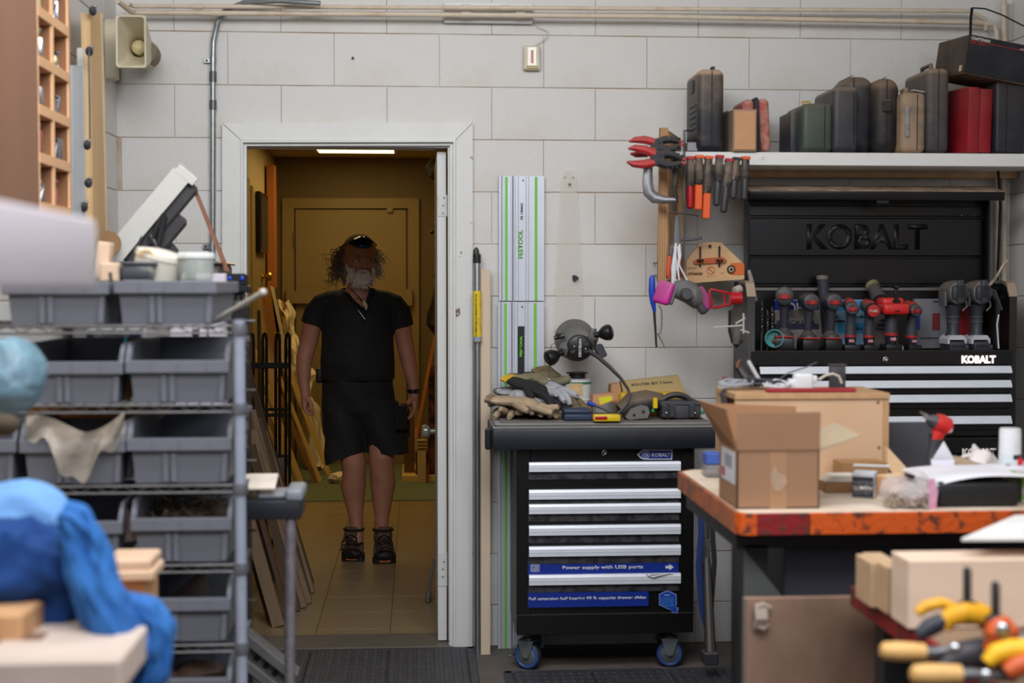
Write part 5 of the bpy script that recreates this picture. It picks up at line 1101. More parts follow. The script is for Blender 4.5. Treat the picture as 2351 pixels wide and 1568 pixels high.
bb = B(); bb.tube([at(1095,598,5.52), at(1097,1515,5.45)], .0135, 14); bb.build('tube', mat('bright tube', (176,180,186), .25, .9), t)
bb = B(); bb.tube([at(1095,668,5.50), at(1096,786,5.495)], .0165, 16); bb.build('yellow_label', mat('yellow print', (226,196,40), .45, col2=(180,150,40), nz=(60,.1), thr=(.5,.7)), t)
text('ALUMINUM EXTENSION POLE', at(1093,725,5.478), .006, bkg, t, rot=RV, wfit=.17)
bb = B(); bb.tube([at(1096,773,5.49), at(1096,784,5.49)], .017, 16); bb.build('grey_label', mat('label grey', (150,156,170), .4), t)
bb = B(); bb.tube([at(1095,604,5.52), at(1095,584,5.52)], .0155, 14); bb.loft([(at(1094,586,5.52),.012,.012),(at(1093,574,5.52),.011,.011),(at(1094,568,5.52),.005,.005)], 12); bb.build('black_tip', bkg, t)
b = B(); q0, q1 = at(1104,618,5.52), at(1104,1518,5.44); wd = .035
b.add([q0, q0+V((.036,0,0)), q0+V((.036,.02,0)), q0+V((0,.02,0)), q1, q1+V((.036,0,0)), q1+V((.036,.02,0)), q1+V((0,.02,0))], [(0,1,5,4),(1,2,6,5),(2,3,7,6),(3,0,4,7),(0,3,2,1),(4,5,6,7)])
tag(b.build('wood_strip', mat('pale maple strip', (206,186,162), .6, nz=(6,.05), wave=('X', 6, 3, (196,168,140), .3), stretch=(1,1,.1))), 'pale plain wood strip leaning beside the silver pole', 'strip')
# behind / right of the cabinet: jack and straps
t = T('trolley_jack_handle', 'dark upright handle bar with a red band between cabinet and bench', 'handle bar')
bb = B(); bb.tube([at(1618,1160,5.2), at(1622,1270,5.15), at(1632,1525,5.0)], [.012,.014,.022], 10); bb.build('bar', bkg, t)
bb = B(); bb.tube([at(1618,1180,5.2), at(1619,1210,5.19)], .0145, 12); bb.build('red_band', redp, t)
bb = B(); bb.px(1612,1240,1630,1360,5.13,.01,.002); bb.build('grey_sleeve', mat('worn grey sleeve', (90,88,90), .5, col2=(60,58,60), nz=(20,.1)), t)
bb = B(); bb.px(1617,1500,1650,1528,4.98,.06,.004); bb.build('foot', mdk, t)
t = T('ratchet_strap', 'blue webbing strap hanging beside the dark upright bar', 'strap')
bb = B(); pts = [(1606,1120),(1610,1220),(1604,1300),(1612,1400),(1638,1490)]; bb.loft([(at(x,y,5.11), .012, .002) for x, y in pts], 8); bb.build('webbing', mat('navy webbing', (30,52,104), .8), t)
bb = B(); pts = [(1634,1200),(1640,1290),(1634,1370),(1628,1470),(1636,1525)]; bb.loft([(at(x,y,5.12), .010, .002) for x, y in pts], 8); bb.build('webbing', mat('dark webbing', (36,36,42), .8), t)
# ------------------------------------------------------------------ workbench on the right with its clutter
BY = 3.28; BZ = at(1900,1178,BY).z; bxl = at(1693,1180,BY).x; BR = 2.25; BB = 4.08
t = T('workbench', 'workbench with pale dusty top and chipped orange and red painted edge', 'workbench', (1.5, 3.7, 0))
topm = mat('dusty bench top', (222,206,188), .75, col2=(196,172,148), nz=(5,.1), bump=.1, bscale=60)
eo = mat('chipped orange paint', (204,84,20), .55, col2=(84,48,34), nz=(34,.1), thr=(.52,.62), bump=.2, bscale=60)
er = mat('chipped dark red paint', (136,24,26), .55, col2=(80,48,40), nz=(30,.1), thr=(.46,.58), bump=.2, bscale=60)
eb = mat('chipped brown orange edge', (176,98,60), .6, col2=(120,88,70), nz=(30,.1), thr=(.45,.58), bump=.2, bscale=60)
ZE = BZ-.051
bb = B(); bb.prism([(bxl+.03,BY+.012),(BR,BY+.012),(BR,BB),(bxl+.05,BB),(bxl+.012,BB-.04),(bxl+.012,BY+.03)], .048, (0,0,BZ-.048), (1,0,0), (0,1,0)); bb.build('top', topm, t)
xr0, xr1 = at(1738,1200,BY).x, at(1860,1200,BY).x
bb = B(); bb.prism([(bxl+.001,BY+.03),(bxl+.01,BY+.008),(bxl+.03,BY),(xr0,BY),(xr0,BY+.013),(bxl+.03,BY+.013),(bxl+.013,BY+.03)], .0505, (0,0,ZE), (1,0,0), (0,1,0)); bb.build('edge_corner', eo, t)
bb = B(); bb.ext(xr0+.0005, xr1-.0005, BY-.001, BY+.013, ZE, BZ-.0005, .001); bb.build('edge_strip', er, t)
bb = B(); bb.ext(xr1+.0005, BR, BY, BY+.013, ZE, BZ-.0005, .001); bb.build('edge_strip', eo, t)
bb = B(); bb.prism([(bxl,BY+.031),(bxl+.013,BY+.031),(bxl+.013,BB-.04),(bxl+.05,BB-.001),(bxl+.05,BB+.012),(bxl,BB-.035)], .0505, (0,0,ZE), (1,0,0), (0,1,0)); bb.build('edge_strip', eb, t)
slate = mat('dark slate cabinet', (62,62,72), .5, nz=(4,.08)); slate2 = mat('grey green steel', (86,88,88), .5, nz=(4,.08)); deepb = mat('dark steel frame', (38,38,40), .5)
bb = B(); bb.ext(bxl+.02, BR, BY+.1, BB-.06, ZE-.05, ZE-.001, .002); bb.ext(at(1703,1300,3.4).x, at(1703,1300,3.4).x+.06, 3.38, 3.44, 0, ZE-.04, .002); bb.ext(bxl+.36, bxl+.42, 3.95, 4.01, 0, ZE-.04, .002); bb.build('frame', deepb, t)
bb = B(); bb.prism([(0,ZE-.05-.0),(0,.0),(.09,.0),(.09,ZE-.16)], .004, (at(1706,1300,3.38).x, 3.375, 0), (1,0,0), (0,0,1)); bb.build('leg_plate', slate2, t)
xs = at(1800,1300,3.42).x; xm = at(2218,1300,3.42).x
for a, b_ in ((xs, xm-.004), (xm+.004, BR-.02)): bb = B(); bb.ext(a, b_, 3.42, 3.44, .06, ZE-.01, .003); bb.build('cabinet_door', slate, t)
bb = B(); bb.ext(xs, BR-.02, 3.44, BB-.08, .05, ZE-.01); bb.build('cabinet_body', deepb, t)
Zb = BZ+.0008
def ob(x, Y, dz=0): return V((at(x, 1100, Y).x, Y, Zb+dz))
kraft = mat('kraft cardboard', (152,116,88), .8, nz=(4,.05)); kraft_in = mat('kraft inside', (150,108,76), .85, nz=(4,.06)); kraftp = mat('pale kraft', (170,152,126), .8, nz=(5,.05))
# big open carton
cx0, cx1 = at(1692,1100,3.35).x, at(1881,1100,3.35).x; ch = at(1800,1033,3.35).z-Zb; fh = at(1800,946,3.35).z-Zb
t = T('cardboard_box', 'large open brown cardboard box at the front of the workbench', 'box', ((cx0+cx1)/2, 3.35, Zb))
bb = B(); w3 = .003; D2 = 3.35+.20
bb.ext(cx0, cx1, 3.35, 3.35+w3, Zb, Zb+ch); bb.ext(cx0, cx1, D2-w3, D2, Zb, Zb+ch); bb.ext(cx0, cx0+w3, 3.35, D2, Zb, Zb+ch); bb.ext(cx1-w3, cx1, 3.35, D2, Zb, Zb+ch); bb.ext(cx0, cx1, 3.35, D2, Zb, Zb+w3)
bb.build('carton', kraft, t)
def flap(p0, p1, p2, p3, m_):
    bb = B(); P_ = [V(p) for p in (p0,p1,p2,p3)]; n = (P_[1]-P_[0]).cross(P_[3]-P_[0]).normalized()*w3
    bb.add(P_+[p+n for p in P_], [(0,1,2,3),(7,6,5,4),(0,4,5,1),(1,5,6,2),(2,6,7,3),(3,7,4,0)]); return bb.build('flap', m_, t)
flap((cx0,3.35,Zb+ch),(cx1,3.35,Zb+ch),(cx1,3.345,Zb+fh),(cx0,3.345,Zb+fh), kraft)
flap((cx0,D2,Zb+ch),(cx1,D2,Zb+ch),(cx1,D2+.02,Zb+ch+.085),(cx0-.03,D2+.02,Zb+ch+.095), kraft_in)
e = at(1620,928,3.45)
flap((cx0,3.36,Zb+ch),(cx0,D2-.01,Zb+ch),(e.x-.004,D2-.02,e.z+.004),(e.x+.03,3.36,e.z-.004), kraft_in)
e = at(1962,992,3.42)
flap((cx1,3.36,Zb+ch-.002),(cx1,D2-.01,Zb+ch-.002),(e.x-.012,D2-.0,e.z+.012),(e.x,3.37,e.z-.002), kraftp)
bb = B(); bb.ext(cx0-.0012, cx0, 3.37, D2-.03, Zb+.055, Zb+ch-.008); lb = bb.build('shipping_label', mat('label paper', (206,208,214), .5, nz=(60,.08)), t)
bb = B()
for k in range(12): bb.ext(cx0-.0018, cx0-.001, 3.40+.007*k, 3.40+.007*k+.0035, Zb+.09, Zb+ch-.02)
bb.build('barcode', mat('barcode grey', (140,140,148), .6), lb)
bb = B(); bb.ext(cx0-.0018, cx0-.001, 3.48, 3.51, Zb+.062, Zb+.085); bb.build('red_mark', mat('label red', (170,60,60), .5), lb)
bb = B(); bb.px(1768,1037,1806,1167,3.349,.001); bb.build('packing_tape', mat('brown tape', (166,128,96), .3, nz=(20,.04)), t)
bb = B(); bb.pxpoly([(1780,1068),(1786,1085),(1804,1092),(1808,1108),(1790,1130),(1778,1128),(1768,1096)], 3.348, .001); bb.build('torn_tape', mat('glossy tape', (198,170,146), .15, alpha=.7), t)
# plywood cabinet behind
px0, px1 = at(1688,1000,3.83).x, at(2040,1000,3.83).x; pzt = at(1850,903,3.83).z
birch = mat('birch ply face', (200,166,134), .55, nz=(3,.05), wave=('X', 1.5, 5, (188,152,118), .35), stretch=(1,1,.4)); bedge = mat('birch ply edge', (180,142,104), .6, nz=(30,.1))
t = T('plywood_cabinet', 'birch plywood box cabinet standing on the bench behind the carton', 'cabinet', ((px0+px1)/2, 3.95, Zb))
bb = B(); bb.ext(px0, px1, 3.83, 3.845, Zb, pzt-.018, .001); bb.build('front_panel', birch, t)
bb = B(); bb.ext(px0-.002, px1+.001, 3.825, 4.08, pzt-.016, pzt, .001); bb.build('top_panel', bedge, t)
bb = B(); bb.ext(px1-.017, px1, 3.846, 4.075, Zb, pzt-.017, .001); bb.build('side_panel', bedge, t)
bb = B(); bb.ext(px0, px0+.015, 4.04, 4.075, Zb, pzt-.017, .001); bb.ext(px0, px0+.015, 3.846, 4.04, Zb, pzt-.12, .001); bb.build('side_panel', bedge, t)
bb = B(); bb.ext(px0, px1, 4.065, 4.08, Zb, pzt-.018, .001); bb.build('back_panel', bedge, t)
for p in ((2016,924),(2018,1028)): bb = B(); bb.lathe([(.0045,0),(.0045,-.0008)], at(*p,3.8298), 'Y', 12); bb.build('screw', mat('countersunk wood', (120,84,56), .6), t)
for x in (2027,): bb = B(); bb.px(x,905,2039.5,1108,3.829,.002); bb.build('edge_band', bedge, t)
PZ = pzt+.001
# stuff on the cabinet top
t = T('spirit_level', 'thin dark red strip lying along the front of the plywood cabinet top', 'strip'); bb = B(); a_, c_ = at(1762,880,3.86), at(1964,888,3.86); bb.ext(a_.x, c_.x, 3.85, 3.89, PZ, PZ+.010, .002); bb.build('bar', mat('dull crimson', (150,40,48), .45), t)
t = T('power_adapter', 'white wall plug adapter on the plywood cabinet top', 'adapter'); bb = B(); q = at(1843,870,3.95); bb.rbox((q.x, 3.95, PZ+.024), (.052,.04,.046), .008, 3); bb.rbox((q.x-.028, 3.95, PZ+.016), (.03,.035,.03), .006, 2); bb.rbox((q.x+.03,3.95,PZ+.03),(.02,.03,.022),.006,2); bb.build('body', whp, t)
t = T('black_charger', 'upright flat black device on the plywood cabinet top', 'charger'); bb = B(); q = at(1922,860,4.0); bb.rbox((q.x, 4.0, PZ+.032), (.046,.02,.064), .004, 2); bb.rbox((q.x-.0,4.0,PZ+.066),(.05,.024,.006),.002,1); bb.build('body', mdk, t)
rnd = random.Random(5)
def coil(lab, x, Y, m_, r, n=3, w0=.035, seed=1, name='cable'):
    rr_ = random.Random(seed); c = V((at(x, 880, Y).x, Y, PZ)); pts = []
    for k in range(n*12):
        a = 2*math.pi*k/12; ra = w0*(1+.35*math.sin(a*.37+seed)); pts.append(c+V((math.cos(a)*ra*1.5+rr_.uniform(-.004,.004), math.sin(a)*ra*.8, r+.0035*(k//12)+abs(rr_.gauss(0,.004))+.008*abs(math.sin(a*.5+seed)))))
    t = T(name, lab, 'cable'); bb = B(); bb.tube(pts, r, 6); bb.build('cord', m_, t); return t
coil('tangle of grey cable at the left end of the plywood cabinet top', 1690, 3.96, mat('light grey cable', (150,152,158), .5), .0032, 4, .026, 1)
coil('tangle of black cable behind the grey cable on the cabinet top', 1715, 4.0, bkg, .003, 4, .034, 2)
coil('tangle of dark cable in the middle of the cabinet top', 1765, 3.98, mat('dark grey cable', (60,60,66), .5), .003, 5, .034, 3)
coil('white cable heap beside the white wall plug', 1785, 3.93, mat('white cable', (200,202,206), .4), .0028, 3, .022, 4)
t = T('cable', 'cream cable arching over beside the upright black device', 'cable'); bb = B(); bb.tube([V((at(x,870,3.93).x, 3.93, max(PZ+.004, at(x,y,3.93).z))) for x,y in ((1880,872),(1895,862),(1912,858),(1926,864),(1933,880))], .0036, 8); bb.build('cord', mat('cream cable', (190,184,170), .4), t)
t = T('cable', 'thin grey cord curving up from the heap toward the chest', 'cable'); bb = B(); bb.tube([V((at(x,870,4.0).x, 4.0, max(PZ+.004, at(x,y,4.0).z))) for x,y in ((1780,878),(1810,856),(1850,843),(1875,832))], .002, 6); bb.build('cord', mat('dark grey cable'), t)
t = T('chopstick_probe', 'pale grey stick propped up from the cable tangle', 'stick'); bb = B(); bb.tube([V((at(1752,880,4.02).x,4.02,PZ+.005)), at(1737,862,4.03), at(1718,829,4.05)], .006, 8); bb.build('stick', mat('pale stick', (170,168,168), .5), t)
t = T('brush', 'black and rust coloured brush leaning at the cabinet top left end', 'brush'); bb = B(); bb.tube([V((at(1722,880,4.04).x,4.04,PZ+.012)), at(1705,858,4.05), at(1690,836,4.06)], [.012,.011,.008], 10); bb.build('head', bkg, t); bb = B(); bb.tube([at(1692,845,4.04), at(1696,830,4.05), at(1702,826,4.05)], .004, 6); bb.build('wire', mat('rust wire', (110,62,50), .5), t); bb = B(); bb.tube([V((at(1658,872,4.0).x,4.0,PZ+.012)), at(1662,866,4.0), at(1672,866,4.0)], .004, 6); bb.build('wire', mat('rust wire', (110,62,50), .5), t)
t = T('cable_bunch', 'thin dark cords hanging over the cabinet left edge', 'cord'); bb = B()
for k in range(4): bb.tube([V((px0-.004+.004*k, 3.93+.02*k, PZ+.003)), V((px0-.008, 3.92+.02*k, PZ-.01)), V((px0-.007+.001*k, 3.9+.02*k, PZ-.05-.02*k))], .0018, 5)
bb.build('cord', mat('dark grey cable'), t)
# left of carton: small blue box on a clear tub
t = T('small_blue_box', 'small blue box on a clear tub at the bench back left corner', 'box'); q = ob(1633,3.93); bb = B(); bb.rbox(q+V((0,0,.018)), (.045,.07,.034), .006, 2); bb.build('tub', mat('clear tub', (140,140,144), .2, alpha=.55), t); bb = B(); bb.rbox(q+V((0.003,0,.052)), (.045,.06,.03), .002, 1); bb.build('box', mat('mid blue card', (60,90,170), .5), t)
# items right of the carton
t = T('flat_brown_box', 'low brown box holding white leaflets behind the carton', 'box')
bb = B(); q = ob(1925,3.62); bb.box(q+V((0,0,.013)), (.085,.06,.026), None, .001); bb.build('box', mat('mid kraft', (150,112,74), .8), t)
for k in range(4): bb = B(); bb.box(q+V((-.002+.003*k,0,.030+.0045*k)), (.08-.004*k,.055,.0035), rz(3*k-4), .001); bb.build('leaflet', mat('leaflet paper', (214,206,194), .7), t)
t = T('tall_brown_box', 'brown cardboard box behind the dark printed one', 'box'); a_, c_ = at(1932,1062,3.72), at(2034,1140,3.72); bb = B(); bb.ext(a_.x, c_.x, 3.72, 3.80, Zb, a_.z, .001); bb.build('carton', mat('mid kraft'), t)
t = T('bulb_box', 'dark printed bulb box with white side beside the plastic bag', 'box'); q0, q1 = at(1957,1086,3.5), at(2005,1160,3.5); o_ = V(((q0.x+q1.x)/2, 3.5, Zb)); hh = q0.z-Zb
bb = B(); bb.box((0,.03,hh/2), (.055,.055,hh), None, .002, Matrix.Translation(o_+V((.0,0,0))) @ Matrix.Rotation(rad(-26),4,'Z')); bb.build('carton', mat('white card', (206,208,216), .5), t)
M = Matrix.Translation(o_) @ Matrix.Rotation(rad(-26),4,'Z')
bb = B(); bb.box((0,.0015,hh/2-.004), (.053,.001,hh-.012), None, 0, M); bb.build('dark_panel', mat('dark violet print', (46,44,54), .4, nz=(5,.2)), t)
R3 = M.to_3x3() @ RX90
text('HIGH', M @ V((0,0,hh*.60)), .011, mat('dim print', (120,120,126), .5), t, rot=R3, wfit=.044); text('LUMEN', M @ V((0,0,hh*.40)), .010, mat('print white'), t, rot=R3, wfit=.044); text('OUTPUT', M @ V((0,0,hh*.2)), .009, mat('dim print'), t, rot=R3, wfit=.044); text('BULB 40W', M @ V((0,0,hh*.83)), .004, mat('dim print'), t, rot=R3, wfit=.034)
bb = B(); M2 = M @ Matrix.Translation((.0282,.03,hh*.5)); bb.ell((0,0,.008), (.0008,.012,.016), None, 12, 8, M2); bb.box((0,0,-.016), (.0012,.01,.02), None, .0004, M2); bb.build('bulb_picture', mat('dim bulb print', (96,104,118), .5), t)
b = B(); a_ = at(1960,1068,3.65); c_ = at(2045,1072,3.65); b.tube([V((a_.x,3.65,a_.z)), V((c_.x,3.66,c_.z))], .0035, 8); tag(b.build('white_rod', whp), 'thin white rod resting across the brown box', 'rod')
pl = mat('pale triangle offcut', (224,190,150), .6, nz=(5,.05))
t = T('wood_offcut', 'pale wedge shaped wood offcut leaning right of the plywood cabinet', 'offcut'); bb = B(); bb.pxpoly([(2038,1027),(2090,1083),(2072,1112),(2038,1072)], 3.74, .02); bb.build('wedge', pl, t)
t = T('wood_offcut', 'orange brown block with pale top behind the plastic bag', 'offcut'); bb = B(); q = ob(2050,3.56); bb.box(q+V((0,0,.022)), (.045,.07,.042), rz(35), .001); bb.build('block', mat('orange pine', (204,146,92), .6, nz=(6,.1)), t); bb = B(); bb.box(q+V((0.01,0.02,.0455)), (.075,.05,.004), rz(30), .001); bb.build('pale_slip', pl, t)
# plastic bag with hardware
clr = mat('clear crumpled plastic', (214,206,204), .12, alpha=.42, nz=(10,.1), bump=.7, bscale=60)
t = T('plastic_bag', 'clear plastic bag of small parts with a pink label on the bench', 'bag'); q = ob(2085,3.36)
bb = B(); bb.ell(q+V((-.0,.0,.033)), (.072,.05,.036), None, 24, 14); bb.ell(q+V((.025,.0,.052)), (.036,.03,.034), None, 16, 10); bb.jit(.014,28,2); bb.build('bag', clr, t)
bb = B(); rnd = random.Random(3)
for k in range(90): p = q+V((rnd.uniform(-.062,.04), rnd.uniform(-.046,.0), rnd.uniform(.006,.045))); bb.rbox(p, (rnd.uniform(.008,.02),.007,.006), .002, 1, None, Euler((rnd.random()*3,rnd.random()*3,rnd.random()*3)).to_matrix())
bb.build('small_parts', mat('brown parts', (150,128,104), .5, col2=(190,182,170), nz=(40,.1)), t, kind='stuff')
bb = B(); bb.pxpoly([(2131,1103),(2146,1098),(2153,1130),(2149,1170),(2133,1172)], 3.32, .004); bb.build('pink_label', mat('pink label', (206,140,176), .4, col2=(226,180,200), nz=(30,.1)), t)
bb = B(); bb.box(at(2088,1092,3.34), (.022,.02,.010), ry(15), .002); bb.build('black_clip', bkg, t)
# black case
t = T('flat_case', 'flat rounded black case at the front of the bench under white paper', 'case'); a_, c_ = at(2155,1108,3.34), at(2341,1168,3.34); bb = B(); bb.rbox(((a_.x+c_.x)/2, 3.43, Zb+(a_.z-Zb)/2), (c_.x-a_.x, .18, a_.z-Zb), .010, 3); bb.build('shell', mat('matt black case', (26,26,28), .55, nz=(8,.15)), t)
bb = B(); bb.rbox(((a_.x+c_.x)/2, 3.43, Zb+(a_.z-Zb)*.62), (c_.x-a_.x+.001, .181, .0025), .001, 1); bb.build('seam', seamm, t)
cz = a_.z+.003
papm = mat('white paper sheet', (222,220,228), .6, nz=(6,.03))
t = T('paper_sheet', 'large white paper draped over the flat black case', 'paper'); xa, xb = at(2098,1085,3.5).x, XR-.25
def pf(u, v):
    x = xa+(xb-xa)*u; y = 3.345+.27*v; edge = max(0, (.17-u)/.17)
    z = cz+.011+.005*math.sin(u*11+v*3)+.003*math.sin(v*9+u*5)-.020*edge*edge
    return V((x, y-.012*math.sin(u*9), z - (.003+.003*abs(math.sin(u*7)))*max(0,(.12-v)/.12)))
bb = B(); bb.sheet(pf, 46, 20); o_ = bb.build('sheet', papm, t, solid=.0012, sharp=80)
t = T('folded_paper', 'folded white paper tent standing on the paper sheet', 'paper'); zz = cz+.014
bb = B(); bb.pxpoly([(2142,1053),(2167,1013),(2191,1056)], 3.62, .002); bb.pxpoly([(2138,1054),(2192,1056),(2189,1074),(2139,1070)], 3.60, .002); bb.build('fold', mat('white paper sheet'), t)
t = T('spray_can', 'white spray can with red and black label on the bench right side', 'spray can'); q = at(2318,1090,3.55); q = V((q.x, 3.55, Zb)); zt2 = at(2318,983,3.55).z-Zb; r_ = .0275
bb = B(); bb.lathe([(r_-.003,0),(r_,.004),(r_,zt2*.62),(r_*.9,zt2*.66),(.016,zt2*.7)], q, 'Z', 28); bb.build('can', mat('white can', (198,206,210), .3, nz=(4,.03)), t)
bb = B(); bb.lathe([(r_*.96,zt2*.60),(r_*.99,zt2*.62),(r_*.97,zt2*.96),(r_*.9,zt2)], q, 'Z', 28); bb.build('cap', mat('white cap', (226,226,230), .35), t)
bb = B(); bb.sheet(lambda u,v: q+V((math.sin(u*1.3-.1)*(r_+.0006), -math.cos(u*1.3-.1)*(r_+.0006), zt2*(.54+.07*v))), 8, 1); bb.build('black_band', bkg, t)
bb = B(); bb.lathe([(.010,0),(.010,-.002)], q+V((.014,-r_*.86,zt2*.51)), 'Y', 18); bb.build('red_logo', mat('red oval', (206,30,46), .4), t)
bb = B()
for k in range(5): bb.box(q+V((-.015,-r_*.88,zt2*(.1+.09*k))), (.012,.001,.008), rz(-30))
bb.build('fine_print', mat('label print grey', (170,160,165), .5), t)
bb = B(); bb.lathe([(.006,0),(.006,-.0015)], q+V((.018,-r_*.8,zt2*.16)), 'Y', 14); bb.build('colour_dot', mat('yellow green dot', (160,190,60), .4), t)
t = T('crumpled_rag', 'crumpled white plastic wrap with faint red print beside the spray can', 'wrap'); bb = B(); bb.ell(at(2245,1058,3.68), (.048,.035,.03), None, 20, 12); bb.jit(.028,35,4); bb.build('wrap', mat('white wrap', (222,214,214), .5, col2=(226,150,150), nz=(9,.1), thr=(.6,.66), bump=.5, bscale=40), t)
t = T('cardboard_piece', 'bent brown cardboard sleeve under the crumpled white wrap', 'cardboard'); bb = B(); bb.pxpoly([(2182,1082),(2204,1051),(2222,1054),(2296,1078),(2290,1086)], 3.60, .05); bb.build('sleeve', mat('tan cardboard sleeve', (172,150,124), .8), t)
b = B(); b.ext(at(2346,1140,3.4).x, at(2351,1140,3.4).x+.1, 3.4, 3.5, Zb, Zb+.07, .002); tag(b.build('printed_carton', mat('green white print', (120,170,80), .5, col2=(200,196,206), nz=(12,.1), thr=(.45,.5))), 'green and white carton at the right frame edge on the bench', 'box')
t = T('dark_sheet', 'dark grey flat slab standing at the bench back right of the ply cabinet', 'panel'); a_, c_ = at(2042,970,3.98), at(2140,1090,3.98); bb = B(); bb.ext(a_.x, c_.x, 3.98, 4.0, Zb, a_.z, .003); bb.build('slab', mat('slate slab', (70,72,80), .5, nz=(4,.1)), t)
# red driver standing on the bench pointing left
t = T('impact_driver', 'red and black impact driver standing behind the white papers', 'power tool'); o = at(2160,1070,3.8); s_ = 1.0
def A_(x, y, Y=3.8): return at(x, y, Y)
bb = B(); bb.loft([(A_(2128,962),.008,.008),(A_(2137,965),.017,.017),(A_(2150,970),.022,.022)], 18); bb.build('nose_cone', mdk, t)
bb = B(); bb.tube([A_(2112,946), A_(2121,951)], .0035, 8); bb.tube([A_(2120,951), A_(2131,960)], [.006,.008], 12); bb.build('bit_holder', chrome, t)
bb = B(); bb.loft([(A_(2147,968),.024,.024),(A_(2160,973),.027,.027),(A_(2176,980),.024,.024),(A_(2183,984),.014,.014)], 18); bb.build('motor_housing', rb, t)
bb = B(); bb.loft([(A_(2158,985),.020,.016),(A_(2152,1000),.017,.016),(A_(2147,1012),.015,.015)], 14); bb.build('grip_upper', rb, t)
bb = B(); bb.loft([(A_(2148,1008),.0165,.017),(A_(2146,1030),.018,.018),(A_(2142,1060),.018,.02),(V((A_(2141,1070).x,3.8,Zb+.03)),.022,.026)], 14); bb.build('handle', mdk, t)
bb = B(); bb.rbox((A_(2141,1070).x,3.8,Zb+.016), (.055,.075,.032), .006, 2); bb.build('battery', mbk, t)
bb = B(); bb.tube([A_(2139,995), A_(2138,1008)], .007, 8); bb.build('trigger', bkg, t)
bb = B(); bb.lathe([(.009,0),(.009,-.004)], A_(2179,986,3.785), 'Y', 14); bb.build('logo', mat('pale red print', (220,170,170), .4), t)

# ------------------------------------------------------------------ nearer bench at the lower right
Y2 = 3.02; Z2 = .775; X2 = .943
t = T('low_bench', 'lower nearby bench with chipped dark red edge at the lower right', 'workbench', (1.4, 2.4, 0))
bb = B(); bb.ext(X2+.01, 2.0, 1.5, Y2-.01, Z2-.04, Z2, .002); bb.build('top', mat('brown bench top', (128,104,82), .7, nz=(6,.15)), t)
bb = B(); bb.ext(X2-.002, X2+.009, 1.5, Y2, Z2-.045, Z2-.001, .002); bb.build('edge_strip', er, t)
for a, y in ((X2+.06,1.6),(X2+.06,Y2-.1),(1.9,1.6),(1.9,Y2-.1)): bb = B(); bb.ext(a-.03, a+.03, y-.03, y+.03, 0, Z2-.04, .003); bb.build('leg', deepb, t)
t = T('brown_board', 'worn brown plywood board standing upright before the bench cabinet', 'board')
a_ = at(1713,1374,3.08); bb = B(); bb.ext(a_.x, 2.0, 3.08, 3.098, 0.0, a_.z, .001); bb.build('board', mat('worn brown ply', (150,120,102), .6, col2=(118,92,76), nz=(3,.1), bump=.1, bscale=30, stretch=(1,1,.6)), t)
bb = B(); bb.ext(a_.x-.004, a_.x, 3.079, 3.099, 0.0, a_.z, .0005); bb.build('edge_band', mat('grey edge', (110,104,100), .5), t)
bb = B()
for k in range(3): bb.tube([at(1738+k*9,1395,3.07), at(1741+k*8,1420,3.06), at(1736+k*9,1440,3.07)], .007, 8)
bb.tube([at(1734,1393,3.07), at(1752,1388,3.068), at(1768,1396,3.07)], .006, 8); bb.tube([at(1740,1438,3.066), at(1752,1444,3.06), at(1764,1434,3.07)], .005, 8); bb.build('cord_hank', mat('grey cord', (150,136,124), .7), t)
pinep = mat('pale planed pine', (226,200,178), .6, nz=(4,.05), wave=('Z', 4, 3, (210,180,156), .25), stretch=(.2,1,1)); pines = mat('pine end', (190,158,126), .7, nz=(10,.08))
Zt = Z2+.001
def lum(label, x0, y0, x1, Y, dep, m_=pinep, zb=None):
    b = B(); a_ = at(x0, y0, Y); c_ = at(x1, y0, Y); b.ext(a_.x, c_.x, Y, Y+dep, Zt if zb is None else zb, a_.z, .0015); return tag(b.build('pine_block', m_), label, 'wood block')
lum('small pale block at the far left corner of the low bench', 1981,1330,2003, 2.93, .05)
lum('short pine board on edge, far left of the pine stack', 2000,1293,2036, 2.80, .10, pines)
lum('short pine board on edge right beside the far left one', 2037,1303,2084, 2.74, .16, pines)
lum('big pale planed pine board at the right of the low bench', 2087,1288,2560, 2.62, .10)
b = B(); P_ = [at(2200,1262,2.72), at(2351,1243,2.66)+V((.12,0,.0)), at(2351,1243,3.0)+V((.16,0,.03)), at(2290,1250,2.95)]
zt3 = at(2200,1288,2.62).z+.004
b.prism([(at(2198,1262,2.66).x,2.64),(2.0,2.60),(2.0,2.9),(at(2330,1240,2.9).x,2.9)], .006, (0,0,zt3+.03), (1,0,0), (0,1,0)); tag(b.build('white_sheet', mat('white sheet ply', (226,224,222), .6)), 'thin white wedge shaped sheet lying over the pine boards', 'sheet')
# clamps and handles in front
ylw = mat('yellow clamp plastic', (222,160,34), .45, nz=(8,.1)); orp = mat('burnt orange clamp', (196,84,34), .45, nz=(8,.12)); wood_h = mat('turned wooden handle', (216,170,104), .5, nz=(8,.08)); gst = mat('grey steel bar', (112,112,114), .4, .6, nz=(12,.1))
CYf = 2.25
def cl(x, y, Y=CYf): return at(x, y, Y)
def bar_tool(label, h0, h1, r, b1, Y):
    t = T('wood_handle_clamp', label, 'clamp'); a, b_, c_ = at(*h0,Y), at(*h1,Y), at(*b1,Y)
    d = (b_-a).normalized(); bb = B(); bb.loft([(a-d*.006,r*.5,r*.5),(a,r*.88,r*.88),(a+d*.02,r,r),(a+(b_-a)*.7,r*.95,r*.95),(b_,r*.85,r*.85)], 18); bb.build('handle', wood_h, t)
    bb = B(); bb.tube([b_, b_+d*.02], r*.6, 12); bb.tube([b_+d*.015, c_], r*.55, 12); bb.build('spindle', gst, t)
    bb = B(); bb.ell(b_+(c_-b_)*.42+V((0,-.012,.002)), (.011,.008,.011)); bb.build('rivet', chrome, t)
    return t
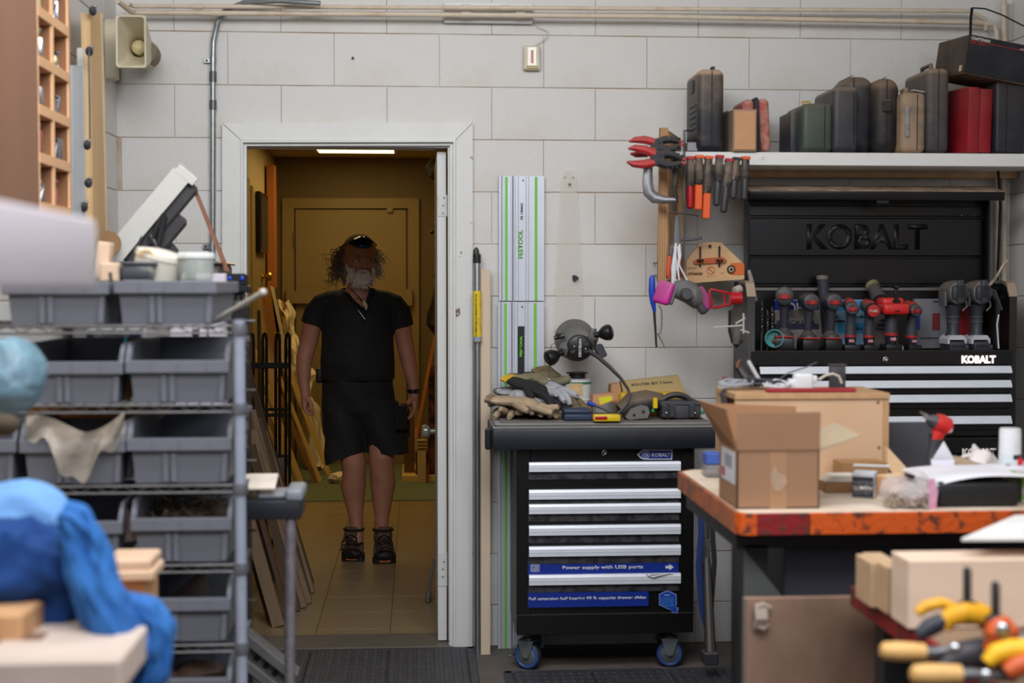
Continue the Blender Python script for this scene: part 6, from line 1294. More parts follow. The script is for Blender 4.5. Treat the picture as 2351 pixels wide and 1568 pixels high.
bar_tool('clamp with a plain wooden handle, upper of two at lower right', (2030,1494), (2123,1497), .0155, (2275,1478), 2.2)
bar_tool('clamp with a plain wooden handle, lower of two at the frame bottom', (2100,1548), (2205,1548), .0165, (2330,1553), 2.1)
def spread(label, x, ytop, ybase, Y, body, tipy):
    t = T('spreader_clamp', label, 'clamp')
    bb = B(); bb.tube([at(x,ytop,Y), at(x,ytop+8,Y), at(x,tipy,Y)], [.0045,.0065,.0065], 10)
    for k in range(6): q = at(x, ytop+12+k*11, Y); bb.box(q+V((.006,0,0)), (.004,.008,.004), None, .0008)
    bb.build('threaded_rod', bkg, t)
    bb = B(); bb.loft([(at(x,tipy-8,Y),.006,.006),(at(x,tipy,Y),.015,.015),(at(x+2,tipy+25,Y),.021,.02),(at(x+2,tipy+45,Y),.02,.02)], 16); bb.build('collar', mbk, t)
    return t
t = spread('yellow spring clamp with upright black rod on the low bench', 2220,1302,1400,2.3,ylw,1384)
bb = B(); bb.loft([(at(2165,1440,2.28),.012,.014),(at(2180,1418,2.28),.016,.016),(at(2215,1408,2.27),.018,.018),(at(2250,1412,2.28),.018,.018),(at(2268,1432,2.28),.014,.014)], 14); bb.loft([(at(2106,1408,2.32),.008,.009),(at(2125,1392,2.32),.011,.011),(at(2160,1384,2.32),.010,.010),(at(2195,1398,2.32),.010,.010)], 12); bb.loft([(at(2240,1388,2.32),.008,.009),(at(2265,1405,2.32),.011,.011),(at(2272,1430,2.32),.010,.010)], 12); bb.build('yellow_jaw', ylw, t)
bb = B(); bb.loft([(at(2108,1458,2.28),.01,.012),(at(2135,1440,2.28),.016,.015),(at(2165,1425,2.28),.014,.015)], 12); bb.build('black_pad', mat('slate rubber', (44,48,60), .5), t)
t = spread('burnt orange spring clamp with upright black rod at the right', 2285,1335,1440,2.2,orp,1416)
bb = B(); bb.loft([(at(2290,1425,2.18),.018,.02),(at(2300,1450,2.17),.028,.026),(at(2300,1485,2.17),.026,.024),(at(2270,1500,2.18),.016,.018)], 16); bb.build('orange_body', orp, t)
bb = B(); bb.ell(at(2303,1447,2.13), (.012,.008,.013)); bb.build('silver_button', chrome, t)
t = T('yellow_clamp', 'yellow clamp arm at the lower right corner of the picture', 'clamp'); bb = B(); bb.loft([(at(2265,1522,2.1),.010,.012),(at(2285,1502,2.1),.016,.016),(at(2320,1492,2.1),.017,.017),(at(2365,1490,2.1),.016,.016)], 14); bb.build('arm', mat('yellow clamp bright', (232,176,30), .45), t)
bb = B(); bb.loft([(at(2310,1545,2.08),.012,.012),(at(2335,1530,2.08),.016,.016),(at(2370,1520,2.08),.016,.016)], 12); bb.build('orange_tip', orp, t)
t = T('pipe_clamp', 'dark steel clamp body lying below the yellow clamp', 'clamp'); bb = B(); bb.loft([(at(2160,1535,2.2),.018,.02),(at(2200,1510,2.2),.026,.024),(at(2250,1500,2.2),.026,.024),(at(2300,1510,2.2),.02,.02)], 14); bb.build('body', mat('dark steel body', (44,42,48), .5, nz=(10,.2)), t)
bb = B(); bb.tube([at(2330,1475,2.25), at(2375,1470,2.25)], .018, 12); bb.build('sleeve', gst, t)
# ------------------------------------------------------------------ left: cubby shelf, leaning strips, machine
cwood = mat('cherry ply side', (112,80,60), .6, nz=(2,.12), wave=('X', 2, 4, (96,66,48), .4), stretch=(1,1,.3)); cpine = mat('cubby pine', (226,178,134), .6, nz=(5,.06)); cin = mat('cubby inside', (150,104,72), .7, nz=(4,.1))
XF = -1.0; ya = atx(88,200,XF).y; yb = atx(160,200,XF).y
zrows = [atx(88, y, XF).z for y in (-100, 12, 125, 237, 348, 462)]
t = T('cubby_shelf', 'tall wooden cubby shelf on the left wall holding small hardware', 'shelf', (XL+.07, ya, 1.2))
zt_, zb_ = 2.52, zrows[-1]-.02
bb = B(); bb.ext(XL+.006, XF-.001, ya-.014, ya, zb_, zt_, .001); bb.build('side_panel', cwood, t)
bb = B(); bb.ext(XL+.006, XF-.001, yb, yb+.014, zb_, zt_, .001); bb.build('side_panel', cwood, t)
bb = B(); bb.ext(XL+.004, XL+.012, ya, yb, zb_, zt_); bb.build('back_panel', cin, t)
ym = atx(123,200,XF).y
bb = B(); bb.ext(XF-.012, XF, ya-.004, ya+.010, zb_, zt_, .001); bb.build('face_stile', cpine, t); bb = B(); bb.ext(XF-.008, XF, yb-.010, yb+.006, zb_, zt_, .001); bb.build('face_stile', cpine, t); bb = B(); bb.ext(XL+.012, XF-.009, yb-.011, yb-.001, zb_, zt_); bb.build('inner_side', cin, t)
bb = B(); bb.ext(XL+.012, XF-.008, ym-.007, ym+.007, zb_, zt_, .001); bb.build('divider', cin, t); bb = B(); bb.ext(XF-.008, XF+.0005, ym-.008, ym+.008, zb_, zt_, .001); bb.build('divider_edge', cpine, t)
for z in zrows+[2.5]:
    bb = B(); bb.ext(XL+.012, XF+.001, ya, yb, z-.028, z, .001); bb.build('shelf_board', cpine, t)
mt = mat('bright hardware', (170,172,176), .25, .9); brs = mat('brassy hardware', (150,140,110), .35, .7)
rnd = random.Random(11); labs = ['upper', 'second', 'third', 'fourth', 'fifth']
for r, z in enumerate(zrows[1:]):
    for c, (y0, y1) in enumerate(((ya+.01, ym-.01), (ym+.01, yb-.01))):
        nm = ('bolt_bundle', 'hinge_bundle')[(r+c) % 2]
        t = T(nm, f'{"front" if c == 0 else "back"} column hardware bunch in the {labs[r]} cubby row', 'hardware')
        ny = 3 if c else 4
        for k in range(ny):
            yc = y0+(y1-y0)*(.15+.5*k/ny) ; hh = rnd.uniform(.03,.08); q = V((XF-.010-.012*rnd.random(), yc, z+.001))
            bb = B()
            if (r+c+k) % 3: bb.cyl(q, q+V((rnd.uniform(-.01,.01),rnd.uniform(-.008,.008),hh)), .006, .005, 8); bb.ell(q+V((0,0,hh)), (.010,.010,.007), None, 10, 6)
            else: bb.rbox(q+V((0,0,hh*.4)), (.02,.022,hh*.8), .004, 2, None, rz(rnd.uniform(-30,30)))
            bb.build('bolt' if (r+c+k) % 3 else 'fitting', mt if rnd.random() < .7 else (brs if rnd.random() < .7 else mat('dusty rose fabric', (150,84,80), .8)), t)
# leaning strips on the left wall
def strip(name, label, cat, x0t, x1t, yt, x0b, x1b, ybm, X, m_, th=.02, dep=None):
    a, b_, c_, d_ = atx(x0t,yt,X), atx(x1t,yt,X), atx(x1b,ybm,X), atx(x0b,ybm,X)
    bb = B(); off = V((-th,0,0)); P_ = [a,b_,c_,d_]
    bb.add(P_+[p+off for p in P_], [(0,1,2,3),(7,6,5,4),(0,4,5,1),(1,5,6,2),(2,6,7,3),(3,7,4,0)]); return tag(bb.build(name, m_), label, cat)
strip('plank', 'tall pale pine plank leaning on the left wall beside the pipe', 'plank', 207,231,30,216,246,640,-1.06,pine,.03)
strip('plank', 'narrow pine edge strip behind the tall plank', 'plank', 232,236,30,247,250,600,-1.07,mat('pale pine edge', (236,212,176), .6),.02)
strip('plastic_strip', 'pale grey plastic strip standing beside the cubby shelf', 'strip', 166,190,150,168,196,640,-1.05,mat('pale grey plastic', (196,200,204), .35, nz=(4,.04)),.02)
strip('plastic_strip', 'white printed cardboard strip between plastic strip and plank', 'strip', 191,204,110,196,212,640,-1.08,mat('white printed card', (214,212,204), .6, col2=(120,130,150), nz=(30,.1), thr=(.66,.72)),.02)
for k, (x, y) in enumerate(((213,25),(205,118),(200,333),(203,420),(193,475))):
    t = T('toggle_clamp', f'small steel clamp on the left wall strips, {["topmost","second from top","third from top","second from bottom","lowest"][k]}', 'clamp')
    q = atx(x, y, -1.045); bb = B(); bb.ell(q, (.012,.018,.016)); bb.tube([q+V((0,-.02,.006)), q+V((.0,.015,-.004))], .005, 8); bb.build('body', mdk, t); bb = B(); bb.ell(q+V((.008,.0,.014)), (.006,.008,.006)); bb.build('knob', chrome, t)
b = B(); b.tube([atx(204,120,-1.035), atx(206,230,-1.035), atx(207,330,-1.035)], .003, 6); tag(b.build('thin_rod', mat('dull steel')), 'thin steel rod running down beside the pine plank', 'rod')
# open white machine lid
t = T('flip_up_saw_table', 'white enamelled machine cover tilted open above the storage bins', 'machine')
wen = mat('white enamel', (212,210,204), .35, nz=(5,.04)); din = mat('dark cast inside', (66,64,66), .5, nz=(6,.2))
o = at(345,492,4.75); ang = 50; Mt = Matrix.Translation(o) @ Matrix.Rotation(rad(-ang), 4, 'Y') @ Matrix.Rotation(rad(10), 4, 'X')
Lh = .182
bb = B(); bb.box((-.01,-.10,.006), (2*Lh,.008,.066), None, .002, Mt); bb.build('side_skirt', wen, t)
bb = B(); bb.box((Lh-.004,-.02,-.006), (.03,.17,.075), None, .003, Mt); bb.build('end_skirt', wen, t)
bb = B(); bb.box((-.01,-.01,.036), (2*Lh,.18,.006), None, .001, Mt); bb.build('top_plate', wen, t)
bb = B(); bb.box((-.01,.0,.0), (2*Lh-.02,.15,.05), None, .004, Mt); bb.box((0,-.02,-.045), (.33,.13,.05), None, .01, Mt); bb.box((-.04,-.02,-.085), (.20,.11,.05), None, .01, Mt); bb.box((-.10,.0,-.11), (.14,.09,.06), ry(12), .01, Mt); bb.build('casting', din, t)
for a, b_ in (((375,490),(345,560)),((378,495),(362,565)),((300,600),(335,520)),((345,540),(365,575))): bb = B(); bb.tube([at(*a,4.66), at(*b_,4.66)], .009, 8); bb.build('strut', bkg if a[0] > 370 else mdk, t)
bb = B(); bb.cyl((Lh-.006,-.03,.012),(Lh+.006,-.03,.012), .008, n=10, m=Mt); bb.build('bolt', chrome, t)
b = B(); P_ = [at(438,424,4.7), at(446,424,4.7), at(526,622,4.7), at(516,622,4.7)]; b.add(P_+[p+V((0,.02,0)) for p in P_], [(0,1,2,3),(7,6,5,4),(0,4,5,1),(1,5,6,2),(2,6,7,3),(3,7,4,0)]); tag(b.build('prop_stick', mat('brown stick', (140,94,72), .7)), 'thin brown stick propping up the white machine cover', 'stick')
t = T('sanding_disc', 'round brown disc behind the pine plank and the machine', 'disc'); bb = B(); bb.lathe([(.042,0),(.042,.006)], at(247,560,4.6), 'Y', 30); bb.build('disc', mat('brown disc', (146,112,76), .8), t)
t = T('machine_base', 'pale worn machine base under the tilted white cover', 'machine'); bb = B(); bb.ext(XL+.05, at(497,700,4.6).x, 4.62, 5.0, .05, at(300,604,4.62).z, .01); bb.build('body', mat('machine grey', (120,118,116), .5, nz=(5,.1)), t); bb = B(); bb.ext(XL+.04, at(497,700,4.6).x+.01, 4.6, 5.02, at(300,606,4.62).z, at(300,600,4.62).z, .004); bb.build('table', mat('table steel', (150,150,150), .3, .7), t)

# ------------------------------------------------------------------ wire rack with grey bins
RY_ = 3.30; RXp = at(551,1000,RY_).x; RXr = at(553,1000,RY_+.46).x
t = T('wire_rack', 'chrome wire rack carrying rows of grey plastic bins', 'rack', (RXp-.3, RY_+.2, 0))
chp = mat('dull chrome post', (160,168,186), .35, .25, nz=(10,.05)); wire = mat('rack wire', (92,90,90), .45, .5, nz=(20,.15))
ptop = at(551,702,RY_).z
for X_, Y_ in ((RXp, RY_), (RXr, RY_+.46), (RXp-.90, RY_), (RXp-.90, RY_+.46)):
    bb = B(); bb.cyl((X_,Y_,0),(X_,Y_,ptop if X_ > RXp-.5 else 1.6), .0128, n=16)
    for k in range(15): bb.cyl((X_,Y_,.1+.09*k),(X_,Y_,.1015+.09*k), .0133, n=16)
    bb.build('post', chp, t)
bb = B(); bb.lathe([(.014,-.03),(.015,-.01),(.015,.006),(.008,.010)], (RXp,RY_,ptop), 'Z', 16); bb.build('post_cap', bkg, t)
shelfz = [at(300, y, RY_).z for y in (748, 930, 1115, 1298, 1482)]
for z in shelfz:
    bb = B(); xa, xb = RXp-.90, RXp-.015
    for dz in (0,-.016): bb.tube([(xa,RY_-.004,z+dz-.001),(xb,RY_-.004,z+dz-.001)], .0032, 6)
    n = 28; 
    bb.tube([(xa+(xb-xa)*k/n, RY_-.004, z-(.016 if k % 2 else .0)) for k in range(n+1)], .0018, 5)
    bb.tube([(xb,RY_,z-.001),(RXr-.015,RY_+.46,z-.001)], .0032, 6); bb.tube([(xa,RY_+.46,z-.001),(xb,RY_+.46,z-.001)], .0032, 6)
    for k in range(1, 30): bb.tube([(xa+(xb-xa)*k/30, RY_, z-.004),(xa+(xb-xa)*k/30, RY_+.46, z-.004)], .0018, 5)
    bb.build('wire_shelf', wire, t)
    bb = B(); bb.lathe([(.017,-.022),(.019,-.01),(.017,.004)], (RXp,RY_,z), 'Z', 16); bb.build('collar', mat('rack collar', (120,122,130), .4, .6), t)
for k, y in enumerate((797,833,960,990,1030)): 
    bb = B(); bb.box(at(566,y,RY_+.02), (.008,.03,.012), None, .001); bb.build('black_clip', bkg, t)
# bins
bing = mat('grey bin plastic', (106,108,117), .5, nz=(5,.04)); bind = mat('grey bin inside', (96,96,100), .6)
def bin_(label, x0, x1, ylip, zfloor, high=True, Y=RY_+.012, dep=.40, dark=True, m_=bing):
    A, C = at(x0, ylip, Y), at(x1, ylip, Y); X0, X1, zl = A.x, C.x, A.z; cx_ = (X0+X1)/2; W = X1-X0
    zf = zfloor+.002; lipw = .028; o_ = (cx_, Y, zf)
    t = T('storage_bin', label, 'storage bin', o_); k_ = .86
    zt_ = zl+(.038 if high else 0.0)
    bb = B()
    # tapered tub: outer and inner skins
    def ring(z, y0, y1, w, ): return [V((cx_-w/2,y0,z)), V((cx_+w/2,y0,z)), V((cx_+w/2,y1,z)), V((cx_-w/2,y1,z))]
    wb = W*k_; wt = W*.93; th = .0035
    for (wB, wT, dy, zf_) in ((wb, wt, 0, zf), (wb-2*th, wt-2*th, th, zf+th)):
        r0 = ring(zf_, Y+.012+dy, Y+dep-.02-dy, wB); r1 = ring(zl, Y+.004+dy, Y+dep-dy, wT)
        bb.add(r0+r1, [(0,1,5,4),(1,2,6,5),(2,3,7,6),(3,0,4,7),(0,1,2,3)])
    bb.build('tub', m_, t)
    if high:
        bb = B()
        for s_ in (-1,1):
            xo = cx_+s_*wt/2
            P_ = [(Y+.004,zl-.004),(Y+.004,zl+.004),(Y+.03,zt_-.004),(Y+.05,zt_),(Y+dep,zt_),(Y+dep,zl-.004)]
            bb.prism(P_, s_*-.0035, (xo,0,0), (0,1,0), (0,0,1))
        bb.ext(cx_-wt/2, cx_+wt/2, Y+dep-.0035, Y+dep, zl-.004, zt_); bb.build('raised_wall', m_, t)
        bb = B()
        for s_ in (-1,1): 
            xo = cx_+s_*W/2; P_ = [(Y-.002,zl-lipw),(Y-.002,zl),(Y+.028,zt_+.002),(Y+.05,zt_+.004),(Y+dep,zt_+.004),(Y+dep,zt_-.008),(Y+.05,zt_-.008),(Y+.03,zl-lipw)]
            bb.prism(P_, s_*-(W-wt)/2, (xo,0,0), (0,1,0), (0,0,1))
        bb.ext(X0, X1, Y+dep-.002, Y+dep+.006, zt_-.01, zt_+.004, .001); bb.build('side_rim', m_, t)
    else:
        bb = B()
        for xo in (X0, X1-.01): bb.ext(xo, xo+.01, Y, Y+dep, zl-lipw, zl, .002)
        bb.ext(X0, X1, Y+dep-.004, Y+dep+.006, zl-lipw, zl, .002); bb.build('side_rim', m_, t)
    bb = B(); bb.ext(X0, X1, Y-.008, Y+.001, zl-lipw, zl, .002); bb.ext(X0+.004, X1-.004, Y-.008, Y+.014, zl-.003, zl+.001, .001)
    for u in (.25,.5,.78): bb.ext(X0+W*u-.0015, X0+W*u+.0015, Y-.0095, Y-.007, zl-lipw+.002, zl-.002)
    bb.build('front_rim', m_, t)
    for u in (.36,.44,.93):
        bb = B(); bb.prism([(X0+W*u-.006, zl-lipw), (X0+W*u+.006, zl-lipw), (X0+W*(.5+(u-.5)*.96)+.006, zf+.004), (X0+W*(.5+(u-.5)*.96)-.006, zf+.004)], .005, (0,Y+.008,0), (1,0,0), (0,0,1)); bb.build('front_rib', m_, t)
    return t
names = [('right', ((262,497,646),(288,527,829),(291,533,1008),(300,533,1192),(300,531,1377),(300,532,1562))), ('left', ((6,250,648),(50,283,832),(45,288,1012),(50,281,1200),(60,285,1385)))]
ordn = ['top', 'second', 'third', 'fourth', 'fifth', 'sixth']
sz = shelfz + [shelfz[-1]-(shelfz[-2]-shelfz[-1])]
zb5 = sz[4]
extra = {('right',1):'empty ', ('right',2):'empty ', ('right',3):'screw filled ', ('right',4):'', ('left',2):'plastic covered '}
for side, rows in names:
    for i, (x0, x1, yl) in enumerate(rows):
        zf = sz[i]
        bin_(f'{extra.get((side,i),"")}grey plastic bin, {side} column of the rack, {ordn[i]} row', x0, x1, yl, zf, high=(i > 0))
bin_('grey plastic bin cut by the left frame edge, third row', -170, 38, 1012, sz[2], True)
# screws in the fourth right bin
t = T('wood_screws', 'heap of brown wood screws in the fourth row right bin', 'screws'); bb = B(); rnd = random.Random(4)
zl = at(400,1192,RY_).z
for k in range(150):
    p = V((at(rnd.uniform(330,500),1180,3.5).x, rnd.uniform(3.36,3.66), zl-.012+rnd.uniform(-.012,.012))); d = V((rnd.uniform(-1,1),rnd.uniform(-1,1),rnd.uniform(-.5,.7))).normalized()*.016
    bb.tube([p-d,p+d*.8,p+d], [.0018,.0022,.0045], 5)
bb.ext(at(315,1190,3.4).x, at(515,1190,3.4).x, 3.33, 3.68, zl-.05, zl-.022); bb.build('screw_heap', mat('brass screws', (112,94,74), .4, .5, nz=(60,.3)), t, kind='stuff')
t = T('wrapped_bottle', 'grey brown cone of sheet material inside the fifth row right bin', 'sheet'); bb = B(); bb.loft([(at(440,1385,3.5),.06,.04),(at(450,1350,3.52),.035,.03),(at(458,1318,3.54),.012,.012)], 12); bb.jit(.01,30,1); bb.build('cone', mat('smoky paper', (104,92,86), .5, nz=(8,.2)), t)
t = T('cloth_bundle', 'brown crumpled bundle inside the lowest right bin', 'bundle'); bb = B(); bb.ell(at(455,1545,3.45), (.06,.06,.03), None, 18, 10); bb.ell(at(400,1550,3.45), (.03,.05,.02), None, 14, 8); bb.jit(.02,30,3); bb.build('bundle', mat('brown crumple', (96,76,64), .8, nz=(10,.3)), t)
# torn plastic hanging from the third row left bin
t = T('plastic_film', 'torn cloudy plastic film hanging over the third row left bin', 'plastic film')
def film(u, v):
    x = 60+225*u; sag = math.exp(-((u-.47)/.22)**2); y = 975-22*math.cos((u-.1)*5.0) + (48+14*math.sin(u*23)+78*sag)*v
    if u > .6: y -= 35*(u-.6)/.4*(1-v*.3)
    q = at(x, y, RY_-.006-.012*math.sin(u*14+v*4)*.8-.006*v); return q
bb = B(); bb.sheet(film, 40, 14); bb.build('film', mat('cloudy film', (190,178,162), .25, alpha=.55, nz=(9,.15), bump=.6, bscale=40), t, sharp=80)
# things behind and on the rack
t = T('blue_plastic_bag', 'bulging pale blue plastic bag at the left frame edge', 'bag'); bb = B(); bb.ell(at(28,862,2.75), (.062,.07,.071), None, 64, 40); bb.jit(.010,16,6); bb.jit(.003,60,2); bb.build('bag', mat('pale blue film', (120,160,178), .22, alpha=.66, nz=(7,.2), bump=.8, bscale=35), t)
bb = B(); bb.ell(at(20,866,2.76), (.048,.05,.052), None, 20, 12); bb.jit(.01,30,1); bb.build('contents', mat('mauve contents', (150,150,164), .6, col2=(170,130,130), nz=(20,.1)), t)
bb = B(); bb.ell(at(10,975,2.9), (.03,.04,.022)); bb.build('brown_knot', mat('olive brown lump', (86,74,58), .8), t)
t = T('glue_bottle', 'slim orange bottle with cyan band between the second row bins', 'bottle'); q = at(290,928,3.42); q.z = shelfz[1]+.001; bb = B(); bb.lathe([(.011,0),(.0115,.01),(.0115,.052),(.010,.058)], q, 'Z', 16); bb.build('body', mat('amber print', (176,112,50), .4, col2=(110,70,40), nz=(40,.1)), t); bb = B(); bb.lathe([(.0118,.052),(.0118,.078),(.004,.082),(.0025,.12),(.002,.15)], q, 'Z', 16); bb.build('cyan_cap', mat('cyan cap', (40,170,206), .4), t)
t = T('caulk_tube', 'white and navy tube between the third row bins', 'tube'); q = at(293,1112,3.42); q.z = shelfz[2]+.001; bb = B(); bb.lathe([(.013,0),(.013,.05),(.013,.062)], q, 'Z', 16); bb.build('body', mat('white navy print', (190,184,196), .4, col2=(60,54,60), nz=(40,.1), thr=(.5,.6)), t); bb = B(); bb.lathe([(.0135,.058),(.0135,.072),(.005,.075)], q, 'Z', 16); bb.build('cap', mat('navy cap', (40,52,96), .4), t)
t = T('pink_wrapper', 'pale pink wrapper hanging between the fourth row bins', 'wrapper'); bb = B(); bb.pxpoly([(284,1165),(292,1150),(298,1200),(312,1240),(286,1245),(290,1200)], 3.4, .01); bb.build('wrapper', mat('pale pink wrapper', (196,168,166), .5), t)
t = T('marker', 'orange tipped marker between the top row bins', 'marker'); bb = B(); bb.tube([at(253,625,3.42), at(258,670,3.42)], .004, 8); bb.build('barrel', mdk, t); bb = B(); bb.ell(at(255,692,3.42), (.006,.006,.007)); bb.build('tip', mat('hot orange', (240,96,30), .4), t)
t = T('torn_receipt', 'small grey paper package between the top row bins', 'package'); bb = B(); bb.px(250,672,276,742,3.5,.02,.003); bb.build('package', mat('grey package', (150,140,136), .6, col2=(110,104,104), nz=(30,.1)), t)
t = T('orange_plank', 'orange brown plank lying behind the bins under the second shelf', 'plank'); bb = B(); bb.px(64,934,328,960,3.62,.05,.002); bb.build('plank', mat('orange varnish', (166,100,34), .5, nz=(4,.1)), t); bb = B(); bb.px(330,934,372,962,3.63,.05,.004); bb.build('frayed_end', mat('pale frayed end', (196,164,130), .7), t)
t = T('white_cartons', 'white ribbed cartons behind the bins under the second shelf', 'carton'); bb = B(); bb.px(384,934,460,962,4.0,.1,.002); bb.px(462,934,490,962,4.0,.1,.002); bb.px(492,934,519,962,4.0,.1,.002); bb.build('carton', mat('ribbed white', (176,184,196), .5, wave=('Z', 60, 0, (140,146,160), .6), nz=(5,.04)), t)
t = T('white_carton', 'long white carton with blue lettering under the top shelf', 'carton'); bb = B(); bb.px(196,756,326,779,3.78,.06,.002); bb.build('carton', mat('white carton', (206,206,212), .5), t); text('R-40 FOAM', at(258,768,3.777), .010, mat('carton blue', (70,80,160), .5), t, wfit=.05)
for x0, x1 in ((198,214),(296,322)): bb = B(); bb.px(x0,764,x1,778,3.778,.002); bb.build('blue_print', mat('carton blue'), t)
t = T('yellow_valve', 'small yellow handled valve seen under the top shelf', 'valve'); bb = B(); bb.tube([at(477,757,3.7), at(477,775,3.7)], .003, 8); bb.tube([at(466,754,3.7), at(494,753,3.7)], .0022, 6); bb.build('handle', mat('bright yellow plastic'), t); bb = B(); bb.px(440,756,457,772,3.7,.01,.002); bb.build('block', gs, t)
t = T('lavender_sheet', 'tall pale lavender panel standing behind the rack right end', 'panel'); bb = B(); bb.ext(at(390,700,4.05).x, at(519,700,4.05).x, 4.05, 4.07, 0, at(500,628,4.05).z, .002); bb.build('sheet', mat('lavender sheet', (186,180,190), .5, nz=(3,.03)), t); bb = B(); bb.px(518,628,520.5,900,4.045,.02,.0005); bb.build('bright_edge', mat('white edge', (230,230,235), .4), t)
t = T('black_machine', 'black machine part with blue screws beside the door casing', 'machine'); bb = B(); bb.px(521,628,562,655,4.3,.1,.003); bb.px(524,655,570,672,4.28,.1,.004); bb.px(521,672,556,705,4.3,.1,.003); bb.ext(at(524,700,4.3).x, at(566,700,4.3).x, 4.3, 4.4, 0, at(540,700,4.3).z, .004); bb.build('housing', mat('black machine', (28,28,32), .35, nz=(6,.2)), t)
for x in (527,556): bb = B(); bb.ell(at(x,639,4.295), (.006,.004,.008)); bb.build('blue_screw', mat('blue plastic'), t)
for x in (533,547,560): bb = B(); bb.px(x-1.5,678,x+1.5,700,4.29,.01,.0005); bb.build('steel_tab', chrome, t)
t = T('support_rod', 'light grey round bar slanting up from the rack post', 'bar'); bb = B(); bb.tube([at(498,733,3.36), at(560,697,3.26), at(603,672,3.18)], .0062, 10); bb.build('bar', mat('light grey bar', (176,174,166), .5), t); bb = B(); bb.ell(at(604,671,3.178), (.0085,.0085,.0085)); bb.build('end_ball', mat('light grey bar'), t)
# tubs on the top row
zr = at(380,646,RY_).z
t = T('round_container', 'white round lidded tub lying tilted on the top right bin', 'tub'); q = at(365,610,3.5); bb = B(); bb.lathe([(.058,-.03),(.060,.018),(.062,.02),(.060,.032),(.03,.038)], q, (.25,-.1,1), 28); bb.build('tub', mat('milky plastic', (206,200,186), .35, nz=(5,.05)), t)
t = T('grey_tin', 'flat grey and silver tin with a white lid on the top right bin', 'tin'); bb = B(); bb.rbox((at(322,630,3.45).x, 3.45, zr+.022), (.075,.08,.034), .008, 2); bb.build('body', mat('tin grey', (140,136,128), .4, col2=(70,74,80), nz=(10,.1), thr=(.45,.55)), t); bb = B(); bb.rbox((at(325,612,3.45).x, 3.45, zr+.042), (.082,.085,.008), .003, 2); bb.build('lid', mat('dark steel lid', (60,64,72), .4), t)
t = T('clear_jar', 'clear round jar with white lid and green contents on the top right bin', 'jar'); q = V((at(450,630,3.48).x, 3.48, zr+.002)); bb = B(); bb.lathe([(.036,0),(.040,.004),(.043,.05),(.042,.052)], q, 'Z', 26); bb.build('jar', mat('cloudy clear', (190,196,190), .15, alpha=.5, nz=(5,.04)), t)
bb = B(); bb.lathe([(.0445,.052),(.046,.054),(.046,.064),(.040,.067)], q, 'Z', 26); bb.build('lid', mat('cap white soft', (214,216,214), .35), t); bb = B(); bb.rbox(q+V((-.012,0,.02)), (.022,.03,.034), .004, 2); bb.build('green_part', mat('dark green plastic', (50,96,76), .5), t)
t = T('scrap_block', 'pale wood blocks stacked at the left end of the top right bin', 'wood block'); bb = B(); bb.rbox((at(257,630,3.45).x, 3.45, zr+.022), (.045,.06,.044), .003, 1); bb.build('block', mat('pale scrap', (206,178,152), .7, nz=(10,.1)), t); bb = B(); bb.rbox((at(240,600,3.5).x, 3.5, zr+.05), (.03,.05,.09), .003, 1, None, ry(6)); bb.build('block', mat('pale scrap'), t)
t = T('yellow_tape', 'coil of yellow edged tape in the dark tin', 'tape'); bb = B(); bb.tube([at(336,592,3.44)+V((math.cos(rad(a))*.016,0,math.sin(rad(a))*.018)) for a in range(0,200,20)], .0025, 6); bb.build('edge', mat('amber yellow', (196,150,50), .5), t)
# folding work stand with black beam
t = T('work_stand', 'folding work stand with black end cap and steel leg beside the doorway', 'stand', (at(640,1150,3.6).x, 3.65, 0))
SYt = 3.6
bb = B(); a_ = at(520,1150,SYt); c_ = at(690,1193,SYt); bb.rbox(((a_.x+c_.x)/2, SYt+.07, (a_.z+c_.z)/2), (c_.x-a_.x, .14, a_.z-c_.z), .006, 2); bb.build('beam', mat('stand black', (34,36,44), .45, nz=(8,.1)), t)
bb = B(); bb.rbox((at(675,1140,SYt).x, SYt+.07, at(670,1138,SYt).z), (.045,.15,.032), .010, 3); bb.rbox((at(628,1148,SYt).x, SYt+.08, at(670,1142,SYt).z), (.08,.12,.012), .003, 1); bb.build('end_cap', mat('stand grey', (132,136,144), .45, nz=(8,.08)), t)
bb = B(); bb.tube([at(667,1190,SYt+.02), V((at(667,1190,SYt+.02).x-.005, SYt-.02, 0))], .0135, 14); bb.build('leg', mat('speckled steel leg', (140,134,140), .35, .5, nz=(50,.2)), t)
bb = B(); xq = at(667,1190,SYt+.02).x; bb.tube([(xq-.62, SYt+.25, c_.z+.01), (xq-.62, SYt+.27, 0)], .0135, 12); bb.build('leg', mat('speckled steel leg'), t)
b = B(); q0 = at(566,1113,SYt); b.box((at(596,1130,3.65).x, 3.66, at(600,1128,SYt).z+.016), (.085,.10,.006), rx(14), .001); tag(b.build('pale_board', mat('pale card board', (224,210,196), .7)), 'pale square board piece lying on the work stand', 'board')
t = T('perforated_bracket', 'grey slotted metal bracket leaning on the floor by the rack post', 'bracket'); o = at(606,1520,4.2); Mt = Matrix.Translation(o) @ Matrix.Rotation(rad(40), 4, 'Y')
bb = B(); bb.rbox((0,0,.03), (.20,.08,.03), .004, 1, Mt); bb.rbox((0,0,-.03), (.20,.08,.03), .004, 1, Mt); bb.rbox((0,.01,0), (.20,.05,.04), .002, 1, Mt); bb.build('channel', mat('dusty grey iron', (104,104,104), .5, nz=(12,.2)), t)
for k in range(4): bb = B(); bb.box((-.06+.035*k,-.016,0), (.016,.004,.018), None, .002, Mt); bb.build('slot', seamm, t)
bb = B(); bb.ext(o.x-.1, o.x+.12, 4.25, 4.35, 0, .06, .004); bb.build('foot', mat('dusty grey iron'), t)
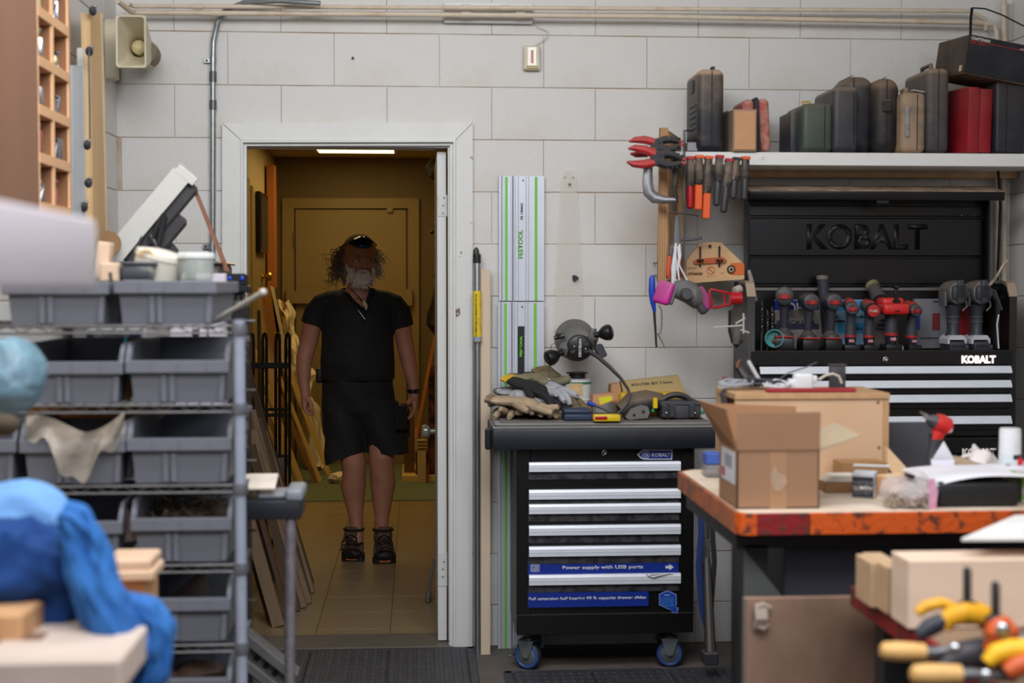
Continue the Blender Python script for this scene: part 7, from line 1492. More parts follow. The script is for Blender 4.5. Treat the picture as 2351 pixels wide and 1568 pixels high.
# ------------------------------------------------------------------ nearest left: pale beam end, denim, lumber
t = T('pale_shelf_box', 'large out of focus pale lavender box side at the left edge', 'box', (-.5, 1.4, 1.0))
xa = at(225,600,1.80).x; z1 = at(225,503,1.80).z; z0 = at(225,662,1.8).z
bb = B(); bb.rbox((xa-.12, 1.25, (z0+z1)/2), (.24, 1.1, z1-z0), .008, 2); bb.build('carton', mat('pale lavender card', (206,198,204), .6, nz=(2,.03)), t)
t = T('side_post', 'painted post outside the left frame edge that carries the pale box', 'post'); bb = B(); bb.ext(xa-.22, xa-.10, .8, .95, 0, z0-.001, .004); bb.build('post', trimw, t)
den = mat('bright blue denim', (52,118,190), .85, col2=(36,92,160), nz=(12,.1), bump=.4, bscale=300); den2 = mat('shaded blue denim', (14,58,118), .9, nz=(12,.12), bump=.4, bscale=300); den3 = mat('pale blue denim', (110,158,214), .85, nz=(12,.08), bump=.4, bscale=300)  # deep and navy blues put the shade under the heap into the colour
t = T('denim_cloth', 'rumpled blue denim clothes heaped over the lumber at lower left', 'clothes')
DY_ = 2.3
def blob(secs, m_, nm, Y=DY_, amp=.013, sq=1.6):
    """rumpled cloth mass: smooth spine with long ridged folds"""
    def cr(a,b_,c_,d_,u): return .5*((2*b_)+(c_-a)*u+(2*a-5*b_+4*c_-d_)*u*u+(3*b_-a-3*c_+d_)*u**3)
    out = []; n = len(secs)
    for i in range(n-1):
        q = [secs[max(0,min(n-1,i+k))] for k in (-1,0,1,2)]
        for k in range(9 if i < n-2 else 10): u = k/9; out.append([cr(*[q[m][c] for m in range(4)], u) for c in range(5)])
    bb = B(); bb.loft([(at(o[0],o[1],Y+o[4]), max(.004,o[2]), max(.004,o[3])) for o in out], 56)
    cen = [at(o[0],o[1],Y+o[4]) for o in out]; N_ = 56
    for i in range(len(out)):
        for k in range(N_):
            p = bb.v[i*N_+k]; d = (p-cen[i]); a = 2*math.pi*k/N_
            r1 = 1-abs(mnoise.noise(V((math.cos(a)*sq, math.sin(a)*sq, i*.045+len(nm)))))*2.4
            r2 = mnoise.noise(V((math.cos(a)*4, math.sin(a)*4, i*.16+3)))
            bb.v[i*N_+k] = p + d.normalized()*amp*(r1*.9+r2*.7-.3)
    return bb.build(nm, m_, t, sharp=80)
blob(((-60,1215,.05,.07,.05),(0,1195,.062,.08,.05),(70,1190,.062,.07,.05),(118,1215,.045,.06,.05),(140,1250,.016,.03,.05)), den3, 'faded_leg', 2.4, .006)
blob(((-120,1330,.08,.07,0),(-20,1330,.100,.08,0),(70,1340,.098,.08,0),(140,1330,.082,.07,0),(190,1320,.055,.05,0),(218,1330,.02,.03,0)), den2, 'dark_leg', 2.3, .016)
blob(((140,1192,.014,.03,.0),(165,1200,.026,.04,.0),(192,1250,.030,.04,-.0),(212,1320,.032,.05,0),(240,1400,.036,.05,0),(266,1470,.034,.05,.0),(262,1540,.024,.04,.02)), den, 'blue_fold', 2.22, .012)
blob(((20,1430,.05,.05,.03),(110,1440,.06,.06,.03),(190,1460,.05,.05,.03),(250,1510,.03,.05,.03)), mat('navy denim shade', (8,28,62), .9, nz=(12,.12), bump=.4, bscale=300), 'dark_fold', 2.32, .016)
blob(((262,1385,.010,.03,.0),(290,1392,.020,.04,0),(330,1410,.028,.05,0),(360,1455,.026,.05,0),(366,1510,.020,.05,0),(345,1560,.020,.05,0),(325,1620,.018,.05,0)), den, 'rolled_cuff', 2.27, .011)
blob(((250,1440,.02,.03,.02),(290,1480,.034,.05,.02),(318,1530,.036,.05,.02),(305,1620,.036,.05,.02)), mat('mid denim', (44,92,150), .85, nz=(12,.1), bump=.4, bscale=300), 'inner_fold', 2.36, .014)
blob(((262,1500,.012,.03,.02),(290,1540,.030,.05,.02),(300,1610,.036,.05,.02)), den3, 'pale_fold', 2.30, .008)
lumm = mat('rough sawn lumber', (206,174,146), .75, nz=(6,.1), wave=('X', 3, 4, (180,146,118), .3), stretch=(.3,1,1)); lume = mat('lumber end grain', (196,150,108), .8, nz=(12,.12)); wall_dark = mat('brown offcut', (128,96,78), .7)
def lb_(label, x0, y0, x1, y1, Y, dep, m_=lumm, rot=0, zb=None):
    a_, c_ = at(x0,y0,Y), at(x1,y1,Y); b = B(); z0_ = c_.z if zb is None else zb
    b.rbox(((a_.x+c_.x)/2, Y+dep/2, (a_.z+z0_)/2), (c_.x-a_.x, dep, a_.z-z0_), .004, 1, None, rz(rot)); return tag(b.build('lumber_block', m_), label, 'wood block')
lb_('wide sawn lumber beam at the bottom left corner', -60,1522,276,1600, 2.02, .28, mat('pinkish sawn beam', (206,188,176), .75, nz=(6,.1), wave=('X', 3, 4, (186,164,148), .3), stretch=(.3,1,1)))
lb_('square timber end at the left edge above the wide beam', -60,1412,62,1520, 2.15, .2, lume, -4)
lb_('small brown offcut lying on the wide beam', 42,1470,98,1500, 2.14, .05, wall_dark)
lb_('thin pale lath on top of the round ended block', 236,1287,345,1310, 2.75, .12, lumm)
lb_('pale lath with notched end under the top lath', 240,1312,352,1335, 2.74, .12, lumm)
lb_('orange brown rounded wood block under the laths', 250,1337,338,1425, 2.78, .12, lume)
lb_('brown wooden post stub at the frame bottom beside the denim', 325,1525,358,1600, 2.4, .05, wall_dark)
t = T('timber_stack', 'rough timber pile under the denim in the lower left corner', 'timber', (-.75, 2.4, 0))
for k in range(6): bb = B(); bb.ext(at(0,1600,2.3).x-.12, at(250,1600,2.3).x, 2.05, 2.85, .0+.128*k, .12+.128*k, .004); bb.build('timber', lumm if k % 2 else lume, t)
# ------------------------------------------------------------------ things standing in the corridor
def lean(name, label, cat, bot, top, w_, dep, m_, Yb=None, dy=0.0, group=None):
    """board leaning sideways: bottom pixel on the floor, top pixel, face width across the picture, depth"""
    p = atz(bot[0], bot[1], 0.012) if Yb is None else at(bot[0], bot[1], Yb); q = at(top[0], top[1], p.y+dy)
    d = (q-p).normalized(); side = V((d.z,0,-d.x)).normalized()*w_; bk = V((0,dep,0))
    b = B(); P_ = [p, p+side*(-1), q+side*(-1), q]; P_ = [p-side, p, q, q-side]
    b.add(P_+[v+bk for v in P_], [(0,1,2,3),(7,6,5,4),(0,4,5,1),(1,5,6,2),(2,6,7,3),(3,7,4,0)]); return tag(b.build(name, m_), label, cat, group)
gb = mat('grey brown rough board', (128,106,84), .75, nz=(8,.15), stretch=(1,1,.2)); gb2 = mat('dark brown rough board', (86,66,50), .75, nz=(8,.15), stretch=(1,1,.2)); yb2 = mat('yellow pine board', (228,190,120), .6, nz=(8,.12), stretch=(1,1,.2))
brd = [('front grey board of the leaning stack just inside the doorway', (652,1434), (572,1150), .05, .03, gb), ('second grey board of the leaning stack, dark gap before it', (690,1400), (584,1020), .035, .03, gb2),
 ('wide grey board in the middle of the leaning stack', (716,1382), (590,985), .045, .03, gb), ('thin dark board right in the leaning stack', (712,1362), (600,960), .018, .04, gb2),
 ('brown board at the right of the leaning stack', (722,1358), (612,990), .030, .03, gb), ('last thin brown board at the right edge of the stack', (720,1340), (622,1010), .018, .04, gb2),
 ('short grey board behind the stack near the door casing', (640,1330), (566,990), .05, .03, gb2), ('tall grey board leaning behind the steel frame, left', (668,1268), (560,880), .035, .03, gb), ('tall dark board leaning behind the steel frame, right', (690,1262), (580,860), .03, .03, gb2)]
brd += [('narrow dark board between the front grey boards', (668,1418), (574,1080), .02, .03, gb2), ('grey board close behind the front one', (704,1392), (596,1040), .03, .03, gb), ('thin grey board third from the right of the stack', (700,1372), (586,940), .02, .03, gb),
 ('short dark board at the foot of the stack by the casing', (628,1420), (560,1180), .03, .03, gb2)]
for l_, b0, t0, w_, d_, m_ in brd: lean('leaning_board', l_, 'board', b0, t0, w_, d_, m_)
for l_, b0, t0, w_, d_, m_ in (('longest yellow pine board leaning at the back, right edge', (760,1088), (612,700), .035, .03, yb2), ('yellow pine board with a dark side next to the longest', (738,1104), (604,760), .022, .04, yb2),
  ('brown board between the yellow pine boards', (730,1108), (596,790), .03, .03, mat('amber board', (150,104,56), .6, nz=(8,.1))), ('yellow board leaning through the black frame, left', (702,1125), (586,800), .025, .03, yb2),
  ('thin yellow strip leaning through the black frame', (690,1112), (574,830), .014, .03, yb2), ('pale trim board leaning at the left of the black frame', (688,1140), (572,880), .02, .03, mat('pale trim board', (190,160,110), .6))):
    lean('pine_plank', l_, 'board', b0, t0, w_, d_, m_)
t = T('framed_panel', 'amber panel with pale edge leaning above the black frame', 'panel')
bb = B(); bb.pxpoly([(603,661),(620,657),(642,760),(640,840),(626,800)], 9.0, .03); bb.build('panel', mat('amber panel', (166,112,50), .5), t); bb = B(); bb.pxpoly([(620,657),(627,660),(650,770),(662,860),(655,870),(640,800)], 9.0, .04); bb.build('edge', mat('pale panel edge', (214,196,160), .5), t)
bb = B(); bb.pxpoly([(590,660),(604,660),(628,800),(668,1160),(655,1166)], 9.04, .02); bb.build('backing', yb2, t)
b = B(); b.px(590,712,601,1150,8.9,.02,.003); tag(b.build('dark_lath', mat('dark olive slat', (60,56,44), .6)), 'dark rounded slat sticking up behind the black frame', 'slat')
# black steel frame
t = T('steel_rack', 'black steel frame trolley with rounded hoop uprights in the corridor', 'rack')
FY = 8.0; bs_ = mat('black steel frame', (14,14,15), .35, nz=(6,.1))
for x0, x1 in ((574,590),(608,612),(637,660)): pass
for xa, xb in ((578,607),(636,659)):
    bb = B(); n = 8; cx_, rr_ = (xa+xb)/2, (xb-xa)/2
for x in (577, 607, 637, 660):
    bb = B(); bb.tube([at(x-4,1220,FY), at(x-4,780,FY), at(x-2,768,FY), at(x+1,765,FY), at(x+4,768,FY), at(x+5,780,FY), at(x+5,1220,FY)], .0085, 8); bb.build('hoop', bs_, t)
for y0, y1 in ((833,846),(937,943),(950,957),(1045,1050)):
    bb = B(); bb.px(568,y0,664,y1,FY-.012,.02,.002); bb.build('crossbar', bs_, t)
bb = B(); bb.tube([at(604,1002,FY-.03), at(606,996,FY-.03), at(611,998,FY-.03), at(618,1040,FY-.03), at(620,1060,FY-.03)], .004, 6); bb.build('hook', bs_, t)
b = B(); b.rbox(V((at(638,1120,7.85).x,7.85,.24)), (.075,.01,.48), .012, 2); tag(b.build('seat_board', mat('brown leather board', (64,42,32), .5)), 'brown rounded board at the foot of the black frame', 'board')
t = T('plastic_sheeting', 'crumpled translucent plastic sheeting bunched behind the black frame', 'plastic sheet')
def psf(u, v):
    y = 690+(315 if v < .8 else 315+(v-.8)*700)*v; xl = 628+70*v+8*math.sin(v*9); xr = 655+95*v**.8+10*math.sin(v*14+1)
    x = xl+(xr-xl)*u; return at(x, min(y,1074), 11.0-.10*math.sin(u*math.pi)+.03*math.sin(u*13+v*17)+.02*math.sin(v*31+u*8))
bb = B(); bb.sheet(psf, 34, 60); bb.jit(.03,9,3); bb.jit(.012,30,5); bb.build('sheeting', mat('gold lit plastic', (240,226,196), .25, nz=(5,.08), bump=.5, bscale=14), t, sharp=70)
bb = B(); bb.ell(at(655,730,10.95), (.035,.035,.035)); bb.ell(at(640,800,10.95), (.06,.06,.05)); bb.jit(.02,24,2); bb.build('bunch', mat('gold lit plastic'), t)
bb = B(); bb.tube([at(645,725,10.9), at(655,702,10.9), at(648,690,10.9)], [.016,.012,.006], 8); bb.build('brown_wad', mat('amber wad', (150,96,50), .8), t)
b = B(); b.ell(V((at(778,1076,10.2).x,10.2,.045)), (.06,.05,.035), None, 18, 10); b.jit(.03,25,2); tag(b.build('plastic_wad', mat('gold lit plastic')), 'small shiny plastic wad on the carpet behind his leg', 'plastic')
b = B(); b.px(612,378,632,661,10.6,.14,.004); tag(b.build('painted_board', mat('orange brown board', (176,106,50), .5, col2=(120,110,80), nz=(2.2,.1), thr=(.6,.7))), 'tall orange brown board standing in the corridor left corner', 'board')
b = B(); b.px(626,384,634,640,10.8,.05,.004); tag(b.build('yellow_tube', mat('yellow tube', (200,160,60), .4)), 'thin yellow tube standing behind the orange brown board', 'tube')
b = B(); b.px(604,378,612,700,10.75,.05,.004); tag(b.build('dark_board', mat('black board', (14,12,10), .6)), 'narrow black board behind the wall picture', 'board')
# right side of the corridor
burl = mat('burl slab', (120,66,28), .5, col2=(28,16,10), nz=(14,.1), thr=(.45,.58), stretch=(1,1,.6)); dbr = mat('dark brown timber', (74,36,22), .6, nz=(6,.1))
def gpx(name, label, cat, x0, y0, x1, y1, Y, dep, m_): b = B(); b.px(x0,y0,x1,y1,Y,dep,.003); return tag(b.build(name, m_), label, cat)
gpx('base_board', 'flat pine boards on the carpet under the dark timbers', 'board', 923,1092,1010,1107,10.25,.7,yb2)
gpx('burl_slab', 'tall dark mottled burl slab beside the open door', 'slab', 983,838,1010,1092,10.3,.05,burl)
gpx('dark_timber', 'short dark brown timber before the burl slab', 'timber', 954,1038,983,1090,10.28,.1,dbr)
gpx('brown_post', 'brown post left of the dark timber', 'timber', 927,952,952,1091,10.4,.1,mat('mid brown post', (112,74,40), .6, nz=(6,.1)))
lean('orange_batten', 'long orange batten leaning against the burl slab', 'board', (958,1010), (1004,760), .022, .03, mat('orange batten', (190,120,44), .5), 10.2)
lean('orange_batten', 'second orange batten crossing lower on the right', 'board', (985,1106), (966,960), .02, .03, mat('orange batten'), 10.22)
t = T('wicker_tray', 'small pale slatted crate by the burl slab', 'crate'); bb = B()
for k in range(3): bb.px(956,1010+8*k,980,1013+8*k,10.15,.06,.001)
bb.px(953,985,957,1034,10.15,.02,.001); bb.px(958,1034,978,1111,10.16,.05,.001); bb.build('crate', mat('pale crate', (196,170,120), .6), t)
def darkblob(name, label, pts, Y): b = B(); b.loft([(at(x,y,Y), r, r*.8) for x, y, r in pts], 10); b.jit(.02,20,len(label)); return tag(b.build(name, mat('black blob', (16,14,14), .5)), label, 'object')
darkblob('wall_mask', 'dark carved object hanging high beside the open door', ((1000,366,.03),(997,385,.05),(1000,405,.04),(1006,420,.01)), 9.6)
darkblob('tool_roll', 'dark stack of tools hanging behind the door leaf', ((1004,655,.03),(1002,690,.045),(998,725,.05),(999,745,.055),(1006,772,.01)), 9.6)
t = T('coat_hook', 'black coat hook beside the open door', 'hook'); bb = B(); bb.tube([at(1006,503,9.6), at(998,512,9.6), at(999,530,9.6), at(992,533,9.6)], .008, 8); bb.ell(at(992,533,9.6), (.014,.014,.014)); bb.build('hook', bs_, t)
darkblob('small_ornament', 'small brown ornament above the tool stack', ((1003,622,.012),(1001,635,.022),(1003,650,.012)), 9.6)
# ------------------------------------------------------------------ the man in the doorway
PY = 7.42
skinm = mat('weathered skin', (168,114,92), .6, nz=(14,.08), bump=.08, bscale=120)
shirtm = mat('black heather jersey', (15,15,17), .85, col2=(34,34,38), nz=(60,.1), thr=(.5,.8), stretch=(.4,1,3), bump=.15, bscale=180)
shortm = mat('charcoal canvas', (24,22,24), .85, nz=(10,.12), bump=.25, bscale=60)
XY_ = ((1,0,0),(0,1,0))
pc = atz(835, 1280, 0)
man = T('person', 'bearded long haired man in black shirt and shorts in the doorway', 'person', (at(828,800,PY).x, PY, 0))
def S(x, y, rx_, ry_, dy=0.0, fr=XY_): return (at(x, y, PY+dy), rx_, ry_, fr)
def P3(x, y, dy=0.0): return at(x, y, PY+dy)
def bake(b, name, m_, voxel, keep=None, smooth_it=6, parent=man, sharp=180):
    o = b.build(name, m_, parent)
    r = o.modifiers.new('r', 'REMESH'); r.mode = 'VOXEL'; r.voxel_size = voxel; r.use_smooth_shade = True
    s_ = o.modifiers.new('s', 'SMOOTH'); s_.iterations = smooth_it; s_.factor = .5
    dg = bpy.context.evaluated_depsgraph_get(); dg.update()
    me = bpy.data.meshes.new_from_object(o.evaluated_get(dg)); o.modifiers.clear(); o.data = me
    if not me.materials: me.materials.append(m_)
    if keep is not None:
        bm = bmesh.new(); bm.from_mesh(me); org = ORG[parent.name]
        dl_ = [f for f in bm.faces if not keep(f.calc_center_median()+org)]
        bmesh.ops.delete(bm, geom=dl_, context='FACES')
        bv = {v: [e.other_vert(v) for e in v.link_edges if e.is_boundary] for v in bm.verts if v.is_boundary}
        for _ in range(14):
            new = {v: (v.co*.5 + (n_[0].co+n_[1].co)*.25) for v, n_ in bv.items() if len(n_) == 2}
            for v, c_ in new.items(): v.co = c_
        bm.to_mesh(me); bm.free()
    me.polygons.foreach_set('use_smooth', [True]*len(me.polygons)); return o
HC = P3(826, 592, -.06); HM = Matrix.Translation(HC) @ Matrix.Rotation(rad(17), 4, 'Z') @ Matrix.Rotation(rad(13), 4, 'X')
def Hh(x, y, z): return HM @ V((x, y, z))
b = B()
# head in its own frame: face towards -Y
b.ell((0,.012,.028), (.082,.097,.090), None, 28, 18, HM)
b.ell((0,-.010,-.01), (.076,.080,.085), None, 28, 18, HM)
b.ell((0,-.028,-.066), (.058,.054,.044), None, 20, 14, HM)           # jaw
b.ell((0,-.064,-.092), (.024,.022,.018), None, 14, 10, HM)          # chin
b.ell((0,-.078,.020), (.050,.016,.010), None, 18, 10, HM)            # brow
for s_ in (-1,1):
    b.ell((s_*.038,-.066,-.022), (.022,.020,.018), None, 14, 10, HM) # cheek
    b.ell((s_*.082,.008,-.008), (.010,.018,.032), rz(s_*18), 12, 10, HM)  # ear
b.loft([((0,-.084,.018),.008,.008,((1,0,0),(0,1,0))),((0,-.095,-.005),.010,.010,((1,0,0),(0,1,0))),((0,-.106,-.024),.014,.013,((1,0,0),(0,1,0))),((0,-.098,-.034),.016,.010,((1,0,0),(0,1,0)))], 12, True, HM)  # nose
b.ell((0,-.086,-.052), (.022,.009,.005), None, 12, 8, HM); b.ell((0,-.084,-.062), (.020,.009,.006), None, 12, 8, HM)   # lips
# neck and trunk
b.loft([(Hh(0,.02,-.04), .055,.058, XY_), S(823,652,.056,.060,-.02), S(822,668,.070,.066,0), S(822,684,.12,.085,.01)], 20)
b.loft([S(822,676,.09,.06,.01), S(822,694,.150,.085,.01), S(821,720,.160,.105,0), S(820,780,.160,.115,-.01), S(821,830,.160,.13,-.01), S(822,868,.158,.125,0), S(823,905,.158,.115,0), S(824,945,.13,.10,0)], 28)
# arms
def limb(b_, pts, n=16): b_.loft([(P3(x,y,dy), r, r2) for x, y, dy, r, r2 in pts], n)
AL = [(742,692,.01,.052,.055),(724,716,.01,.054,.056),(716,750,.01,.050,.052),(706,795,.01,.046,.046),(699,820,.0,.043,.046),(697,850,-.01,.039,.041),(698,880,-.02,.030,.030),(701,900,-.03,.026,.026)]
AR = [(902,692,.01,.052,.055),(916,716,.01,.054,.056),(923,750,.01,.049,.052),(931,795,.01,.045,.046),(936,820,.0,.043,.046),(942,850,-.01,.038,.040),(948,880,-.02,.029,.030),(951,900,-.03,.026,.026)]
limb(b, AL); limb(b, AR)
# hands: palm, four fingers and a thumb each, loosely curled
def hand(b_, wrist, sgn, pinch):
    x, y = wrist; W_ = P3(x, y, -.03)
    u = V((sgn*.0,0,-1)); 
    b_.loft([(W_, .026,.022,XY_),(W_+V((0,0,-.03)), .024,.036,XY_),(W_+V((-sgn*.002,-.004,-.062)), .021,.043,XY_),(W_+V((-sgn*.002,-.006,-.088)), .017,.042,XY_)], 16)
    for k, (oy, L_) in enumerate(((-.036,.072),(-.013,.080),(.010,.076),(.031,.060))):
        p = W_+V((-sgn*.002, oy-.004, -.082)); curl = (.40 if not pinch else .85)+.10*k; a = .1; pts = [p]
        for j in range(3):
            L2 = L_*(.44,.31,.25)[j]; a += curl*(.5 if j == 0 else 1.0); p = p+V((sgn*math.sin(a)*L2, 0, -math.cos(a)*L2)); pts.append(p)
        b_.tube(pts, [.0098,.0092,.0086,.0068], 9)
    p = W_+V((sgn*.012,-.030,-.030)); pts = [p, p+V((sgn*.018,-.018,-.022)), p+V((sgn*.026,-.022,-.048)), p+V((sgn*.028 if not pinch else sgn*.022,-.020,-.072))]
    b_.tube(pts, [.014,.0125,.011,.008], 10); return pts[-1]
tl = hand(b, (701,900), 1, True); hand(b, (951,900), -1, False)
# legs
def leg(b_, pts): b_.loft([(P3(x,y,dy), r, r2, XY_) for x, y, dy, r, r2 in pts], 20)
LL = [(790,915,0,.080,.10),(793,960,-.01,.082,.095),(800,1020,-.03,.076,.082),(812,1062,-.05,.065,.070),(813,1085,-.05,.060,.064),(811,1115,-.03,.066,.070),(813,1150,-.03,.052,.055),(817,1185,-.04,.038,.042),(819,1215,-.05,.035,.040),(819,1245,-.06,.036,.05)]
LR = [(858,915,0,.080,.10),(868,960,-.01,.082,.095),(876,1010,-.03,.078,.082),(876,1050,-.06,.067,.072),(877,1075,-.06,.062,.066),(879,1108,-.04,.067,.071),(878,1148,-.04,.053,.056),(877,1185,-.05,.038,.042),(876,1215,-.06,.035,.040),(877,1245,-.07,.036,.05)]
leg(b, LL); leg(b, LR)
bake(b, 'body', skinm, .0052, None, 5)
# eyes
for s_ in (-1,1):
    e = B(); e.ell((s_*.031,-.0735,.002), (.0135,.011,.0085), None, 16, 10, HM); ey = e.build('eye', mat('eye white', (190,180,176), .2), man)
    e = B(); e.ell((s_*.031+.003,-.083,.002), (.0055,.003,.0055), None, 12, 8, HM); e.build('iris', mat('iris', (50,56,60), .15), ey)
    e = B(); e.loft([((s_*.012,-.090,.016),.004,.003),((s_*.03,-.090,.021),.006,.004),((s_*.052,-.078,.014),.003,.003)], 8, True, HM); e.build('eyebrow', mat('grey brow hair', (130,116,104), .9), man)
    e = B(); e.tube([(s_*.016,-.081,.010),(s_*.031,-.087,.012),(s_*.046,-.077,.007)], .0035, 8, HM); e.build('eyelid', skinm, man)
# beard
bd = mat('white grey beard', (196,186,176), .95, nz=(60,.2), bump=.6, bscale=220); hr = mat('grey brown hair', (120,98,78), .8, nz=(30,.25)); hrg = mat('pale grey hair', (190,180,166), .8, nz=(30,.2))
b = B(); rnd = random.Random(21)
b.ell((0,-.052,-.088), (.052,.050,.042), None, 24, 16, HM); b.ell((0,-.066,-.112), (.036,.034,.028), None, 20, 12, HM)
for s_ in (-1,1): b.loft([((s_*.070,-.006,-.012),.006,.012),((s_*.068,-.018,-.045),.012,.018),((s_*.052,-.040,-.080),.018,.022),((s_*.02,-.06,-.10),.02,.02)], 12, True, HM); b.loft([((s_*.003,-.094,-.044),.007,.006),((s_*.018,-.090,-.050),.007,.006),((s_*.032,-.078,-.066),.008,.008)], 10, True, HM)
bo = bake(b, 'beard', bd, .0045, None, 3)
b = B()
for k in range(420):
    a = rnd.uniform(-1.5,1.5); h_ = rnd.uniform(-.135,-.035); r_ = .056+.010*math.cos((h_+.09)*14)
    p = V((math.sin(a)*r_*1.0, -.048-math.cos(a)*(.046+.004*rnd.random()), h_))
    if h_ > -.07 and abs(a) < .75: continue
    if h_ < -.115: p.x *= .6; p.y += .01
    d = V((math.sin(a)*.5, -math.cos(a)*.35, -.9)).normalized()*rnd.uniform(.008,.02)
    b.tube([p-d*.3, p+d*.5, p+d*1.1+V((rnd.uniform(-.004,.004),0,0))], [.0013,.0010,.0003], 4, HM)
b.build('beard_strands', mat('white beard strand', (214,206,198), .8), man, kind='stuff')
# hair: cap at back and curls at both sides
b = B(); b.ell((0,.022,.032), (.085,.100,.091), None, 24, 16, HM); b.loft([((0,.06,.03),.07,.05),((0,.075,-.04),.065,.04),((0,.07,-.09),.055,.03)], 16, True, HM)
bake(b, 'hair', hr, .006, lambda p: (HM.inverted() @ p).y > .0 or ((HM.inverted() @ p).z > .085 and (HM.inverted() @ p).y > -.045) , 3)
def curls(side, n, m_, xr_, seed, nm):
    rr_ = random.Random(seed); b = B()
    for k in range(n):
        z0_ = rr_.uniform(-.075,.055); y0_ = rr_.uniform(.0,.065); p = Hh(side*.072, y0_, z0_); L_ = rr_.uniform(*xr_); cf = rr_.uniform(5,10); ph = rr_.random()*6; amp = rr_.uniform(.008,.020)
        pts = []; n2 = 22; dirx = side*rr_.uniform(.35,1.0); dz = rr_.uniform(-1.05,-.45)
        for j in range(n2+1):
            u = j/n2; q = p+V((dirx*L_*(u**.8)+math.sin(cf*u*2+ph)*amp*u, math.cos(cf*u*2+ph)*amp*u, dz*L_*u*(.6+.5*u)+math.cos(cf*u*2.2+ph)*amp*u)); pts.append(q)
        b.tube(pts, [.0030-.0020*j/n2 for j in range(n2+1)], 5)
    for k in range(n//3):
        z0_ = rr_.uniform(-.06,.05); p = Hh(side*.070, rr_.uniform(.0,.05), z0_); pts = [p+V((side*.004+math.sin(j*.9+k)*.006, math.cos(j*.9+k)*.006, -.011*j)) for j in range(10)]; b.tube(pts, [.005,.006,.006,.0055,.005,.0045,.004,.0035,.003,.001], 5)
    b.build(nm, m_, man, kind='stuff')
curls(-1, 150, hr, (.03,.115), 3, 'hair_curls'); curls(1, 100, hrg, (.02,.075), 8, 'hair_curls')
# sunglasses pushed up on the head
lens = mat('mirror lens', (40,66,120), .12, .5, col2=(14,18,30), nz=(10,.1), thr=(.4,.6))
sg = T('sunglasses', 'dark wraparound sunglasses pushed up on the man\'s head', 'sunglasses')
def arc(a0, a1, z0, z1, r=1.0):
    out = []
    for j in range(9):
        a = rad(a0+(a1-a0)*j/8); out.append(((math.sin(a)*.084*r, .010-math.cos(a)*.097*r, z0+(z1-z0)*0)))
    return out
def scalp(z): f = math.sqrt(max(0, 1-((z-.028)/.090)**2)); return .082*f, .097*f
def lp(a, z, off): rx_, ry_ = scalp(z); return Hh(math.sin(a)*(rx_+off), .012-math.cos(a)*(ry_+off), z)
for s_ in (-1,1):
    b = B(); n = 9; vs = []
    for j in range(n+1):
        a = rad(s_*(.6+68*j/n)); e_ = (1-.75*(j/n)**3)*(1 if j else .85)
        for sgn in (0, .5, 1): vs.append(lp(a, .066+(.047*sgn)*e_+.012*(j/n), .007))
    b.add(vs, [f for j in range(n) for f in ((3*j,3*j+1,3*j+4,3*j+3),(3*j+1,3*j+2,3*j+5,3*j+4))]); b.build('lens', lens, sg, solid=.003, sharp=80)
    b = B(); b.tube([lp(rad(s_*66), .082, .009), Hh(s_*.088,.01,.066), Hh(s_*.086,.045,.045)], .003, 6); b.build('temple', mbk, sg)
b = B(); b.tube([lp(rad(a), .113-.0000065*a*a, .008) for a in range(-66,67,6)], .0026, 6); b.build('bridge_frame', mbk, sg)
b = B(); b.rbox(Hh(.083,-.004,-.012), (.012,.02,.03), .004, 2); b.build('ear_piece', mbk, man, label='black ear piece')
# shirt
b = B()
b.loft([S(822,656,.070,.068,.015), S(822,668,.105,.080,.012), S(821,680,.150,.098,.01), S(821,696,.184,.112,.008), S(821,725,.188,.130,0), S(821,780,.186,.145,-.01), S(821,830,.192,.166,-.02), S(822,862,.190,.164,-.015), S(822,880,.186,.158,-.01)], 32)
b.loft([(P3(x,y,dy), r, r2) for x,y,dy,r,r2 in ((790,678,.01,.034,.06),(760,687,.01,.048,.064),(740,698,.01,.058,.064),(725,718,.01,.062,.064),(718,738,.01,.060,.062),(715,750,.01,.059,.062))], 18)
b.loft([(P3(x,y,dy), r, r2) for x,y,dy,r,r2 in ((852,678,.01,.034,.06),(882,687,.01,.048,.064),(903,698,.01,.058,.064),(917,718,.01,.062,.064),(923,742,.01,.059,.062),(926,758,.01,.058,.062))], 18)
def keep_shirt(p):
    if p.z < P3(822,870).z: return False
    for (xa, ya, ux_, uy_) in ((714,744,-.28,-1),(926,751,.22,-1)):
        q = P3(xa, ya); d = V((ux_,0,uy_)).normalized()
        if (p.x < P3(735,740).x if xa < 800 else p.x > P3(907,740).x) and (p-q).x*(d.x)+(p-q).z*d.z > -.002: return False
    if p.z > P3(822,661).z and abs(p.x-P3(822,661).x) < .09: return False
    vtop, vbot = P3(822,664), P3(834,708)
    if p.y < PY and p.z > vbot.z:
        f = (p.z-vbot.z)/(vtop.z-vbot.z); cxv = vbot.x+(P3(820,664).x-vbot.x)*f
        if abs(p.x-cxv) < .004+.062*f: return False
    return True
for v_ in range(len(b.v)):
    p = b.v[v_]; b.v[v_] = p + V((0, .006*math.sin(p.z*42+p.x*18)+.004*math.sin(p.z*90+p.x*40), 0))
bake(b, 'shirt', shirtm, .006, keep_shirt, 3)
for cl_ in ([(798,672),(812,690),(833,708)], [(852,668),(848,688),(834,708)]): b = B(); b.tube([P3(x,y,-.104-.0015*(y-664)*.6) for x,y in cl_], .005, 8); b.build('collar_band', shirtm, man)
b = B(); b.tube([P3(833,708,-.135), P3(836,735,-.15)], .004, 6); b.build('placket', shirtm, man)
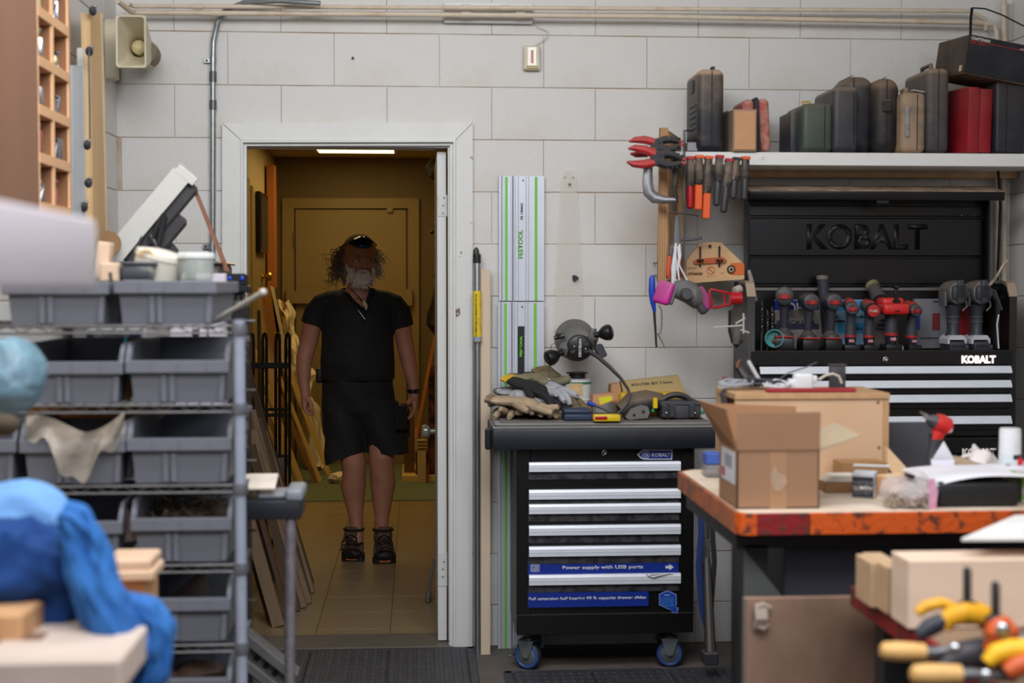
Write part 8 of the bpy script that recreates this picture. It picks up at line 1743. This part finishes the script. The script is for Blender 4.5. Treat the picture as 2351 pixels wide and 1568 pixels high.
# necklace and pendant
b = B()
for k in range(17): u = k/16; b.ell(P3(806+u*30+8*math.sin(u*3.14), 664+34*math.sin(u*1.57), -.095-.035*u), (.0036,.0036,.0036), None, 8, 6)
b.build('bead_necklace', mbk, man, kind='stuff')
b = B(); b.tube([P3(836,688,-.14), P3(834,694,-.15)], .002, 6); b.loft([(P3(834,692,-.152),.006,.005),(P3(838,699,-.156),.011,.007),(P3(841,706,-.157),.009,.006),(P3(840,713,-.157),.002,.002)], 12); b.build('pendant', mat('bone pendant', (170,150,116), .5, nz=(60,.2)), man)
b = B(); b.tube([P3(822,712,-.145), P3(838,733,-.158)], .0022, 8); b.build('pen', chrome, man)
# shorts
b = B()
b.loft([S(822,850,.180,.154,-.01), S(822,880,.184,.154,-.005), S(822,905,.188,.148,0), S(823,940,.190,.138,0), S(826,962,.150,.11,0)], 28); b.ell(P3(834,955), (.12,.115,.09))
b.loft([S(792,920,.108,.125,0), S(791,960,.106,.12,-.005), S(792,1000,.106,.115,-.01), S(793,1040,.108,.115,-.02), S(793,1068,.108,.115,-.03)], 24)
b.loft([S(866,920,.106,.125,0), S(876,960,.112,.12,-.005), S(884,1000,.116,.118,-.01), S(890,1030,.112,.115,-.02), S(890,1050,.110,.115,-.03)], 24)
b.rbox(P3(932,968,.0), (.035,.11,.17), .014, 3); b.rbox(P3(744,960,.01), (.018,.11,.16), .008, 3)
def keep_short(p):
    cxm = P3(838,1000).x
    if p.x < cxm: zc = P3(793,1064).z + (p.x-P3(745,1060).x)*.28 + .02*math.sin(p.x*14)
    else: zc = P3(889,1036).z + (p.x-P3(845,1030).x)*-.02 + (.035*max(0,(p.x-P3(905,1030).x)/.08))*-1*0
    return p.z > zc and p.z < P3(822,862).z
for v_ in range(len(b.v)):
    p = b.v[v_]; b.v[v_] = p + V((.004*math.sin(p.z*35+p.y*20), .008*math.sin(p.z*26+p.x*34), 0))
so = bake(b, 'shorts', shortm, .006, keep_short, 3)
b = B(); b.loft([S(822,857,.186,.156,-.008), S(822,870,.187,.156,-.005)], 36); b.build('belt', mat('black belt leather', (16,15,16), .45), man)
b = B(); q = P3(838,866,-.165); b.box(q, (.04,.008,.03), None, .003); b.build('buckle', mat('dark buckle', (60,58,56), .35, .7), man)
for x in (785, 868): b = B(); b.box(P3(x,866,-.158+abs(x-822)*.0006), (.012,.008,.04), None, .002); b.build('belt_loop', shortm, man)
b = B(); b.rbox(P3(921,962,-.115), (.075,.016,.11), .004, 1, None, rz(38)); b.build('cargo_pocket', shortm, man)
b = B(); b.rbox(P3(921,938,-.122), (.08,.012,.03), .004, 1, None, rz(38)); b.build('pocket_flap', shortm, man)
b = B(); b.rbox(P3(734,862,-.02), (.034,.09,.075), .012, 3); b.build('belt_pouch', mat('black pouch', (14,14,15), .6), man)
b = B(); b.tube([P3(920,928,-.10), P3(932,928,-.12), P3(944,932,-.10)], .0035, 6); b.build('cord', mbk, man)
b = B(); b.lathe([(.031,-.009),(.034,-.006),(.034,.006),(.031,.009)], P3(949,898,-.03), V((.06,0,1)), 22); wv = b.build('wristwatch', mbk, man)
b = B(); b.rbox(P3(957,898,-.052), (.022,.012,.024), .004, 1); b.build('watch_case', mbk, wv)
pen = T('carpenter_pencil', 'short yellow flat piece held in the man\'s right hand', 'pencil')
b = B(); b.loft([(P3(708,937,-.055),.004,.004),(P3(716,944,-.06),.0065,.005),(P3(722,950,-.062),.0065,.005),(P3(727,955,-.064),.001,.001)], 8); b.build('shaft', mat('mustard wood', (206,160,60), .5), pen)
# shoes
shm = mat('brown trail leather', (86,66,52), .75, nz=(16,.2), bump=.3, bscale=90); solem = mat('black sole rubber', (20,19,20), .6)
def shoe(ax, ay, dy, toe, yaw):
    A_ = P3(ax, ay, dy); fx = atz(toe[0], toe[1], 0.0); fx = V((fx.x, fx.y+.006, 0)); heel = V((A_.x, A_.y+.06, 0)); d = V((fx.x-heel.x, fx.y-heel.y, 0)); L_ = d.length; a = math.atan2(d.x, -d.y)
    M = Matrix.Translation((heel.x, heel.y, 0)) @ Matrix.Rotation(a, 4, 'Z') @ Matrix.Diagonal((1.22,1,1.12,1))
    b = B(); FR = ((1,0,0),(0,0,1))
    b.loft([((0,.0,.055),.026,.035,FR),((0,-.03,.065),.036,.052,FR),((0,-L_*.35,.068),.040,.056,FR),((0,-L_*.55,.052),.043,.043,FR),((0,-L_*.75,.042),.050,.032,FR),((0,-L_*.92,.036),.045,.026,FR),((0,-L_*1.0,.030),.030,.018,FR)], 20, True, M)
    b.loft([((0,-.055,.07),.040,.055,XY_),((0,-.058,.11),.040,.050,XY_),((0,-.062,.140),.044,.052,XY_)], 18, True, M)
    sh = b.build('shoe', shm, man, sharp=80, sub=1)
    b = B(); poly = [(0,.025),(.03,.015),(.036,-.03),(.034,-L_*.4),(.05,-L_*.72),(.046,-L_*.92),(.026,-L_*1.03),(0,-L_*1.05)]; poly = poly+[(-x,y) for x,y in poly[::-1][1:-1]]
    b.prism([(x,y) for x,y in poly], .026, (0,0,.001), (1,0,0), (0,1,0), M); b.build('sole', solem, sh)
    b = B(); b.ell((0,-L_*.93,.036), (.047,.032,.026), None, 18, 12, M); b.build('toe_cap', solem, sh)
    b = B(); b.box((0,-L_*1.052,.014), (.045,.003,.014), None, .003, M); b.build('toe_badge', mat('amber rubber', (170,96,40), .5), sh)
    b = B(); b.rbox((0,-.095,.135), (.05,.02,.055), .008, 2, M, rx(-18)); b.build('tongue', shm, sh)
    b = B(); b.lathe([(.006,0),(.006,-.002)], M @ V((0,-.106,.142)), 'Y', 12); b.build('tongue_stud', mat('copper stud', (180,90,50), .4), sh)
    b = B()
    for k in range(4): yy_ = -.10-.026*k; zz_ = .122-.014*k; b.tube([(-.028,yy_,zz_-.012),(0,yy_-.004,zz_+.004),(.028,yy_-.012,zz_-.014)], .0028, 6, M); b.tube([(.028,yy_,zz_-.012),(0,yy_-.006,zz_+.005),(-.028,yy_-.012,zz_-.014)], .0028, 6, M)
    for s_ in (-1,1): b.tube([(0,-.108,.125),(s_*.022,-.125,.12),(s_*.036,-.13,.085),(s_*.030,-.14,.055)], .0025, 6, M)
    b.build('laces', mat('dark lace', (24,22,22), .8), sh)
    b = B(); b.loft([((0,-.058,.138),.044,.052,XY_),((0,-.06,.150),.045,.053,XY_)], 18, True, M); b.build('ankle_padding', mat('dark padding', (34,28,26), .9), sh)
shoe(819,1225,-.05,(807,1290),0); shoe(876,1225,-.07,(884,1295),0)
settle()
GROUPS = {'tool_case': 'tool cases on the wall shelf', 'trigger_clamp': 'trigger clamps hanging from the shelf edge', 'cordless_drill': 'cordless tools standing in the tool chest',
 'impact_wrench': 'cordless tools standing in the tool chest', 'framing_tool': 'cordless tools standing in the tool chest', 'cordless_rotary_tool': 'cordless tools standing in the tool chest',
 'storage_bin': 'grey bins on the wire rack', 'work_glove': 'gloves piled on the rolling cabinet', 'leaning_board': 'grey boards leaning inside the doorway', 'pine_plank': 'pine boards leaning in the corridor',
 'spring_clamp': 'red spring clamps on the panel', 'drill_bit': 'drill bits in the tool chest', 'toggle_clamp': 'small clamps on the left wall strips', 'bolt_bundle': 'hardware in the cubby shelf', 'hinge_bundle': 'hardware in the cubby shelf',
 'pine_block': 'pine pieces on the low bench', 'lumber_block': 'lumber pieces at the lower left', 'guide_rail': 'guide rails on the wall', 'wood_handle_clamp': 'wooden handled clamps at lower right', 'rubber_mat': 'rubber mats on the workshop floor',
 'water_pipe': 'beige pipes on the back wall', 'wall_hook': 'hooks beside the plywood panel'}
for o in list(bpy.data.objects):
    if o.parent is None and o.get('category') and o.name.split('.')[0] in GROUPS: o['group'] = GROUPS[o.name.split('.')[0]]
